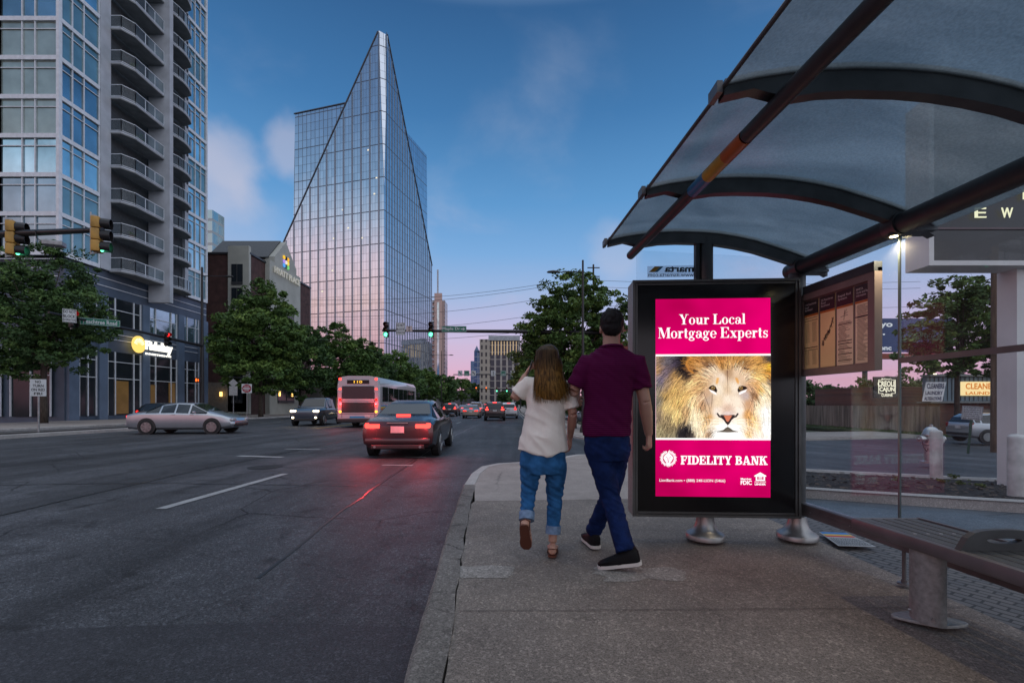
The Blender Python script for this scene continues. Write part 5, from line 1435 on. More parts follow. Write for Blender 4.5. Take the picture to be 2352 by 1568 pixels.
def sgn(name, label, u0, v0, u1, v1, Y, lines_, face, ink, emit=False, slant=0, sizes=None, th=.12, post=False, hfrac=.8):
    a = W(u0, v0, Y); b = W(u1, v1, Y); t = thing(name, label, 'sign', ((a.x + b.x) / 2, Y, b.z))
    MB().prism([(a.x, Y, b.z), (b.x, Y, b.z), (b.x + slant, Y, a.z), (a.x + slant, Y, a.z)], (0, th, 0)).build('panel', face, t)
    n = len(lines_); sizes = sizes or [1 / n] * n; z = a.z; H_ = a.z - b.z; mb = MB()
    for l, s_ in zip(lines_, sizes):
        if l: text_mb(l, ((a.x + b.x) / 2 + slant * (((z - s_ * H_ / 2) - b.z) / H_), Y - .012, z - s_ * H_ / 2), (b.x - a.x) * .86, s_ * H_ * .66, bold=.03, mb=mb)
        z -= s_ * H_
    mb.build('lettering', ink, t); return t
M_INKB = mat('ink_navy', (.02, .04, .12), .5); M_SW = mat('sign_panel_white', (.78, .80, .82), .5)
sgn('banner', 'white banner with slanted blue capitals reading laundry alterations on the shop fascia', 2118, 877, 2164, 921, 34.0, ['CLEANERS', 'LAUNDRY', 'ALTERATIONS'], M_SW, M_INKB, slant=.3, sizes=[.42, .3, .28], th=.03)
t = sgn('lightbox_sign', 'lit cream lightbox sign with orange capitals on the shop fascia', 2211, 876, 2300, 908, 34.0, ['CLEANERS', 'LAUNDRY'], glow('lightbox', (1, .74, .36), 1.0), glow('light_orange', (.75, .22, .03), .9), sizes=[.66, .34], th=.18)
t = thing('neon_sign', 'lit outline sign reading creole cajun cuisine beside the brick wing', 'sign', (30, 34.5, 1.5))
M_NEON = glow('neon_cream', (1, .93, .72), 1.0); Yn = 34.5
mb = text_mb('CREOLE', W(2036.5, 881, Yn), 1.36, .42, bold=.03); text_mb('CAJUN', W(2037, 895, Yn), 1.15, .42, bold=.03, mb=mb); mb.build('lettering', M_NEON, t)
mb = text_mb("McKinnon's", W(2036, 870, Yn), .75, .14, bold=.02); text_mb('CUISINE', W(2037, 907, Yn), .85, .22, bold=.03, mb=mb); mb.build('lettering', M_NEON, t)
MB().box(W(2037, 889, Yn) + Vector((0, .12, 0)), (1.9, .12, 1.6)).build('backing', M_BLACKGL, t)
mb = MB(); a, b = W(2018, 872, Yn), W(2056, 903, Yn)
for (p, q) in (((a.x, a.z), (a.x, b.z)), ((b.x, a.z), (b.x, b.z)), ((a.x, a.z), (a.x + .25, a.z)), ((b.x - .25, a.z), (b.x, a.z)), ((a.x, b.z), (a.x + .3, b.z)), ((b.x - .3, b.z), (b.x, b.z))):
    mb.bar((p[0], Yn, p[1]), (q[0], Yn, q[1]), .03, .03)
mb.build('outline', M_NEON, t)
# floodlight on the roof corner
fl = thing('floodlight', 'small lit floodlight at the corner of the shop roof', 'lamp', (31.4, 34.0, 3.3))
MB().box((31.5, 34.0, 3.32), (.3, .2, .14), bev=.02).build('housing', M_STEEL, fl); MB().box((31.5, 33.89, 3.31), (.24, .02, .10)).build('lens', glow('flood_warm', (1, .75, .4), 5), fl)
# wooden fence along the side street, every board its own mesh piece in one fence
FN = thing('wooden_fence', 'weathered vertical board fence along the far side of the side street', 'fence', (28, 44, -1))
M_BOARD = mat('weathered_boards', (.20, .16, .13), .85, 0, .35, 1.3, .2, 40, stretch=(1, 4, .3))
mb = MB(); y = 30.0; k = 0
while y < 62:
    zt = h(28, y) + 1.83 + random.uniform(-.015, .015); zb = h(28, y); ox = random.uniform(-.008, .008)
    mb.prism([(28.2 + ox, y, zb), (28.2 + ox, y + .142, zb), (28.2 + ox, y + .142, zt - .03), (28.2 + ox, y + .12, zt), (28.2 + ox, y + .022, zt), (28.2 + ox, y, zt - .03)], (.02, 0, 0)); y += .15
mb.build('boards', M_BOARD, FN)
for y in range(31, 62, 4): MB().box((28.32, y, h(28, y) + .9), (.1, .1, 1.8)).build('post', M_BOARD, FN)
for dz in (.4, 1.45): MB().bar((28.27, 30, h(28, 30) + dz), (28.27, 62, h(28, 62) + dz), .05, .09).build('rail', M_BOARD, FN)
# fence return behind the car
FN2 = thing('wooden_fence', 'short board fence return right of the parked hatchback', 'fence', (34, 31.5, -1))
mb = MB(); x = 31.5
while x < 50: mb.box((x, 31.6, h(30, 31) + .8 + random.uniform(-.01, .01)), (.142, .02, 1.6)); x += .15
mb.build('boards', M_BOARD, FN2)
# billboard
BBD = thing('billboard', 'dark blue billboard with white words behind the right-hand maple', 'billboard', (67, 80, -1))
a, b = W(1955, 731, 80), W(2190, 808, 80)
MB().box(((a.x + b.x) / 2, 80.3, (a.z + b.z) / 2), (b.x - a.x, .5, a.z - b.z)).build('panel', mat('navy_panel', (.022, .035, .10), .5, emit=(.02, .035, .10), es=.5), BBD)
MB().box(((a.x + b.x) / 2, 79.9, b.z - .8), (b.x - a.x, 1.2, .9)).build('catwalk', mat('rust_steel', (.35, .09, .06), .7), BBD)
for x in (a.x + 3, b.x - 3): MB().tube([(x, 80.8, -2), (x, 80.8, b.z)], .4, 12).build('post', M_STEEL, BBD)
M_BW = glow('billboard_white', (.55, .57, .62), 1)
mb = text_mb('on yo', W(2018, 748, 79.98), 4.9, 1.0, bold=.03); text_mb('hours.', W(1996, 762, 79.98), 5.6, 1.15, bold=.03, mb=mb); text_mb('Openc', W(2022, 800, 79.98), 3.9, 1.1, bold=.03, mb=mb)
mb.build('lettering', M_BW, BBD)
# monument sign on a pillar
MN = thing('monument_sign', 'white-framed dark sign box with lit letters on a square white pillar', 'sign', (7.7, 6.9, -.1))
M_MW = mat('monument_white', (.66, .67, .66), .6, 0, .06, 1, .05, 100)
MB().box((8.6, 6.89, 1.5), (2.22, .28, 3.3)).build('pillar', M_MW, MN)
hx0, hx1, hy0, hy1, hz0, hz1 = 6.05, 10.2, 6.6, 7.0, 3.15, 5.6
mb = MB(); t_ = .07
mb.box(((hx0 + hx1) / 2, (hy0 + hy1) / 2 + .03, (hz0 + hz1) / 2), (hx1 - hx0, hy1 - hy0 - .06, hz1 - hz0))
mb.box(((hx0 + hx1) / 2, hy0 + .03, hz0 + t_ / 2), (hx1 - hx0, .06, t_)); mb.box((hx0 + t_ / 2, hy0 + .03, (hz0 + hz1) / 2 + t_ / 2), (t_, .06, hz1 - hz0 - t_))
mb.build('sign_box', M_MW, MN)
fc = MB().box(((hx0 + hx1) / 2 + t_ / 2, hy0 + .035, (hz0 + hz1) / 2 + t_ / 2), (hx1 - hx0 - t_, .03, hz1 - hz0 - t_)).build('sign_face', mat('sign_navy', (.012, .013, .02), .3), MN); sub(fc, MN)
MB().box(((hx0 + hx1) / 2 + t_ / 2, hy0 + .015, 3.15 + (605 - 520) / 1045 * 6.6), (hx1 - hx0 - t_, .03, .03)).build('divider', mat('sign_red_grey', (.10, .06, .07), .4), fc)
M_LET = glow('letter_cream', (.95, .92, .62), 1.0)
for ch, u in (('E', 2251), ('W', 2312)): text_mb(ch, W(u, 489, 6.59), .165, .145, bold=.0, ext=.01).build('letter', M_LET, fc)
text_mb('NEW', W(2420, 447, 6.59), .9, .145, ext=.01).build('letter', M_LET, fc)
# ================================================================== TREES
def leaf_mat(name, c0, c1, c2):
    m = bpy.data.materials.new(name); m.use_nodes = True; nt = m.node_tree; b = nt.nodes['Principled BSDF']
    a = nt.nodes.new('ShaderNodeVertexColor'); a.layer_name = 'shade'
    r = nt.nodes.new('ShaderNodeValToRGB'); el = r.color_ramp.elements; el.new(.5)
    for e, (p, c) in zip(el, ((0, c0), (.5, c1), (1, c2))): e.position = p; e.color = (*c, 1)
    nt.links.new(a.outputs[0], r.inputs[0]); nt.links.new(r.outputs[0], b.inputs['Base Color'])
    b.inputs['Roughness'].default_value = .6; b.inputs['Specular IOR Level'].default_value = .25
    b.inputs['Subsurface Weight'].default_value = 0
    return m
M_LEAF = leaf_mat('foliage', (.042, .085, .024), (.082, .155, .038), (.17, .26, .06))
M_LEAF2 = leaf_mat('foliage_olive', (.045, .070, .020), (.10, .13, .032), (.22, .25, .06))
M_LEAFD = leaf_mat('foliage_dark', (.034, .070, .026), (.06, .12, .038), (.11, .19, .05))
M_BARK = mat('bark', (.06, .045, .035), .9, 0, .3, 6, .4, 30, stretch=(3, 3, .6))


def leaves(name, clumps, nper, size, m, parent, seed=0, spread=.5, flat=.6):
    g = np.random.default_rng(seed); C = np.array([c[:3] for c in clumps]); S = np.array([c[3] for c in clumps])
    n = len(C) * nper
    idx = np.repeat(np.arange(len(C)), nper)
    # leaves hang on short sprays inside every clump
    off = g.normal(0, 1, (n, 3)); off /= np.maximum(np.linalg.norm(off, axis=1, keepdims=True), .3) ; off *= (g.uniform(.15, 1, (n, 1)) ** .5)
    off[:, 2] *= flat
    P = C[idx] + off * S[idx][:, None] * spread * 2
    s = size * g.uniform(.6, 1.5, n)
    d = g.normal(0, 1, (n, 3)); d[:, 2] = d[:, 2] * .6 - .35; d /= np.linalg.norm(d, axis=1, keepdims=True)
    q = g.normal(0, 1, (n, 3)); e = np.cross(d, q); e /= np.linalg.norm(e, axis=1, keepdims=True)
    a = P - d * s[:, None]; b = P + e * s[:, None] * .45; c = P + d * s[:, None]; f = P - e * s[:, None] * .45
    V = np.stack([a, b, c, f], 1).reshape(-1, 3)
    F = np.arange(n * 4).reshape(n, 4)
    me = bpy.data.meshes.new(name); me.vertices.add(n * 4); me.vertices.foreach_set('co', V.ravel())
    me.loops.add(n * 4); me.loops.foreach_set('vertex_index', F.ravel()); me.polygons.add(n)
    me.polygons.foreach_set('loop_start', np.arange(n) * 4); me.polygons.foreach_set('loop_total', np.full(n, 4)); me.update()
    cv = g.uniform(.05, .85, len(C)); sh = np.clip(cv[idx] + g.normal(0, .13, n), 0, 1)
    ca = me.color_attributes.new('shade', 'FLOAT_COLOR', 'CORNER')
    ca.data.foreach_set('color', np.repeat(np.stack([sh, sh, sh, np.ones(n)], 1), 4, 0).ravel())
    me.materials.append(m); o = bpy.data.objects.new(name, me); COL.objects.link(o)
    if parent is not None:
        o.parent = parent; M = MATS.get(parent.name)
        if M is not None: me.transform(M.inverted())
    return o


def tree(name, label, x, y, blobs, ncl, nper, ls, m=None, group=None, seed=1, cs=.55, trunk_r=.18, cat='tree', zt=None, lean=0):
    """blobs: (dx, dy, zc, rx, ry, rz) lobes of the crown"""
    g = random.Random(seed); z0 = h(x, y) - .05
    t = thing(name, label, cat, (x, y, z0), 0, group)
    cl = []
    vol = [b[3] * b[4] * b[5] for b in blobs]; tot = sum(vol)
    for b, v in zip(blobs, vol):
        for _ in range(max(3, int(ncl * v / tot))):
            u = Vector((g.gauss(0, 1), g.gauss(0, 1), g.gauss(0, 1))).normalized(); r = g.uniform(.25, 1) ** .42 * g.uniform(.82, 1.1)
            cl.append((x + b[0] + u.x * b[3] * r * g.uniform(.9, 1.12), y + b[1] + u.y * b[4] * r, b[2] + u.z * b[5] * r * g.uniform(.9, 1.15), cs * g.choice((.45, .6, .8, 1.0, 1.4))))
    leaves('crown', cl, nper, ls, m or M_LEAF, t, seed)
    zm = sum(b[2] for b in blobs) / len(blobs); zlow = min(b[2] - b[5] for b in blobs)
    mb = MB(); fork = Vector((x + lean, y, max(zlow + .4, z0 + 1.2)))
    mb.tube([(x, y, z0), (x + lean * .3, y, z0 + (fork.z - z0) * .4), fork, Vector((x + lean, y, zm))], [trunk_r * 1.25, trunk_r, trunk_r * .85, trunk_r * .3], 9)
    for c in g.sample(cl, min(26, len(cl))):
        c = Vector(c[:3]); k = fork.lerp(Vector((x + lean, y, zm)), g.uniform(0, .8)); mid = k.lerp(c, .5) + Vector((g.uniform(-.2, .2), g.uniform(-.2, .2), g.uniform(.1, .5)))
        mb.tube([k, mid, c], [trunk_r * .38, trunk_r * .2, trunk_r * .07], 5)
    mb.build('trunk', M_BARK, t, smooth='all')
    return t


ROW = 'street trees along the left pavement'
tree('street_tree', 'large leafy tree nearest on the left, beside the podium corner', -32.2, 31.3, [(-.6, 0, 7.6, 4.2, 3.6, 3.4), (.2, .3, 10.0, 2.4, 2.4, 2.4), (2.3, 0, 7.2, 2.0, 2.2, 2.2), (-3.2, 0, 6.5, 3, 3, 3.2), (1.6, -.5, 5.2, 2.6, 2.4, 1.9), (-2, 0, 4.8, 3.4, 2.4, 2.0)], 560, 110, .105, M_LEAFD, ROW, 2, .55, .2)
tree('street_tree', 'big rounded green tree in front of the brick hotel', -27.6, 50, [(0, 0, 8.5, 4.6, 4.2, 4.4), (.6, 0, 12.0, 2.6, 2.6, 2.5), (-2.8, 0, 8.2, 2.6, 2.6, 3.0), (3.0, 0, 7.2, 2.6, 2.8, 3.0), (0, 0, 4.9, 5.0, 3.8, 2.6)], 520, 85, .18, M_LEAF, ROW, 3, .75, .22)
tree('street_tree', 'pointed green tree second after the brick hotel', -27.2, 74, [(0, 0, 7.5, 5.0, 4.6, 4.0), (-1.2, 0, 11.6, 2.6, 2.6, 3.0), (2.2, 0, 9.2, 2.8, 2.6, 2.4), (0, 0, 4.6, 5.6, 4, 2.2), (3.5, 0, 6, 3, 3, 2.5)], 430, 75, .22, M_LEAF, ROW, 5, .8, .22)
tree('street_tree', 'rounded tree at the foot of the glass tower', -27.0, 106, [(0, 0, 7.6, 5.2, 4.6, 4.4), (-.6, 0, 11.0, 3, 3, 2.6), (0, 0, 4.6, 6, 4, 2.4)], 300, 65, .30, M_LEAF, ROW, 7, .95, .22)
tree('street_tree', 'tree filling the gap right of the big rounded tree by the hotel', -28.4, 61, [(0, 0, 6.5, 4.2, 3.8, 4.2), (.5, 0, 9.8, 2.4, 2.4, 2.0)], 260, 70, .20, M_LEAFD, ROW, 6, .8, .2)
tree('street_tree', 'tree between the pointed tree and the foot of the glass tower', -28, 89, [(0, 0, 6.6, 5.0, 4.2, 4.6), (.5, 0, 10.6, 2.6, 2.6, 2.2)], 240, 65, .26, M_LEAFD, ROW, 8, .9, .2)
for i, (x, y, r, zt, lb) in enumerate(((-27, 140, 5.5, 12.0, 'dark round tree just past the foot of the glass tower'), (-27, 178, 6.0, 12.5, 'tree low on the skyline under the pink tower'), (-25, 225, 7.5, 14.5, 'tree left of the distant twin-armed lamp'), (-17, 250, 7.0, 13.0, 'broad far tree behind the distant green signs'),
                             (-10, 262, 7.5, 14.0, 'far tree left of the hotel slab'), (-3.5, 215, 3.6, 7.0, 'small far tree in front of the hotel slab'), (-22, 300, 9, 13.0, 'farthest tree on the left side of the road'), (-28, 122, 5, 10.5, 'squat tree between the glass tower and the shops'))):
    tree('street_tree', lb, x, y, [(0, 0, zt * .55, r, r, zt * .42), (r * .25, 0, zt * .78, r * .5, r * .5, zt * .22)], 130, 42, .45, M_LEAFD if i % 2 else M_LEAF, 'trees far along the road', 20 + i, 1.2, .25)
tree('street_tree', 'large oak rising behind the walking couple', 4.6, 34, [(0, 0, 6.6, 3.6, 3.4, 3.6), (.3, 0, 9.2, 2.3, 2.4, 2.0), (-2.2, 0, 7.2, 1.9, 2.2, 2.2), (2.4, 0, 7.2, 2.4, 2.4, 2.7), (-2.0, .4, 4.2, 2.4, 2.4, 2.0), (2.2, .2, 3.8, 2.4, 2.2, 1.8), (0, 0, 4.6, 3.4, 2.8, 2.4)], 620, 95, .115, M_LEAF, 'trees on the right', 31, .5, .2)
tree('street_tree', 'olive green tree left of the large oak, over the far pavement', 3.4, 52, [(0, 0, 5.6, 3.4, 3.2, 3.2), (-.6, 0, 8.0, 2.2, 2.2, 2.0), (-1.5, 0, 3.6, 2.2, 2.2, 1.8)], 240, 60, .17, M_LEAF2, 'trees on the right', 33, .7, .18)
tree('street_tree', 'dark tree farther along the right pavement', 4.4, 84, [(0, 0, 5, 4.2, 4, 3.6), (-1, 0, 8, 2.6, 2.6, 2.2)], 150, 50, .26, M_LEAFD, 'trees on the right', 35, .9, .2)
tree('maple_tree', 'maple with separate leaves showing between the glass joint and white pillar', 26.4, 27, [(0, 0, 5.4, 3.0, 2.6, 2.6), (.2, 0, 7.6, 1.5, 1.6, 1.3), (-1.6, 0, 4.0, 1.6, 1.6, 1.3), (1.6, 0, 6.0, 2.0, 2, 2.4), (2.8, 0, 4, 1.6, 1.6, 2.0)], 330, 60, .13, M_LEAF, 'trees on the right', 41, .42, .14)
for i, (x, y, r, zt, lb) in enumerate(((9, 66, 4, 6.5, 'dark tree behind the trunk of the oak'), (8, 100, 5, 8, 'dark tree far behind the oak, right of the pavement'), (12, 50, 3, 4.5, 'bushy dark tree between the oak and the brick building'), (24, 80, 6, 7, 'dark tree beyond the brick building'), (9, 135, 6, 9, 'farthest dark tree on the right of the road'), (6.5, 170, 5, 9, 'far dark tree left of the oak, by the road end'))):
    tree('background_tree', lb, x, y, [(0, 0, zt * .45, r, 3, zt * .6)], 110, 70, .006 * y ** .8 + .08, M_LEAFD, 'dark trees behind the oak', 90 + i, .8, .2)
for i, (x, y, r, zt, lb) in enumerate(((38, 58, 4.5, 3.4, 'dark tree over the left end of the wooden fence'), (46, 56, 5, 4.2, 'dark tree behind the brick wing of the laundry'), (56, 58, 5.5, 4.6, 'dark tree over the middle of the laundry roof'), (66, 58, 6, 6.0, 'dark tree over the right end of the laundry roof'), (32, 66, 5, 3.6, 'farthest dark tree along the wooden fence'))):
    tree('background_tree', lb, x, y, [(0, 0, zt * .45, r, 3, zt * .62)], 120, 70, .22, M_LEAFD, 'dark trees behind the fence', 50 + i, .9, .2)
# little shrub on the far corner
def shrub(lb, p, r, seed, group):
    t = thing('shrub', lb, 'shrub', (p.x, p.y, p.z), 0, group); g = random.Random(seed)
    cl = [(p.x + g.gauss(0, r * .5), p.y + g.gauss(0, r * .4), p.z + abs(g.gauss(r * .45, r * .25)), r * .35) for _ in range(16)]
    leaves('foliage', cl, 40, r * .12, M_LEAF2, t, seed); return t
shrub('low shrub on the far corner between the couple', G(1322, 970), .5, 3, 'low shrubs')
shrub('low shrub right of the man on the far corner', G(1350, 968), .5, 4, 'low shrubs')
# seedlings in the mulch
for i, (u, v) in enumerate(((2190, 1098), (2205, 1112), (2160, 1108), (1780 + 600, 1120), (2060, 1103), (2250, 1118))):
    p = G(u, v)
    shrub('small seedling in the mulch bed, %s' % ['behind the slim bollard', 'right of the slim bollard', 'at the foot of the slim bollard', 'at the foot of the thick bollard', 'near the glass joint', 'left of the pillar'][i], p, .07, 60 + i, 'seedlings in the mulch bed')
# leafy fringe on the verge: uncountable
mb = MB(); g = random.Random(8)
for _ in range(5000):
    y = g.uniform(29.6, 60); x = g.uniform(27.0, 28.1); z = h(x, y) - .05; a = g.uniform(0, 6.28); L_ = g.uniform(.06, .2)
    mb.add([(x - .02 * math.cos(a), y - .02 * math.sin(a), z), (x + .02 * math.cos(a), y + .02 * math.sin(a), z), (x + g.gauss(0, .05), y + g.gauss(0, .05), z + L_)], [(0, 1, 2)])
struct(mb.build('grass_tufts', mat('grass_blade', (.05, .09, .025), .8, var=.4, scale=2), None), 'stuff')

# ================================================================== SIGNALS, LAMPS, SIGNS
M_BLK = mat('black_paint', (.018, .018, .02), .4, .2, .15)
M_YEL = mat('signal_yellow', (.42, .24, .05), .55, 0, .15)
M_GALV = mat('galvanised_steel', (.30, .31, .32), .45, .6, .15, 8)
M_LR0 = mat('lens_red_off', (.05, .008, .008), .2); M_LY0 = mat('lens_amber_off', (.05, .03, .005), .2); M_LG0 = mat('lens_green_off', (.005, .03, .02), .2)
M_LR = glow('lens_red', (1, .02, .02), 2.2); M_LG = glow('lens_green', (.12, 1, .50), 3.2); M_LA = glow('lens_orange', (1, .14, .02), 2.4)
M_SG = mat('street_sign_green', (.0, .14, .085), .5, 0, .06); M_SWH = mat('sign_white', (.55, .58, .60), .5, 0, .05); M_SBK = mat('sign_ink', (.015, .015, .018), .5)


def signal(label, p, facing, lit, body=None, s=1.0, group='traffic signals', housing='black', litm=None):
    """three-section head; facing = angle of the lens direction (0 = towards -Y)"""
    t = thing('traffic_signal', label, 'traffic signal', p, facing, group, local=True)
    body = body or M_BLK
    for k in range(3):
        z = (.36 - .36 * k) * s
        hs = MB().box((0, .05 * s, z), (.34 * s, .22 * s, .345 * s), bev=.03 * s).build('housing', body, t, smooth=True, angle=30)
        off = [M_LR0, M_LY0, M_LG0][k]; m = off
        if lit == k: m = litm or [M_LR, M_LY0, M_LG][k]
        MB().lathe((0, 0, 0), [(.002, 0), (.09, .004), (.14, .022), (.15, .03)], 20)
        mb = MB(); rg = [[(r * s * math.cos(a), -.06 * s - d * s, z + r * s * math.sin(a)) for a in np.linspace(0, 2 * math.pi, 21)[:-1]] for r, d in ((.15, 0), (.135, .02), (.08, .035), (.01, .04))]
        mb.rings(rg); mb.build('lens', m, t, smooth=True)
        # tunnel visor, open below
        mb = MB(); A_ = np.linspace(R(-50), R(230), 15)
        rg = [[((.165) * s * math.cos(a), -.06 * s - d, z + .165 * s * math.sin(a)) for a in A_] for d in (0, .24 * s)]
        rg2 = [[((.155) * s * math.cos(a), -.06 * s - d, z + .155 * s * math.sin(a)) for a in A_] for d in (.24 * s, 0)]
        mb.rings(rg + rg2, cap=False, close=False); mb.build('visor', M_BLK, t, smooth=True)
    MB().tube([(0, .2 * s, -.62 * s), (0, .2 * s, .68 * s)], .025 * s, 8).bar((0, .2 * s, .60 * s), (0, .05 * s, .58 * s), .04 * s).bar((0, .2 * s, -.58 * s), (0, .05 * s, -.56 * s), .04 * s).build('bracket', M_GALV, t)
    return t


def arm(name, label, pts, r, cat='mast arm', pole=None, m=None):
    t = thing(name, label, cat, tuple(pole) if pole else tuple(pts[0]))
    MB().tube(pts, r, 12).build('arm', m or M_BLK, t, smooth=True)
    if pole:
        x, y = pole[0], pole[1]; z = h(x, y) - .1; top = pts[-1][2] + .4
        MB().tube([(x, y, z), (x, y, top)], [.19, .14], 14).build('pole', m or M_BLK, t, smooth=True)
        MB().lathe((x, y, z), [(.32, 0), (.32, .1), (.24, .25), (.2, .6)], 16).build('base', m or M_BLK, t, smooth=True)
    return t
# near left arm, seen from behind
A0 = arm('signal_arm', 'black mast arm entering from the left edge with two yellow-backed signals', [W(236, 528, 14.0), W(0, 538, 14.5), Vector((-20, 15, 6.5)), Vector((-22.6, 15.6, 6.45))], [.075, .11, .14, .16], pole=(-22.6, 15.6, 0))
p = W(228, 540, 14.05); signal('yellow-backed signal at the tip of the near left arm', tuple(p), R(112), 2, M_YEL)
p = W(34, 548, 14.4); signal('yellow-backed signal nearer the left edge on the near arm', tuple(p), R(112), 2, M_YEL)
bx = thing('camera_box', 'small grey detection camera hung on the near left mast arm', 'traffic camera', tuple(W(125, 560, 14.2)))
c_ = W(125, 560, 14.2); MB().box(c_, (.5, .3, .16), rz=.4, bev=.03).build('body', M_GALV, bx); MB().tube([c_ + Vector((-.3, 0, 0)), c_ + Vector((-.55, 0, .18)), c_ + Vector((-.6, 0, .42))], .015, 6).build('cable', M_BLK, bx)
# second arm, over the cross street
PX2 = -28.6
A1 = arm('signal_arm', 'black mast arm with red signals across the podium of the apartment tower', [Vector((-27.9, 27.4, 6.62)), Vector((-28.2, 34, 6.6)), Vector((PX2, 42, 6.45))], [.07, .10, .14], pole=(PX2, 42, 0))
MB().tube([(PX2, 42, 6.5), (PX2, 42, 13.7)], [.13, .09], 12).build('upper_pole', M_BLK, A1)
MB().tube([(PX2, 42, 12.9), (-26.4, 42, 12.85)], .04, 8).build('lamp_arm', M_BLK, A1)
def cobra(p, d, parent, on=False):
    d = Vector(d).normalized(); n = Vector((-d.y, d.x, 0)); mb = MB(); rg = []
    for t, w, hh in ((0, .06, .05), (.12, .13, .10), (.4, .17, .13), (.7, .13, .09), (.8, .03, .03)):
        c = Vector(p) + d * t; rg.append([c + n * w * math.cos(a) + Vector((0, 0, hh * math.sin(a) * (1 if math.sin(a) > 0 else .35))) for a in np.linspace(0, 2 * math.pi, 13)[:-1]])
    mb.rings(rg); return mb.build('lamp_head', M_BLK, parent, smooth=True)
cobra((-26.5, 42, 12.82), (1, 0, 0), A1)
signal('red-lit signal beside the green road name sign on the left', (-28.0 + .02, 29.0, 6.5), R(75), 0, M_BLK)
signal('red-lit signal in the middle of the far left mast arm', (-28.2 + .02, 37.2, 6.4), R(75), 0, M_BLK)
def flat_sign(name, label, c, w, hh, face, lines_, ink, rz=0, sizes=None, border=None, cat='sign', group=None, post=None, arrow=None, fill=.84, diamond=False, tilt=0):
    """upright flat sign facing local -Y at world point c (centre)"""
    t = thing(name, label, cat, (c[0], c[1], c[2] - hh / 2), rz, group, local=True)
    if diamond: pts = [(0, 0, 0), (w / 2, 0, hh / 2), (0, 0, hh), (-w / 2, 0, hh / 2)]
    else: pts = [(-w / 2, 0, 0), (w / 2, 0, 0), (w / 2, 0, hh), (-w / 2, 0, hh)]
    MB().prism(pts, (0, .015, 0)).build('panel', face, t)
    mb = MB(); n = len(lines_); sizes = sizes or [1 / max(n, 1)] * n; z = hh * .96
    for l, s_ in zip(lines_, sizes):
        if l:
            k = min(1, len(l) / 5); text_mb(l, (-w * .11 if arrow == 'right' else 0, -.006, z - s_ * hh * .92 / 2), w * fill * k, s_ * hh * .62, bold=.02, mb=mb)
        z -= s_ * hh * .92
    if border:
        b_ = border
        for (cx_, cz, sx_, sz_) in ((0, b_ * 1.5, w - 2 * b_, b_), (0, hh - b_ * 1.5, w - 2 * b_, b_), (-w / 2 + b_ * 1.5, hh / 2, b_, hh - 4 * b_), (w / 2 - b_ * 1.5, hh / 2, b_, hh - 4 * b_)): mb.box((cx_, -.004, cz), (sx_, .002, sz_))
    if arrow == 'right': mb.prism([(w * .27, -.006, hh * .42), (w * .36, -.006, hh * .42), (w * .36, -.006, hh * .25), (w * .46, -.006, hh * .5), (w * .36, -.006, hh * .75), (w * .36, -.006, hh * .58), (w * .27, -.006, hh * .58)], (0, -.002, 0))
    if arrow == 'up': mb.prism([(-w * .06, -.006, hh * .15), (w * .06, -.006, hh * .15), (w * .06, -.006, hh * .65), (w * .16, -.006, hh * .62), (0, -.006, hh * .88), (-w * .16, -.006, hh * .62), (-w * .06, -.006, hh * .65)], (0, -.002, 0))
    if arrow == 'left': mb.prism([(w * .12, -.006, hh * .2), (w * .25, -.006, hh * .2), (w * .22, -.006, hh * .5), (-w * .1, -.006, hh * .68), (-w * .04, -.006, hh * .80), (-w * .3, -.006, hh * .76), (-w * .18, -.006, hh * .48), (-w * .13, -.006, hh * .58), (w * .08, -.006, hh * .42)], (0, -.002, 0))
    if mb.f: mb.build('lettering', ink, t)
    if post: MB().tube([(0, .05, -(c[2] - hh / 2) + post), (0, .05, hh * .9)], .035, 8).build('post', M_GALV, t)
    return t
flat_sign('road_sign', 'white do not block sign at the left end of the far left arm', W(160, 725, 28.0), .62, .82, M_SWH, ['DO NOT', 'BLOCK', 'INTERSECTION'], M_SBK, R(45), [.36, .36, .22], .02)
c_ = W(231, 740, 30.3); flat_sign('road_name_sign', 'green road name sign partly behind the left signal', (c_.x, c_.y + 0, c_.z), 2.0, .45, M_SG, ['Peachtree Road'], M_SWH, R(38), border=.015)
# pedestrian signal on the left pole
ps = thing('pedestrian_signal', 'small black pedestrian signal showing an orange hand on the left pole', 'pedestrian signal', tuple(W(455, 873, 41)), local=True)
MB().box((0, 0, 0), (.46, .25, .42), bev=.02).build('housing', M_BLK, ps)
mb = MB(); mb.box((-.06, -.14, -.03), (.13, .012, .16)); [mb.box((-.105 + .034 * k, -.14, .09 + (.02 if k in (1, 2) else 0)), (.024, .012, .1)) for k in range(4)]; mb.box((.035, -.14, .0), (.05, .012, .03)); mb.box((.13, -.14, 0), (.06, .012, .2)); mb.build('hand_symbol', M_LA, ps)
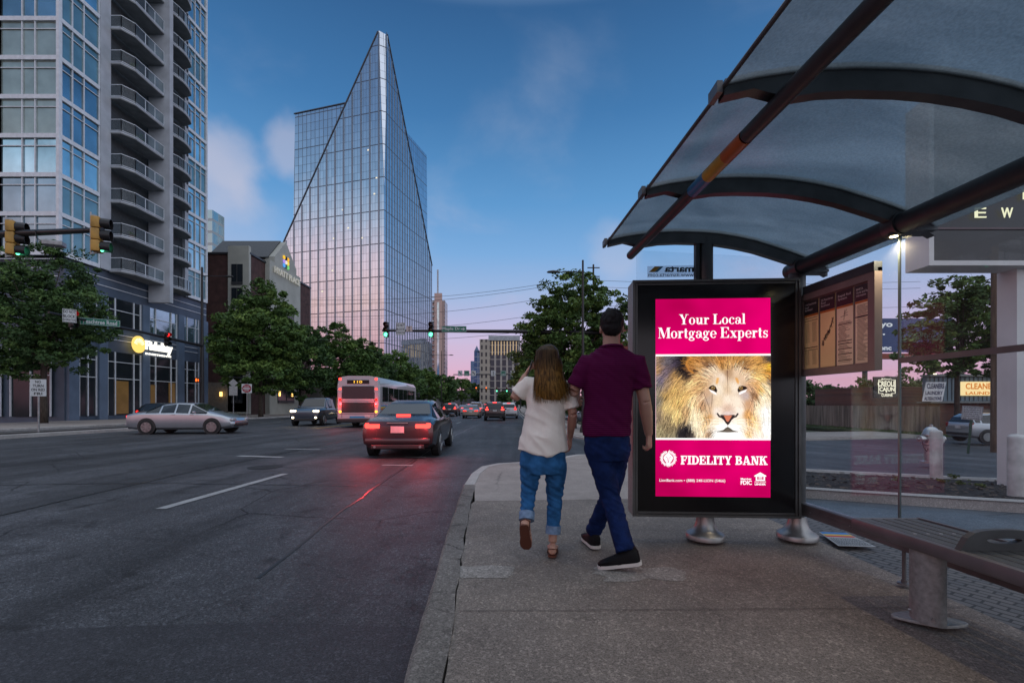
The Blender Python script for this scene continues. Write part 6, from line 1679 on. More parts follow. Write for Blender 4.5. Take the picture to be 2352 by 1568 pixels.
# Maple Dr arm, facing the camera
A2 = arm('signal_arm', 'long black mast arm with green signals reaching over the road ahead', [Vector((-9.4, 33, 6.42)), Vector((0, 33, 6.36)), Vector((7.3, 33, 6.25))], [.08, .13, .18], pole=(7.3, 33, 0))
signal('green-lit signal at the tip of the arm over the road', (-9.05, 32.75, 6.45), 0, 2)
signal('green-lit signal left of the green street name sign', (-5.82, 32.75, 6.45), 0, 2)
flat_sign('road_sign', 'white do not block sign between the two green signals', tuple(W(920, 755, 32.8)), .66, .88, M_SWH, ['DO NOT', 'BLOCK', 'INTERSECTION'], M_SBK, 0, [.36, .36, .22], .02)
flat_sign('blank_plate', 'small pinkish plate with two lines on the arm between the green signals', tuple(W(940, 755, 32.8)), .45, .40, mat('plate_pink', (.45, .38, .37), .5), ['—', '—'], M_SBK, 0)
flat_sign('road_name_sign', 'green street name sign with arrow on the arm over the road', tuple(W(1043, 755.5, 32.8)), 1.78, .42, M_SG, ['Maple Dr'], M_SWH, 0, border=.012, arrow='right', fill=.72)
# shift the words left of the arrow
_o = [o for o in bpy.data.objects if o.name.startswith('lettering')][-1]
# tall lamp standard behind the man
def lamp_std(label, x, y, zt, heads, group=None, r=.09, head_z=None):
    t = thing('street_lamp', label, 'street lamp', (x, y, h(x, y)), 0, group)
    MB().tube([(x, y, h(x, y) - .1), (x, y, zt)], [r, r * .6], 10).build('pole', M_BLK, t, smooth=True)
    MB().lathe((x, y, h(x, y) - .05), [(r * 2, 0), (r * 2, .15), (r * 1.3, .5)], 12).build('base', M_BLK, t, smooth=True)
    for dx in heads:
        z = head_z or zt - .5
        MB().tube([(x, y, z), (x + dx * .6, y, z + .06), (x + dx, y, z)], .03, 6).build('lamp_arm', M_BLK, t)
        cobra((x + dx * .95, y, z), (1 if dx > 0 else -1, 0, 0), t)
    return t
lamp_std('black street lamp with one arm to the left in front of the oak', 4.36, 28, 9.95, [-1.5], 'street lamps', .1, 9.2)
lamp_std('distant black twin-armed lamp standing left of the queue of cars', -12.4, 80, 10.4, [-1.4, 1.4], 'street lamps', .09, 9.6)
lamp_std('far lamp low against the foot of the glass tower', -26.2, 96, 8.5, [1.4], 'street lamps', .08)
# far signal bridge
arm('signal_arm', 'distant mast arm carrying white arrow signs and green route shields', [Vector((-10.3, 80, 6.2)), Vector((-2, 80, 6.25)), Vector((3.6, 80, 6.3))], [.08, .1, .13], pole=(3.6, 80, 0))
for u, kind, lb in ((1057, 'left', 'white left-turn arrow sign leftmost on the distant arm'), (1088, 'left', 'white left-turn arrow sign right of the first green shield'), (1133, 'up', 'white straight-ahead arrow sign before the second shield'), (1178, 'up', 'white straight-ahead arrow sign rightmost on the distant arm')):
    p_ = W(u, 857, 79.7); flat_sign('road_sign', lb, tuple(p_), .8, .95, M_SWH, [], M_SBK, 0, arrow=kind, group='arrow signs on the distant arm')
for u, tx, lb in ((1072, '237', 'green route shield left on the distant arm'), (1156, '141', 'green route shield right on the distant arm')):
    flat_sign('route_shield', lb, tuple(W(u, 857, 79.7)), .95, .95, M_SG, ['', tx], M_SWH, 0, [.4, .6], .06, group='route shields on the distant arm')
A4 = arm('signal_arm', 'farthest mast arm with three yellow signals near the hotel slab', [Vector((-16, 160, 6.3)), Vector((3, 160, 6.3))], [.1, .12], pole=(3, 160, 0))
for u, l, lm, lb in ((1094, 0, M_LA, 'leftmost orange-lit far signal'), (1117, 0, M_LA, 'second orange-lit far signal'), (1141, 2, None, 'green-lit far yellow signal'), (1164, 2, None, 'rightmost green-lit far signal')):
    signal(lb, tuple(W(u, 894, 159.4)), 0, l, M_YEL, 1.5, 'far yellow signals', litm=lm)
# stacked signs on posts, left side
flat_sign('road_sign', 'white rectangular notice on a pale post on the island at far left', tuple(W(88, 890, 20)), .52, .75, M_SWH, ['NO', 'TURN', 'ON RED', 'FRI'], M_SBK, R(30), post=-.2)
d1 = flat_sign('warning_sign', 'grey diamond sign above a plate left of the hotel doors', tuple(W(536, 879, 44)), .8, .8, M_GALV, [], M_SBK, R(20), diamond=True, post=-.3)
flat_sign('back_plate', 'grey rectangular sign back below the diamond sign', tuple(W(536, 897, 43.95)), .7, .9, M_GALV, [], M_SBK, R(20))
ds = thing('do_not_enter_sign', 'square white and red do not enter sign on a slim post', 'sign', tuple(W(567, 902, 43)), R(15), local=True)
MB().box((0, 0, .42), (.86, .015, .86)).build('panel', M_SWH, ds)
mb = MB(); mb.prism([(.39 * math.cos(a), -.012, .42 + .39 * math.sin(a)) for a in np.linspace(0, 2 * math.pi, 29)[:-1]], (0, -.003, 0)); mb.build('red_disc', mat('sign_red', (.28, .02, .04), .5), ds)
mb = MB(); mb.box((0, -.019, .42), (.6, .004, .12)); text_mb('DO NOT', (0, -.019, .60), .44, .12, mb=mb, bold=.02); text_mb('ENTER', (0, -.019, .24), .36, .12, mb=mb, bold=.02); mb.build('lettering', M_SWH, ds)
MB().tube([(0, .05, -2.5), (0, .05, .8)], .035, 8).build('post', M_GALV, ds)
t = thing('wall_lamps', 'pair of small amber lamps low on the hotel wall', 'wall lamp', (-35.2, 70, 1.5))
for y in (68.5, 72.5): MB().box((-35.0, y, 2.6), (.25, .25, .7), bev=.03).build('lamp', bpy.data.materials['lamp_amber'], t)
# parking sign right
flat_sign('parking_sign', 'tilted white parking hours sign on a green post beside the silver hatchback', tuple(W(2231, 948, 16)), .52, .48, M_SWH, ['PARKING', 'DURING', 'BANKING', 'HOURS ONLY', 'VIOLATORS WILL', 'BE TOWED'], M_SBK, R(-40), border=.01)
pp = bpy.data.objects['parking_sign']; pp.rotation_euler = (0, R(4), R(-40))
MB().bar((0, .04, -1.2), (0, .04, .45), .07, .03).build('post', mat('post_green', (.02, .06, .04), .6), pp)
# utility pole and overhead wires
up = thing('utility_pole', 'brown wooden utility pole just left of the white pillar', 'utility pole', (19.1, 18, -.8))
MB().tube([(19.1, 18, -.9), (19.1, 18, 9)], [.14, .11], 12).build('pole', mat('pole_wood', (.11, .075, .05), .85, 0, .3, 3, .2, 20, stretch=(4, 4, .4)), up, smooth=True)
MB().box((19.1, 17.8, 8.2), (2.2, .1, .12)).build('crossarm', M_BARK, up)
up2 = thing('utility_pole', 'slim distant pole behind the top of the oak', 'utility pole', (9.3, 52, -.5))
MB().tube([(9.3, 52, -.5), (9.3, 52, 17)], [.16, .1], 8).build('pole', M_BARK, up2)
for dz in (16.6, 15.6): MB().box((9.3, 51.9, dz), (1.4, .08, .1)).build('crossarm', M_BARK, up2)
for i, (v0, v1, Y) in enumerate(((664, 636, 58), (672, 642, 58.3), (700, 668, 58.6), (733, 705, 58.9), (762, 742, 59.2))):
    a = W(700, v0 + (v0 - v1) * .9, Y); b = W(1363, v1 - 3, Y + 0); c = W(2600, v1 + 70, Y + 20)
    P = [a.lerp(b, t) + Vector((0, 0, -1.0 * math.sin(math.pi * t))) for t in np.linspace(0, 1, 17)]
    wr = MB().tube(P, .022, 4).build('overhead_wire', M_BLK, None)
    tagm(wr, 'overhead wire crossing the sky beside the glass tower, %s of five' % ['topmost', 'second', 'middle', 'fourth', 'lowest'][i], 'wire', 'overhead wires left of the oak')
for i, (v0, v1) in enumerate(((845, 858), (855, 868), (935, 938))):
    pass
for i, v in enumerate((858, 878, 935)):
    a = Vector(W(1720 * .7467, v * .7467, 60)); b = W(2830 * .7467, (v + 8) * .7467, 60)
    P = [a.lerp(b, t) + Vector((0, 0, -.5 * math.sin(math.pi * t))) for t in np.linspace(0, 1, 13)]
    wr = MB().tube(P, .022, 4).build('overhead_wire', M_BLK, None); tagm(wr, '%s wire seen through the shelter glass above the map case' % ['top', 'middle', 'lower'][i], 'wire', 'overhead wires seen through the shelter')
# bollards and hydrant
def bollard(lb, x, y, r, hh):
    t = thing('bollard', lb, 'bollard', (x, y, h(x, y)), 0, 'white bollards in the planting bed')
    MB().lathe((x, y, h(x, y) - .05), [(r, 0), (r, hh), (r * .96, hh + .02), (r * .7, hh + .04), (.005, hh + .05)], 28).build('post', mat('bollard_white', (.52, .52, .50), .55, 0, .15, 6, .15, 40), t, smooth=True); return t
bollard('slim white bollard standing in front of the hydrant', 7.27, 7.8, .085, .84); bollard('thick white bollard in front of the sign pillar', 6.52, 5.88, .088, .80)
hy = thing('fire_hydrant', 'silver fire hydrant with chained side caps behind the slim bollard', 'fire hydrant', (10.55, 11.4, h(10.55, 11.4)), local=True)
M_SIL = mat('hydrant_silver', (.42, .43, .44), .35, .7, .2, 6, .1, 60)
hy.location = (10.50, 11.4, h(10.5, 11.4)); hy.scale = (1.25, 1.25, 1.1)
MB().lathe((0, 0, -.02), [(.17, 0), (.17, .04), (.11, .05), (.11, .40), (.15, .42), (.15, .46), (.115, .47), (.115, .62), (.15, .63), (.15, .66), (.13, .69), (.12, .75), (.07, .81), (.03, .83), (.03, .87), (.001, .88)], 24).build('barrel', M_SIL, hy, smooth=True)
for dx, dy, L_, r_ in ((-1, 0, .24, .06), (1, 0, .24, .06), (0, -1, .2, .08)):
    d = Vector((dx, dy, 0)); c_ = Vector((0, 0, .53)); MB().tube([c_ + d * .08, c_ + d * .16, c_ + d * .161, c_ + d * L_, c_ + d * (L_ + .001), c_ + d * (L_ + .04)], [r_, r_, r_ * 1.25, r_ * 1.2, r_ * .4, r_ * .35], 16).build('nozzle', M_SIL, hy, smooth=True)
for s_ in (-1, 1): MB().tube([(s_ * .2, -.02, .48), (s_ * .19, -.05, .33), (s_ * .14, -.06, .25), (s_ * .11, -.05, .32)], .008, 6).build('chain', M_STEEL, hy)

# things people keep on the balconies
for i, (fl_, y, lb) in enumerate(((1, 41.6, 'second long balcony from the bottom'), (4, 42.6, 'fifth long balcony from the bottom'), (6, 41.8, 'seventh long balcony from the bottom'))):
    z = Z0 + fl_ * FH + .12
    t = thing('potted_plant', 'small potted plant standing on the ' + lb, 'potted plant', (FX + 1.0, y, z), 0, 'plants on the balconies')
    MB().lathe((FX + 1.0, y, z), [(.16, 0), (.22, .38), (.20, .38), (.18, .34)], 14).build('pot', mat('terracotta', (.25, .10, .06), .8), t, smooth=True)
    g = random.Random(i); leaves('foliage', [(FX + 1.0 + g.gauss(0, .14), y + g.gauss(0, .14), z + .6 + g.gauss(0, .14), .2) for _ in range(8)], 30, .05, M_LEAF, t, 70 + i)
for i, (fl_, y, lb) in enumerate(((0, 42.8, 'lowest long balcony'), (3, 42.4, 'fourth long balcony from the bottom'), (5, 43.2, 'sixth long balcony from the bottom'), (7, 42.6, 'eighth long balcony from the bottom'))):
    z = Z0 + fl_ * FH + .12; x = FX + .85
    t = thing('balcony_chair', 'dark chair on the ' + lb, 'chair', (x, y, z), 0, 'chairs on the balconies')
    MB().box((x, y, z + .44), (.5, .5, .06), bev=.02).build('seat', M_BLK, t); MB().box((x - .24, y, z + .72), (.05, .5, .5), bev=.02).build('backrest', M_BLK, t)
    for a_ in (-.2, .2):
        for b_ in (-.2, .2): MB().box((x + a_, y + b_, z + .2), (.04, .04, .42)).build('leg', M_BLK, t)
# ================================================================== VEHICLES
M_TYRE = mat('tyre', (.014, .014, .015), .8, 0, .2); M_RIM = mat('alloy', (.38, .39, .40), .3, .9, .05)
M_CGL = mat('car_glass', (.012, .015, .018), .04, .0, 0, spec=.8); M_TRIMB = mat('car_trim', (.02, .02, .021), .5)
M_TL = glow('tail_lamp_lit', (1, .02, .015), 2.2); M_TLB = glow('brake_lamp_bright', (1, .045, .035), 4.0, True); M_TLO = mat('tail_lamp', (.22, .01, .012), .15)
M_HL = glow('headlamp_lit', (1, .80, .50), 9.0); M_HLO = mat('headlamp', (.45, .47, .5), .1, .4); M_IND = glow('indicator_lit', (1, .45, .05), 2.5)
M_PLATE = mat('number_plate', (.5, .5, .5), .5)


def paint(n, c, metal=.5): return mat('paint_' + n, c, .28, metal, .04, 2, coat=.8)


STN = {
    'sedan': [(-2.32, .76, .38, .74, .66, .80), (-2.26, .86, .28, .86, .74, .92), (-1.95, .9, .22, .93, .76, .99), (-1.5, .91, .2, .95, .72, 1.03), (-.85, .91, .2, .95, .60, 1.36), (-.2, .91, .2, .95, .61, 1.45), (.4, .91, .2, .93, .60, 1.42), (1.2, .91, .2, .92, .72, 1.0), (1.8, .89, .22, .82, .74, .87), (2.2, .82, .28, .66, .68, .72), (2.32, .66, .38, .54, .58, .60)],
    'suv': [(-2.30, .78, .42, .86, .70, .92), (-2.25, .88, .32, 1.04, .74, 1.10), (-2.12, .92, .26, 1.08, .66, 1.52), (-1.95, .93, .24, 1.08, .65, 1.65), (-1.2, .94, .22, 1.06, .66, 1.70), (-.1, .94, .22, 1.03, .66, 1.70), (.5, .94, .22, 1.02, .64, 1.64), (1.25, .93, .22, 1.0, .74, 1.10), (1.9, .91, .25, .94, .76, 1.0), (2.25, .84, .32, .74, .70, .80), (2.33, .70, .42, .62, .6, .66)],
    'hatch': [(-1.92, .70, .36, .74, .62, .80), (-1.88, .82, .28, .92, .70, .98), (-1.72, .85, .24, .98, .60, 1.32), (-1.45, .86, .22, .98, .60, 1.46), (-.7, .86, .2, .96, .61, 1.51), (.0, .86, .2, .94, .60, 1.49), (.45, .86, .2, .93, .58, 1.40), (1.15, .86, .2, .92, .66, 1.02), (1.6, .83, .24, .82, .66, .88), (1.88, .76, .32, .62, .6, .68), (1.95, .6, .4, .52, .5, .56)],
    'pickup': [(-2.7, .9, .45, .95, .88, 1.0), (-2.6, .95, .40, 1.05, .88, 1.08), (-.8, .97, .38, 1.08, .88, 1.1), (-.7, .97, .36, 1.1, .72, 1.82), (-.1, .97, .36, 1.1, .72, 1.88), (.6, .97, .36, 1.1, .70, 1.84), (1.2, .97, .36, 1.1, .80, 1.2), (2.2, .96, .38, 1.08, .84, 1.14), (2.55, .93, .42, .95, .82, 1.0), (2.62, .86, .5, .85, .78, .9)],
}


def car(label, x, y, heading, kind, pm, lights=('tail',), group=None, cat=None, bright=False, plate=True, name='car', dz=0.0, det=True):
    t = thing(name, label, cat or {'suv': 'car', 'sedan': 'car', 'hatch': 'car', 'pickup': 'pickup truck'}[kind], (x, y, h(x, y) + RD + .01 + dz), R(heading), group, local=True)
    S = STN[kind]; rings = []
    for (yy, w, zb, zs, wr, zr) in S:
        cab = zr > zs + .2
        half = [(w * .82, zb), (w * .97, zb + .10), (w, (zb + zs) * .5), (w * .985, zs - .04), (w * .94, zs), (wr, zr - (.05 if cab else .012)), (wr * .86, zr)]
        rings.append([Vector((a, yy, b)) for a, b in half] + [Vector((-a, yy, b)) for a, b in reversed(half)])
    n = len(rings[0]); mb = MB(); mb.rings(rings); body = mb.build('body', pm, t, smooth=True, angle=50)
    bv = body.modifiers.new('rounding', 'BEVEL'); bv.width = .035; bv.segments = 3; bv.limit_method = 'ANGLE'; bv.angle_limit = R(22)
    # glazing: shrunken copies of the greenhouse faces standing just proud
    def face(i, k): k2 = (k + 1) % n; return [rings[i][k], rings[i][k2], rings[i + 1][k2], rings[i + 1][k]]
    def panel(pts, sh=.10, off=.010):
        c = sum(pts, Vector()) / len(pts); nr = (pts[1] - pts[0]).cross(pts[2] - pts[0])
        if nr.length < 1e-6: nr = (pts[2] - pts[0]).cross(pts[3] - pts[0])
        nr.normalize()
        if nr.dot(c - Vector((0, c.y, .8))) < 0: nr = -nr
        return [p + (c - p) * sh + nr * off for p in pts]
    for side, k in (('r', 4), ('l', 8)):
        cabs = [i for i in range(len(S) - 1) if max(S[i][5], S[i + 1][5]) > 1.2 and (S[i][5] + S[i + 1][5]) / 2 > S[i][3] + .1]
        cabs = [i for i in cabs if kind != 'pickup' or S[i][0] >= -.75]
        for i in cabs:
            p = panel(face(i, k), .12 if abs(S[i + 1][0] - S[i][0]) > .3 else .2)
            MB().add(p, [(0, 1, 2, 3)]).build('side_window', M_CGL, t)
    for rear in (True, False):
        idx = [i for i in range(len(S) - 1) if (S[i + 1][5] - S[i][5] > .2 if rear else S[i][5] - S[i + 1][5] > .2)]
        if not idx: continue
        i0, i1 = idx[0], idx[-1] + 1
        lo, hi = (i0, i1) if rear else (i1, i0)
        a, b = S[lo], S[hi]; wl_, wh = min(a[4], a[1]) * .93, b[4] * .93
        P0 = Vector((0, a[0], a[5])); P1 = Vector((0, b[0], b[5])); d = P1 - P0; nr = Vector((0, -d.z, d.y)) if rear else Vector((0, d.z, -d.y)); nr.normalize()
        if nr.z < 0: nr = -nr
        q0 = P0 + d * .12 + nr * .012; q1 = P0 + d * .92 + nr * .012
        MB().add([q0 + Vector((-wl_, 0, 0)), q0 + Vector((wl_, 0, 0)), q1 + Vector((wh, 0, 0)), q1 + Vector((-wh, 0, 0))], [(0, 1, 2, 3)]).build('rear_window' if rear else 'windscreen', M_CGL, t)
    yr, yf = S[0][0], S[-1][0]; L2 = (yf - yr) / 2
    wb = {'sedan': (-1.38, 1.42), 'suv': (-1.35, 1.42), 'hatch': (-1.22, 1.28), 'pickup': (-1.7, 1.75)}[kind]
    wr_ = {'sedan': .33, 'suv': .37, 'hatch': .31, 'pickup': .40}[kind]; ww = max(s_[1] for s_ in S)
    for yy in wb:
        for sx in (-1, 1):
            MB().tube([(sx * (ww - .16), yy, wr_ + .03), (sx * (ww + .004), yy, wr_ + .03)], wr_ * 1.17, 24).build('wheel_arch', M_TRIMB, t)
            mb = MB(); A_ = sx * (ww - .20); B_ = sx * (ww + .016)
            mb.tube([(A_, yy, wr_), (A_ + sx * .02, yy, wr_), (B_ - sx * .02, yy, wr_), (B_, yy, wr_)], [wr_ * .95, wr_, wr_, wr_ * .93], 24)
            w = mb.build('wheel', M_TYRE, t, smooth=True)
            mb = MB(); c_ = Vector((B_ + sx * .003, yy, wr_))
            mb.tube([c_, c_ + Vector((sx * .012, 0, 0))], wr_ * .16, 12)
            for k in range(7):
                an = 2 * math.pi * k / 7; d = Vector((0, math.cos(an), math.sin(an))); e = Vector((0, -d.z, d.y)) * wr_ * .06
                mb.prism([c_ + d * wr_ * .1 - e, c_ + d * wr_ * .66 - e * 1.5, c_ + d * wr_ * .66 + e * 1.5, c_ + d * wr_ * .1 + e], (sx * .010, 0, 0))
            rg = [[c_ + Vector((sx * dd, r_ * wr_ * math.cos(a), r_ * wr_ * math.sin(a))) for a in np.linspace(0, 2 * math.pi, 25)[:-1]] for r_, dd in ((.62, .0), (.63, .011), (.68, .011), (.69, 0))]
            mb.rings(rg); mb.build('rim', M_RIM, w, smooth=True, angle=30)
    if not det: return t
    # bumpers, plate, mirrors, lamps
    zt = {'sedan': .80, 'suv': 1.0, 'hatch': .86, 'pickup': 1.0}[kind]; wt = ww * {'sedan': .66, 'suv': .74, 'hatch': .8, 'pickup': .8}[kind]
    MB().box((0, yr + .04, .44), (ww * 1.75, .14, .16), bev=.05).build('bumper', M_TRIMB if kind != 'sedan' else pm, t, smooth=True)
    if kind in ('suv', 'pickup'):
        for sx in (-1, 1): MB().tube([(sx * .55, yr - .05, .34), (sx * .55, yr + .1, .34)], .035, 10).build('exhaust', M_RIM, t)
    if kind == 'sedan':
        for sx in (-1, 1): MB().box((sx * .50, yr - .004 + .012, .70), (.012, .02, .24)).build('boot_seam', M_TRIMB, t)
        for sx in (-1, 1): MB().tube([(sx * .55, yr - .02, .30), (sx * .55, yr + .1, .30)], .032, 10).build('exhaust', M_RIM, t)
        MB().box((0, yr + .045, .30), (1.30, .12, .12), bev=.03).build('diffuser', M_TRIMB, t)
        MB().box((0, yr - .006, .88), (.5, .02, .025)).build('trim_strip', M_RIM, t)
    if plate: MB().box((0, yr - .015 if kind != 'hatch' else yr - .01, zt - .08), (.32, .02, .16)).build('number_plate', M_PLATE, t)
    MB().box((0, yf - .02, .42), (ww * 1.4, .1, .16), bev=.04).build('grille', M_TRIMB, t)
    for sx in (-1, 1):
        MB().box((sx * (ww + .09), .72 if kind != 'hatch' else .6, 1.0 if kind != 'pickup' else 1.25), (.17, .10, .13), bev=.035).build('mirror', pm, t, smooth=True)
        if kind == 'suv': mb = MB().box((sx * wt, yr + .035, zt), (.27, .12, .13), bev=.03).box((sx * (wt - .02), yr + .10, zt + .15), (.14, .08, .18), bev=.02)
        elif kind == 'hatch': mb = MB().box((sx * (wt + .03), yr + .08, zt + .02), (.16, .16, .26), bev=.04)
        else:
            mb = MB().box((sx * wt, yr + .035, zt), (.34, .10, .10), bev=.02).box((sx * (wt + .14), yr + .09, zt + .01), (.12, .14, .13), bev=.03)
        mb.build('tail_light', (M_TLB if bright else M_TL) if 'tail' in lights else M_TLO, t, smooth=True)
        zh = .66 if kind != 'pickup' else .98
        MB().box((sx * ww * .74, yf - .07, zh), (.34, .18, .13), bev=.04).build('headlight', M_HL if 'head' in lights else M_HLO, t, smooth=True)
        if 'fog' in lights: MB().box((sx * ww * .74, yf - .02, zh - .42), (.13, .1, .10), bev=.02).build('fog_light', M_HL, t)
    if 'tail' in lights and kind != 'pickup':
        zz = {'suv': 1.63, 'hatch': 1.44, 'sedan': 1.05}[kind]; yy = {'suv': -2.06, 'hatch': -1.5, 'sedan': -1.62}[kind]
        MB().box((0, yy, zz), (.36, .05, .045)).build('brake_light', M_TLB if bright else M_TL, t)
    for k in (-.25, .55):
        for sx in (-1, 1): MB().box((sx * (ww + .002), k, .9 if kind != 'pickup' else 1.0), (.02, .16, .025)).build('door_handle', pm, t)
    if kind == 'hatch':
        MB().bar((.05, yr + .10, 1.02), (.38, yr + .24, 1.12), .02).build('wiper', M_TRIMB, t)
    return t


P_DK = paint('dark_grey', (.035, .028, .030)); P_WH = paint('white', (.55, .57, .60), .1); P_SV = paint('silver', (.40, .43, .47), .7); P_BK = paint('black', (.012, .012, .014))
P_RD = paint('maroon', (.10, .012, .015)); P_BL = paint('blue_grey', (.07, .09, .12)); P_GD = paint('pewter', (.16, .15, .13)); P_TAN = paint('pale_gold', (.3, .27, .22))
QG = 'cars queuing on the road ahead'
car('dark grey SUV with bright red brake lights, nearest of the queue ahead', -1.60, 42.3, 2, 'suv', P_DK, ('tail',), QG, bright=True)
car('white SUV just right of the dark grey SUV', -.35, 49.5, 0, 'suv', P_WH, ('tail',), QG)
car('silver sedan between the two dark SUVs of the queue', -4.4, 50.5, 0, 'sedan', P_TAN, ('tail',), QG)
car('black SUV at the left of the queue ahead', -8.0, 60.5, 0, 'suv', P_BK, ('tail',), QG, bright=True)
for i, (x, y, k, p, lb) in enumerate(((-7.6, 71, 'sedan', P_SV, 'silver sedan just behind the black SUV'), (-7.8, 84, 'suv', P_RD, 'maroon SUV farther up the left lane'), (-5.0, 64, 'pickup', P_WH, 'white pickup beyond the pale sedan'), (-4.6, 80, 'suv', P_BL, 'blue-grey SUV in the middle lane of the queue'),
                                     (-2.0, 62, 'sedan', P_RD, 'maroon sedan hidden left of the dark SUV'), (-1.2, 95, 'suv', P_WH, 'white SUV far up the right lane'), (-8.2, 100, 'sedan', P_DK, 'dark sedan at the end of the left lane'), (-4.5, 110, 'sedan', P_SV, 'silver sedan farthest in the middle lane'))):
    car(lb, x, y, 0, k, p, ('tail',), QG, bright=i % 2 == 0)
# oncoming traffic
car('pale SUV coming toward the camera with glaring headlights', -9.6 + .7, 47.5, 186, 'suv', P_SV, ('head',), 'oncoming traffic')
car('dark pickup facing the camera with two pairs of lit lamps', -13.6, 32.0, 184, 'pickup', P_BL, ('head', 'fog'), 'oncoming traffic', name='pickup_truck')
car('dark sedan with headlights on between the bus and the pale SUV', -13.6, 45, 181, 'sedan', P_BL, ('head',), 'oncoming traffic')
car('silver sedan turning across the far lanes, seen from the side', -15.4, 21.8, -84, 'sedan', P_SV, ('tail',), 'crossing cars')
car('black hatchback behind the turning silver sedan', -22.6, 30.5, -86, 'hatch', P_BK, ('tail',), 'crossing cars')
# near car pulling away
car('dark sedan pulling away with bright tail lights, nearest car on the road', -2.85, 13.4, 1.5, 'sedan', paint('graphite', (.035, .028, .032)), ('tail',), None, bright=True)
# parked hatchback on the right
hb = car('silver hatchback parked beyond the hydrant, rear toward the shelter', 25.25, 23.6, -97, 'hatch', P_SV, (), None, dz=.12)
# small far cars behind the couple on the right
car('dark car parked beyond the far corner, seen between the couple', 7.8, 47, 90, 'sedan', P_BL, (), None, dz=.12)

# ------------------------------------------------------------------ bus
BS = thing('transit_bus', 'white transit bus seen from behind with high red marker lights and coloured stripes', 'bus', (-9.35, 27.2 + 6, h(-9, 33) + RD), R(1.5), local=True)
P_BUS = paint('bus_white', (.42, .44, .47), .1)
L_ = 12.0; w_ = 1.28; rg = []
for yy, s_, dz in ((-L_ / 2, .93, .0), (-L_ / 2 + .12, 1.0, 0), (L_ / 2 - .2, 1.0, 0), (L_ / 2, .94, 0)):
    prof = [(w_ * .96, .35), (w_, .55), (w_, 2.5), (w_ * .97, 2.85), (w_ * .82, 3.08), (w_ * .5, 3.14)]
    rg.append([Vector((a * s_, yy, b if b > 1 else b)) for a, b in prof] + [Vector((-a * s_, yy, b)) for a, b in reversed(prof)])
MB().rings(rg).build('body', P_BUS, BS, smooth=True, angle=35)
yr = -L_ / 2
MB().box((0, yr - .012, 2.15), (1.9, .03, .75), bev=.01).build('rear_window', M_CGL, BS)
MB().box((0, yr - .012, 1.25), (1.9, .03, .6), bev=.01).build('engine_grille', M_TRIMB, BS)
MB().box((0, yr - .06, .48), (2.45, .2, .22), bev=.05).build('bumper', M_TRIMB, BS)
for z in (1.62, .86): MB().box((0, yr - .004, z), (2.2, .012, .02)).build('panel_gap', M_TRIMB, BS)
for x in (-.97, .97): MB().box((x, yr - .004, 1.4), (.02, .012, 1.5)).build('panel_gap', M_TRIMB, BS)
for k in range(7): MB().box((0, yr - .03, 1.02 + k * .075), (1.8, .02, .018)).build('louvre', M_STEEL, BS)
MB().box((.55, yr - .02, .75), (.32, .02, .16)).build('number_plate', M_PLATE, BS)
MB().box((0, yr - .02, .68), (1.0, .012, .1)).build('stripe', bpy.data.materials.get('bus_blue') or mat('bus_blue', (.03, .25, .5), .4), BS)
MB().box((0, yr - .014, 2.78), (1.3, .03, .22)).build('route_display', M_BLACKGL, BS)
text_mb('110', (0, yr - .034, 2.78), .5, .14, bold=.02).build('route_number', glow('route_amber', (1, .5, .05), 1.5), BS)
for sx in (-1, 1):
    for z, ww_, m in ((2.95, .16, M_TLB), (2.35, .14, M_TLB), (1.72, .16, M_TL), (1.35, .16, M_TLB), (1.0, .16, M_IND)):
        mb = MB(); rr_ = ww_ / 2; rg = [[(sx * 1.07 + r_ * math.cos(a), yr - d, z + r_ * math.sin(a)) for a in np.linspace(0, 2 * math.pi, 17)[:-1]] for r_, d in ((rr_, .0), (rr_, .02), (rr_ * .6, .04), (.005, .045))]
        mb.rings(rg); mb.build('tail_light', m, BS, smooth=True)
    for yy in (-L_ / 2 + 3.2, L_ / 2 - 2.7):
        w = MB().tube([(sx * (w_ - .3), yy, .48), (sx * (w_ + .01), yy, .48)], .48, 24).build('wheel', M_TYRE, BS); MB().tube([(sx * (w_ + .0), yy, .48), (sx * (w_ + .03), yy, .48)], .26, 18).build('rim', M_RIM, w)
    for k in range(7): MB().box((sx * (w_ + .004), -L_ / 2 + 1.3 + k * 1.5, 2.05), (.02, 1.36, .9)).build('side_window', M_CGL, BS)
    for k, (c, zz) in enumerate((((.03, .25, .5), 1.35), ((.6, .42, .05), 1.25), ((.5, .12, .02), 1.15))):
        MB().box((sx * (w_ + .003), 0, zz), (.012, L_ * .96, .09)).build('stripe', bpy.data.materials.get('bus_stripe%d' % k) or mat('bus_stripe%d' % k, c, .4), BS)
    MB().box((sx * (w_ + .2), L_ / 2 - .1, 2.2), (.2, .12, .4), bev=.04).build('mirror', M_TRIMB, BS)

# red light thrown on the road by the brightly lit tail lamps of the near cars
for nm_, x, y in (('tail_lamp_light', -2.1, 10.75), ('tail_lamp_light', -3.5, 10.8), ('tail_lamp_light', -8.3, 26.6), ('tail_lamp_light', -10.4, 26.6)):
    ld = bpy.data.lights.new(nm_, 'POINT'); ld.energy = 34 if y < 20 else 26; ld.color = (1, .04, .05); ld.shadow_soft_size = .02
    lo = bpy.data.objects.new(nm_, ld); COL.objects.link(lo); lo.location = (x, y + .0, .62 if y < 20 else 1.1)
# ================================================================== PEOPLE
def skin_tube(pts, radii, n=14):
    """pts: points; radii: (side, depth) pairs or floats; rings stay perpendicular to the limb"""
    return MB().tube(pts, radii, n)


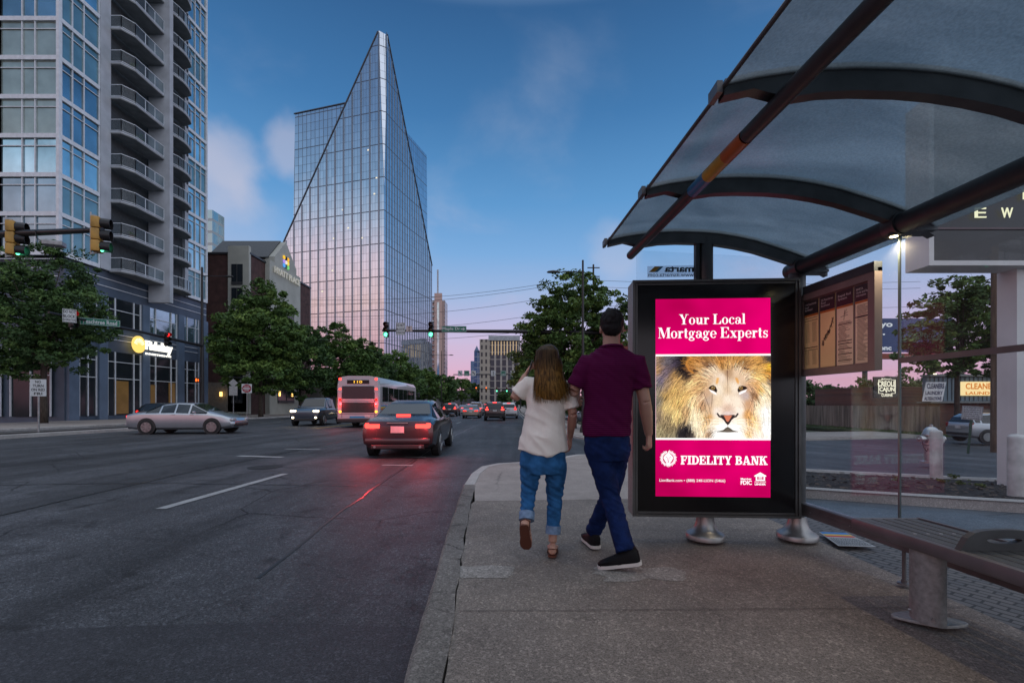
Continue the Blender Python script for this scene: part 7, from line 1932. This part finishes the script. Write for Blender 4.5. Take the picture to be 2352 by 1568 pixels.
def fuse(mbs, name, m, parent, voxel=.010, smooth=6, disp=None, shape=None):
    me = bpy.data.meshes.new('tmp'); V = []; F = []
    for mb in mbs:
        o = len(V); V += mb.v; F += [tuple(i + o for i in f) for f in mb.f]
    me.from_pydata(V, [], F)
    bm = bmesh.new(); bm.from_mesh(me); bmesh.ops.recalc_face_normals(bm, faces=bm.faces[:]); bm.to_mesh(me); bm.free()
    o = bpy.data.objects.new('tmp', me); COL.objects.link(o)
    r = o.modifiers.new('r', 'REMESH'); r.mode = 'VOXEL'; r.voxel_size = voxel
    s = o.modifiers.new('s', 'SMOOTH'); s.iterations = smooth; s.factor = .5
    dg = bpy.context.evaluated_depsgraph_get(); me2 = bpy.data.meshes.new_from_object(o.evaluated_get(dg))
    bpy.data.objects.remove(o); bpy.data.meshes.remove(me)
    if disp or shape:
        me2.update(); nrm = [v.normal.copy() for v in me2.vertices]
        for v, nn in zip(me2.vertices, nrm):
            if disp: v.co += nn * disp(v.co)
            if shape: v.co = shape(v.co)
    me2.name = name; me2.materials.clear(); me2.materials.append(m)
    me2.polygons.foreach_set('use_smooth', [True] * len(me2.polygons))
    ob = bpy.data.objects.new(name, me2); COL.objects.link(ob); ob.parent = parent
    M = MATS.get(parent.name)
    if M is not None: me2.transform(M.inverted())
    return ob


def ring(c, rx, ry, n=20, tilt=0.0, yaw=0.0, sq=2.0):
    out = []
    for k in range(n):
        a = 2 * math.pi * k / n; ca, sa = math.cos(a), math.sin(a)
        x = rx * abs(ca) ** (2 / sq) * (1 if ca > 0 else -1); y = ry * abs(sa) ** (2 / sq) * (1 if sa > 0 else -1)
        X = x * math.cos(yaw) - y * math.sin(yaw); Yv = x * math.sin(yaw) + y * math.cos(yaw)
        out.append(Vector((c[0] + X, c[1] + Yv, c[2] + X * tilt)))
    return out


def head(mb_list, c, yaw=0, pitch=0, s=1.0):
    """skull, face, nose, ears, chin round centre c; faces +Y turned by yaw"""
    M = Matrix.Translation(Vector(c)) @ Matrix.Rotation(yaw, 4, 'Z') @ Matrix.Rotation(pitch, 4, 'X') @ Matrix.Scale(s, 4)
    def blob(cc, r, n=14):
        rg = []
        for i in range(1, n):
            ph = math.pi * i / n
            rg.append([M @ Vector((cc[0] + r[0] * math.sin(ph) * math.cos(a), cc[1] + r[1] * math.sin(ph) * math.sin(a), cc[2] + r[2] * math.cos(ph))) for a in np.linspace(0, 2 * math.pi, 19)[:-1]])
        mb_list.append(MB().rings(rg))
    blob((0, -.012, .022), (.074, .094, .094)); blob((0, .034, -.045), (.056, .060, .075)); blob((0, .062, -.085), (.030, .026, .026))
    blob((0, .098, -.022), (.013, .022, .026)); blob((0, .088, -.058), (.022, .012, .008)); blob((0, .088, -.068), (.020, .012, .008))
    for sx in (-1, 1): blob((sx * .076, .0, -.012), (.010, .022, .034)); blob((sx * .03, .074, .008), (.016, .014, .010)); blob((sx * .046, .058, -.03), (.022, .024, .022))
    return M


def eyes(M, parent):
    for sx in (-1, 1):
        rg = []
        for i in range(1, 8):
            ph = math.pi * i / 8; rg.append([M @ Vector((sx * .031 + .012 * math.sin(ph) * math.cos(a), .078 + .012 * math.sin(ph) * math.sin(a), .0 + .012 * math.cos(ph))) for a in np.linspace(0, 2 * math.pi, 11)[:-1]])
        MB().rings(rg).build('eye', bpy.data.materials.get('eye_white') or mat('eye_white', (.6, .6, .6), .2), parent, smooth='all')


def hand(lst, wrist, dirv, palmn, thumb_side, curl=.6, s=1.0):
    """dirv: along the hand; palmn: palm faces this way; thumb_side: direction of thumb. fingers curl toward the palm"""
    d = Vector(dirv).normalized(); n = Vector(palmn).normalized(); t = Vector(thumb_side).normalized(); w = Vector(wrist)
    lst.append(MB().rings([[w + d * (q * s) + t * (a * s * math.cos(u)) + n * (b * s * math.sin(u)) for u in np.linspace(0, 2 * math.pi, 15)[:-1]] for q, a, b in ((-.02, .026, .02), (.0, .028, .020), (.03, .036, .019), (.065, .043, .018), (.088, .042, .016), (.097, .036, .010))]))
    for i, (off, L) in enumerate(((.032, .072), (.011, .080), (-.011, .075), (-.031, .060))):
        p = w + d * .088 * s + t * off * s; a = curl * .55 + i * .05; P = [p - d * .02 * s, p]; dd = d.copy()
        for seg, ang in ((.44, a), (.32, a * 1.5), (.24, a * 1.1)):
            ax = d.cross(n).normalized(); dd = (Matrix.Rotation(ang, 3, ax) @ dd).normalized(); p = p + dd * L * seg * s; P.append(p)
        lst.append(MB().tube(P, [.0095 * s, .0092 * s, .0088 * s, .0080 * s, .0068 * s], 10))
    p = w + d * .028 * s + t * .030 * s; P = [p - t * .012 * s]
    dd = (d * .62 + t * .62 + n * .35).normalized()
    for seg in (.034, .03, .024):
        P.append(P[-1] + dd * seg * s); dd = (dd + n * .28 + d * .25 - t * .12).normalized()
    lst.append(MB().tube(P, [.014 * s, .0125 * s, .0105 * s, .008 * s], 10))


def foot(lst, ankle, dirv, L=.24, pitch=0.0, w=.042):
    """ankle joint; dirv horizontal heading of the toes; pitch>0 lifts the heel"""
    d = Vector(dirv).normalized(); up = Vector((0, 0, 1)); s = Vector((-d.y, d.x, 0))
    M = Matrix.Rotation(pitch, 3, -s) if pitch else Matrix.Identity(3)
    a = Vector(ankle)
    def P(f, v): return a + M @ (d * f + up * v)
    rg = []
    for f, v, rw, rh in ((-.055, -.055, .020, .022), (-.045, -.052, .032, .034), (-.01, -.045, .036, .042), (.04, -.052, .038, .036), (.09, -.064, .044, .024), (.13, -.070, .046, .017), (.165, -.074, .040, .012), (.178, -.076, .024, .008)):
        c = P(f * L / .24, v); rg.append([c + s * rw * math.cos(u) + (M @ up) * rh * math.sin(u) for u in np.linspace(0, 2 * math.pi, 15)[:-1]])
    lst.append(MB().rings(rg)); return P, s, (M @ up)


M_SKIN = mat('skin', (.42, .235, .17), .5, 0, .08, 8); M_SKIN.node_tree.nodes['Principled BSDF'].inputs['Subsurface Weight'].default_value = .1
M_SKIN2 = mat('skin_tan', (.36, .21, .155), .5, 0, .08, 8)
M_JEAN = mat('denim_blue', (.028, .125, .30), .85, 0, .25, 14, .5, 420); M_JEAN2 = mat('denim_navy', (.007, .020, .085), .85, 0, .25, 14, .5, 420)
M_CUFF = mat('denim_cuff', (.16, .24, .36), .85, 0, .15, 30)
M_BLOUSE = mat('cream_cotton', (.78, .74, .67), .85, 0, .06, 5, .25, 160)
M_SHIRT = bpy.data.materials.new('maroon_knit'); M_SHIRT.use_nodes = True
_nt = M_SHIRT.node_tree; _b = _nt.nodes['Principled BSDF']; _b.inputs['Roughness'].default_value = .85
_t = _nt.nodes.new('ShaderNodeTexCoord'); _w = _nt.nodes.new('ShaderNodeTexWave'); _w.bands_direction = 'Z'; _w.inputs['Scale'].default_value = 22; _w.inputs['Distortion'].default_value = .6
_r = _nt.nodes.new('ShaderNodeValToRGB'); _r.color_ramp.elements[0].color = (.032, .0015, .018, 1); _r.color_ramp.elements[1].color = (.105, .004, .058, 1)
_nt.links.new(_t.outputs['Object'], _w.inputs['Vector']); _nt.links.new(_w.outputs['Fac'], _r.inputs[0]); _nt.links.new(_r.outputs[0], _b.inputs['Base Color'])
M_HAIRD = mat('hair_black', (.008, .007, .008), .45, 0, .3, 40, stretch=(1, 1, .1)); M_HAIRB = mat('hair_brown', (.085, .048, .022), .42, 0, .5, 30, col2=(.34, .20, .06), stretch=(3, 3, .35)); M_HAIRB.node_tree.nodes['Principled BSDF'].inputs['Roughness'].default_value = .6
# brown at the crown, sun-bleached toward the ends
_nt = M_HAIRB.node_tree; _b = _nt.nodes['Principled BSDF']; _src = _b.inputs['Base Color'].links[0].from_socket
_t = _nt.nodes.new('ShaderNodeTexCoord'); _s = _nt.nodes.new('ShaderNodeSeparateXYZ'); _m = _nt.nodes.new('ShaderNodeMapRange'); _x = _nt.nodes.new('ShaderNodeMix'); _x.data_type = 'RGBA'; _x.blend_type = 'MULTIPLY'; _x.inputs[0].default_value = 1
_r = _nt.nodes.new('ShaderNodeValToRGB'); _r.color_ramp.elements[0].color = (1.0, .82, .45, 1); _r.color_ramp.elements[1].color = (.22, .21, .24, 1)
_nt.links.new(_t.outputs['Object'], _s.inputs[0]); _nt.links.new(_s.outputs[2], _m.inputs[0]); _m.inputs[1].default_value = 1.22; _m.inputs[2].default_value = 1.50
_nt.links.new(_m.outputs[0], _r.inputs[0]); _nt.links.new(_src, _x.inputs[6]); _nt.links.new(_r.outputs[0], _x.inputs[7]); _nt.links.new(_x.outputs[2], _b.inputs['Base Color'])
M_HAIRD.node_tree.nodes['Principled BSDF'].inputs['Roughness'].default_value = .7
for _m in (M_HAIRD, M_HAIRB): _m.node_tree.nodes['Principled BSDF'].inputs['Specular IOR Level'].default_value = .2
M_SHOE = mat('shoe_black', (.006, .006, .007), .6, 0, .2); M_SOLE = mat('shoe_sole', (.55, .53, .50), .7); M_SANDAL = mat('sandal_leather', (.10, .03, .015), .5)


for _m in (M_SHOE, M_JEAN, M_JEAN2, M_BLOUSE, M_SHIRT, M_CUFF): _m.node_tree.nodes['Principled BSDF'].inputs['Specular IOR Level'].default_value = .12


def creases(a, seed, f=9.0):
    # sharp cross creases, strongest where the cloth bunches
    def g_(co):
        n = mnoise.noise((co.x * f * .8 + seed, co.y * f * .8, co.z * f * 2.6 + co.x * f * 1.5)); return a * (.5 - abs(n) * 2.4) * (.35 + .65 * abs(mnoise.noise((co.x * 3, co.y * 3, co.z * 3.5 + seed))) * 2) + a * .5 * mnoise.noise((co.x * 14, co.y * 14, co.z * 7 + seed))
    return g_


def folds(a, f, seed): return lambda co: a * (mnoise.noise((co.x * f, co.y * f, co.z * f * .55 + seed)) + .5 * mnoise.noise((co.x * f * 2.3, co.y * f * 2.3, co.z * f + seed * 3)))


# ------------------------------------------------------------------ woman
WX, WY = .265, 3.50
wm = thing('person', 'woman with long brown hair, cream blouse and rolled blue jeans, hand raised to her ear', 'person', (WX, WY, 0))
def w(u, v, dy=0): y = WY + dy; return Vector(((u - 1176) / 1045 * y, y, CAMZ + (926 - v) / 1045 * y))
B = []
Mh = head(B, w(1257, 827), R(12), R(-6), .97)
B.append(MB().tube([w(1256, 885, .01), w(1257, 862, .015), w(1257, 838, .015)], [.062, .050, .052], 16))
# torso
B.append(MB().rings([ring(w(1247, 1068), .155, .115, yaw=.05), ring(w(1247, 1040), .168, .12), ring(w(1249, 1005), .145, .105), ring(w(1252, 965), .122, .09), ring(w(1255, 925), .138, .10), ring(w(1256, 893), .155, .095), ring(w(1257, 874), .12, .075), ring(w(1257, 862), .06, .055)]))
shL, elL, wrL = w(1214, 882), w(1181, 915, .02), w(1206, 862, .12)
B.append(MB().tube([w(1232, 884), shL, shL.lerp(elL, .5), elL], [.034, .040, .038, .034], 14)); B.append(MB().tube([elL, elL.lerp(wrL, .35), wrL], [.035, .036, .023], 14))
hand(B, wrL, w(1222, 838, .14) - wrL, (1, -.1, -.1), (.2, -.8, .6), .5, .9)
shR, elR, wrR = w(1300, 890), w(1316, 950, -.02), w(1309, 1005, .12)
B.append(MB().tube([w(1282, 884), shR, shR.lerp(elR, .5), elR], [.034, .040, .038, .034], 14)); B.append(MB().tube([elR, elR.lerp(wrR, .35), wrR], [.034, .035, .023], 14))
hand(B, wrR, (0.02, .25, -.9), (-1, 0, 0), (0, 1, .2), .6, .9)
hpL, knL, anL = w(1222, 1062), w(1213, 1135, .02), w(1209, 1198, -.10)
hpR, knR, anR = w(1276, 1062), w(1274, 1148, .04), w(1269, 1238, .0)
anR = Vector((anR.x, anR.y, .085)); 
for a_, b_, c_ in ((hpL, knL, anL), (hpR, knR, anR)):
    B.append(MB().tube([a_, a_.lerp(b_, .4), b_, b_.lerp(c_, .35), c_], [.064, .052, .036, .034, .033], 14))
footPR = foot(B, anR, (.12, 1, 0), .235); footPL = foot(B, anL, (.15, .8, 0), .235, pitch=-R(62))
body = fuse(B, 'body', M_SKIN, wm, .0062, 5); eyes(Mh, wm)
# jeans
J = [MB().rings([ring(w(1248, 1015), .150, .114), ring(w(1247, 1040), .176, .128), ring(w(1247, 1066), .180, .134), ring(w(1248, 1086), .160, .118)])]
cufL = knL.lerp(anL, .80); cufR = knR.lerp(anR, .70)
J.append(MB().tube([hpL, hpL.lerp(knL, .4), knL, knL.lerp(anL, .35), cufL], [.090, .080, .058, .055, .053], 16))
J.append(MB().tube([hpR, hpR.lerp(knR, .4), knR, knR.lerp(anR, .35), cufR], [.090, .080, .058, .055, .052], 16))
jn = fuse(J, 'jeans', M_JEAN, wm, .008, 4, creases(.008, 2.0))
for c_, kk, aa in ((cufL, knL, anL), (cufR, knR, anR)):
    d = (aa - kk).normalized(); MB().tube([c_ - d * .03, c_ + d * .032, c_ + d * .033, c_ - d * .0], [.0595, .058, .050, .048], 24).build('cuff', M_CUFF, wm, smooth=True)
# blouse with its curved hem, hanging a little loose
Bl = [MB().rings([ring(w(1248, 1032), .196, .146, yaw=.02), ring(w(1248, 1010), .184, .138), ring(w(1250, 975), .158, .118), ring(w(1254, 935), .156, .116), ring(w(1256, 902), .160, .108), ring(w(1257, 884), .150, .090), ring(w(1257, 870), .105, .074), ring(w(1257, 864), .066, .062)])]
Bl.append(MB().tube([w(1236, 886), shL, shL.lerp(elL, .45), shL.lerp(elL, .74)], [.058, .066, .066, .064], 16)); Bl.append(MB().tube([w(1280, 888), shR, shR.lerp(elR, .45), shR.lerp(elR, .8)], [.058, .064, .062, .062], 16))
zb0 = w(1248, 1032).z
def hem(co):
    co = co.copy()
    if co.z < zb0 + .06 and abs(co.x - .24) < .24:
        k = min(1, (zb0 + .06 - co.z) / .07); c_ = max(0, 1 - abs(co.x - .255) / .20); co.z -= k * (.055 * c_ ** 1.1 if co.y < WY + .02 else .02 * c_)
    return co
fuse(Bl, 'blouse', M_BLOUSE, wm, .008, 4, (lambda co, A=folds(.011, 8.5, 5.0), B=creases(.009, 5.0, 6.0): A(co) + B(co)), hem)
# hair: solid core plus long strands
Hc = [MB().rings([ring(w(1259, 791, .0), .020, .02), ring(w(1258, 795), .06, .066), ring(w(1257, 806, -.004), .088, .100), ring(w(1257, 826, -.012), .096, .100), ring(w(1258, 846, -.03), .100, .085), ring(w(1260, 868, -.07), .104, .060), ring(w(1264, 892, -.10), .108, .040), ring(w(1266, 908, -.11), .092, .028), ring(w(1267, 918, -.11), .06, .016)])]
hr = fuse(Hc, 'hair', M_HAIRB, wm, .008, 3, folds(.006, 18, 1.0))
mb = MB(); g = random.Random(3); cH = w(1257, 824, 0)
for _ in range(760):
    a = g.uniform(-math.pi * 1.08, .08 * math.pi); rx, ry = .098, .104
    p0 = cH + Vector((rx * .55 * math.cos(a), -.0 + ry * .55 * math.sin(a), .088)); p1 = cH + Vector((rx * 1.04 * math.cos(a), ry * math.sin(a) * 1.02, .0)); sp = g.uniform(-.03, .03)
    p2 = cH + Vector((.108 * math.cos(a) + .012, -.045 + .07 * math.sin(a), -.12)); L = g.uniform(.24, .345)
    p3 = cH + Vector((.125 * math.cos(a) + .03 + sp, -.09 + .055 * math.sin(a) + g.uniform(-.035, .012), -L))
    P = [p0, p1, p2, p3]; Q = []
    for t in np.linspace(0, 1, 9):
        k = t * 3; i = min(int(k), 2); f = k - i
        m0 = P[max(i - 1, 0)]; m3 = P[min(i + 2, 3)]; q = .5 * ((2 * P[i]) + (P[i + 1] - m0) * f + (2 * m0 - 5 * P[i] + 4 * P[i + 1] - m3) * f * f + (3 * P[i] - m0 - 3 * P[i + 1] + m3) * f ** 3)
        Q.append(q + Vector((.006 * math.sin(t * 9 + a * 7), 0, 0)))
    wd = g.uniform(.0015, .004); tn = Vector((-math.sin(a), math.cos(a), 0))
    o = len(mb.v)
    for i, q in enumerate(Q): ww_ = wd * (1 - (i / 8) ** 3 * .8); mb.v += [tuple(q - tn * ww_), tuple(q + tn * ww_)]
    mb.f += [(o + 2 * i, o + 2 * i + 1, o + 2 * i + 3, o + 2 * i + 2) for i in range(8)]
st = mb.build('hair_strands', M_HAIRB, wm)
# sandals
for (P_, s_, u_), nm in ((footPR, 'r'), (footPL, 'l')):
    mb = MB(); rg = []
    for f, rw in ((-.062, .012), (-.05, .030), (0, .036), (.06, .036), (.11, .044), (.15, .042), (.182, .020)):
        c_ = P_(f * .235 / .24, -.088); rg.append([c_ + s_ * rw, c_ + s_ * rw - u_ * .012, c_ - s_ * rw - u_ * .012, c_ - s_ * rw])
    mb.rings(rg); sd = mb.build('sandal', M_SANDAL, wm)
    MB().tube([P_(-.0, -.085) + s_ * .037, P_(-.045, -.04) + s_ * .034, P_(-.062, -.035), P_(-.045, -.04) - s_ * .034, P_(0, -.085) - s_ * .037], .004, 6).tube([P_(.05, -.085) + s_ * .039, P_(.08, -.05), P_(.05, -.085) - s_ * .039], .004, 6).build('strap', M_SANDAL, wm)
# phone at her ear
ph = thing('phone', 'dark phone held to the ear of the woman', 'phone', tuple(w(1212, 846, .09)))
MB().box(w(1217, 846, .10), (.012, .07, .13), M=Matrix.Rotation(R(18), 4, 'Y'), bev=.004).build('case', M_BLACKGL, ph)

# ------------------------------------------------------------------ man
MY = 3.40
mn = thing('person', 'man with short black hair, maroon polo shirt and navy jeans walking beside the display', 'person', (.75, MY, 0))
def m_(u, v, dy=0): y = MY + dy; return Vector(((u - 1176) / 1045 * y, y, CAMZ + (926 - v) / 1045 * y))
B = []
Mh = head(B, m_(1405, 752, .02), R(-10), R(-4), 1.06)
B.append(MB().tube([m_(1404, 812, 0), m_(1404, 790, .005), m_(1405, 765, .01)], [.075, .064, .064], 16))
B.append(MB().rings([ring(m_(1394, 1030), .13, .095), ring(m_(1394, 1000), .138, .10), ring(m_(1396, 950), .135, .092), ring(m_(1399, 890), .155, .095), ring(m_(1402, 848), .165, .092), ring(m_(1403, 825), .12, .07), ring(m_(1404, 806), .07, .06)]))
sL, eL, wL = m_(1351, 833), m_(1318, 896, .02), m_(1322, 915, .24)
B.append(MB().tube([m_(1370, 826), sL, sL.lerp(eL, .5), eL], [.042, .050, .050, .043], 14)); B.append(MB().tube([eL, eL.lerp(wL, .35), wL], [.044, .045, .029], 14))
hand(B, wL, (.2, .9, -.15), (.6, 0, -.6), (.5, .1, .8), .7, 1.0)
sR, eR, wR = m_(1461, 833), m_(1481, 922, -.02), m_(1490, 998, .05)
B.append(MB().tube([m_(1440, 826), sR, sR.lerp(eR, .5), eR], [.042, .050, .050, .045], 14)); B.append(MB().tube([eR, eR.lerp(wR, .32), wR], [.045, .047, .030], 14))
hand(B, wR, Vector((.05, .02, -1)), (-.75, .6, 0), (.5, .8, 0), 1.5, 1.08)
# legs: left hip crosses to the near foot, right hip to the far one
hA, kA, aA = m_(1372, 1020), m_(1402, 1142, .02), Vector((.800, 3.20, .125)); hB, kB, aB = m_(1418, 1020), m_(1400, 1140, .16), Vector(((1362 - 1176) / 1045 * 3.72, 3.72, .10))
for a_, b_, c_ in ((hA, kA, aA), (hB, kB, aB)): B.append(MB().tube([a_, a_.lerp(b_, .4), b_, b_.lerp(c_, .35), c_], [.072, .064, .048, .050, .038], 14))
fA = foot(B, aA, (-1, .35, 0), .26, -R(12)); fB = foot(B, aB, (-.15, 1, 0), .26)
fuse(B, 'body', M_SKIN2, mn, .0065, 5); eyes(Mh, mn)
J = [MB().rings([ring(m_(1394, 985), .155, .115), ring(m_(1394, 1005), .170, .128), ring(m_(1394, 1035), .172, .13), ring(m_(1395, 1055), .15, .115)])]
J.append(MB().tube([hA, hA.lerp(kA, .4), kA, kA.lerp(aA, .4), kA.lerp(aA, 1.0) + Vector((0, 0, -.02))], [.102, .096, .073, .070, .070], 16)); J.append(MB().tube([hB, hB.lerp(kB, .4), kB, kB.lerp(aB, .4), kB.lerp(aB, 1.0)], [.102, .096, .073, .070, .066], 16))
fuse(J, 'jeans', M_JEAN2, mn, .0085, 4, creases(.009, 8.0))
Sh = [MB().rings([ring(m_(1393, 1000), .178, .135), ring(m_(1393, 980), .180, .136), ring(m_(1396, 930), .180, .132), ring(m_(1399, 880), .196, .134), ring(m_(1402, 840), .210, .130), ring(m_(1403, 818), .190, .105), ring(m_(1404, 803), .12, .085), ring(m_(1404, 796), .080, .078)])]
Sh.append(MB().tube([m_(1372, 832), sL, sL.lerp(eL, .5), sL.lerp(eL, .86)], [.070, .082, .080, .082], 16)); Sh.append(MB().tube([m_(1440, 832), sR, sR.lerp(eR, .4), sR.lerp(eR, .68)], [.070, .082, .080, .080], 16))
fuse(Sh, 'shirt', M_SHIRT, mn, .0085, 4, (lambda co, A=folds(.008, 8, 12.0), B=creases(.009, 12.0, 6.0): A(co) + B(co)))
MB().tube([m_(1404, 800) + Vector((.082 * math.cos(a), .082 * math.sin(a), .004 + .012 * math.sin(-a))) for a in np.linspace(0, 2 * math.pi, 25)], .011, 8).build('collar', M_SHIRT, mn, smooth=True)
Hc = []
M2 = Mh
def hb_(cc, r):
    rg = []
    for i in range(1, 14):
        p_ = math.pi * i / 14; rg.append([M2 @ Vector((cc[0] + r[0] * math.sin(p_) * math.cos(a), cc[1] + r[1] * math.sin(p_) * math.sin(a), cc[2] + r[2] * math.cos(p_))) for a in np.linspace(0, 2 * math.pi, 19)[:-1]])
    Hc.append(MB().rings(rg))
hb_((0, -.022, .036), (.083, .100, .094)); hb_((0, -.050, -.012), (.072, .062, .068)); hb_((0, .045, .085), (.06, .05, .036))
fuse(Hc, 'hair', M_HAIRD, mn, .006, 2, folds(.007, 45, 3.0))
for (P_, s_, u_), nm in ((fA, 'a'), (fB, 'b')):
    rg = []; k_ = .26 / .24
    for f, rw, top in ((-.075, .020, -.02), (-.06, .040, .012), (-.01, .045, .018), (.045, .046, -.016), (.09, .050, -.036), (.14, .050, -.050), (.18, .040, -.062), (.198, .018, -.075)):
        c_ = P_(f * k_, 0); b0 = P_(f * k_, -.090)
        rg.append([b0 + s_ * rw, P_(f * k_, (top - .09) * .45) + s_ * rw * 1.04, P_(f * k_, top) + s_ * rw * .5, P_(f * k_, top + .004), P_(f * k_, top) - s_ * rw * .5, P_(f * k_, (top - .09) * .45) - s_ * rw * 1.04, b0 - s_ * rw])
    sh_ = MB().rings(rg).build('shoe', M_SHOE, mn, smooth=True, angle=60); sub(sh_, mn)
    rg = []
    for f, rw in ((-.082, .018), (-.066, .042), (-.01, .046), (.05, .046), (.10, .052), (.15, .050), (.19, .036), (.205, .014)):
        a_ = P_(f * k_, -.088); b0 = P_(f * k_, -.112); rg.append([a_ + s_ * rw, b0 + s_ * rw, b0 - s_ * rw, a_ - s_ * rw])
    MB().rings(rg).build('sole', M_SOLE, sh_, smooth=True, angle=50)
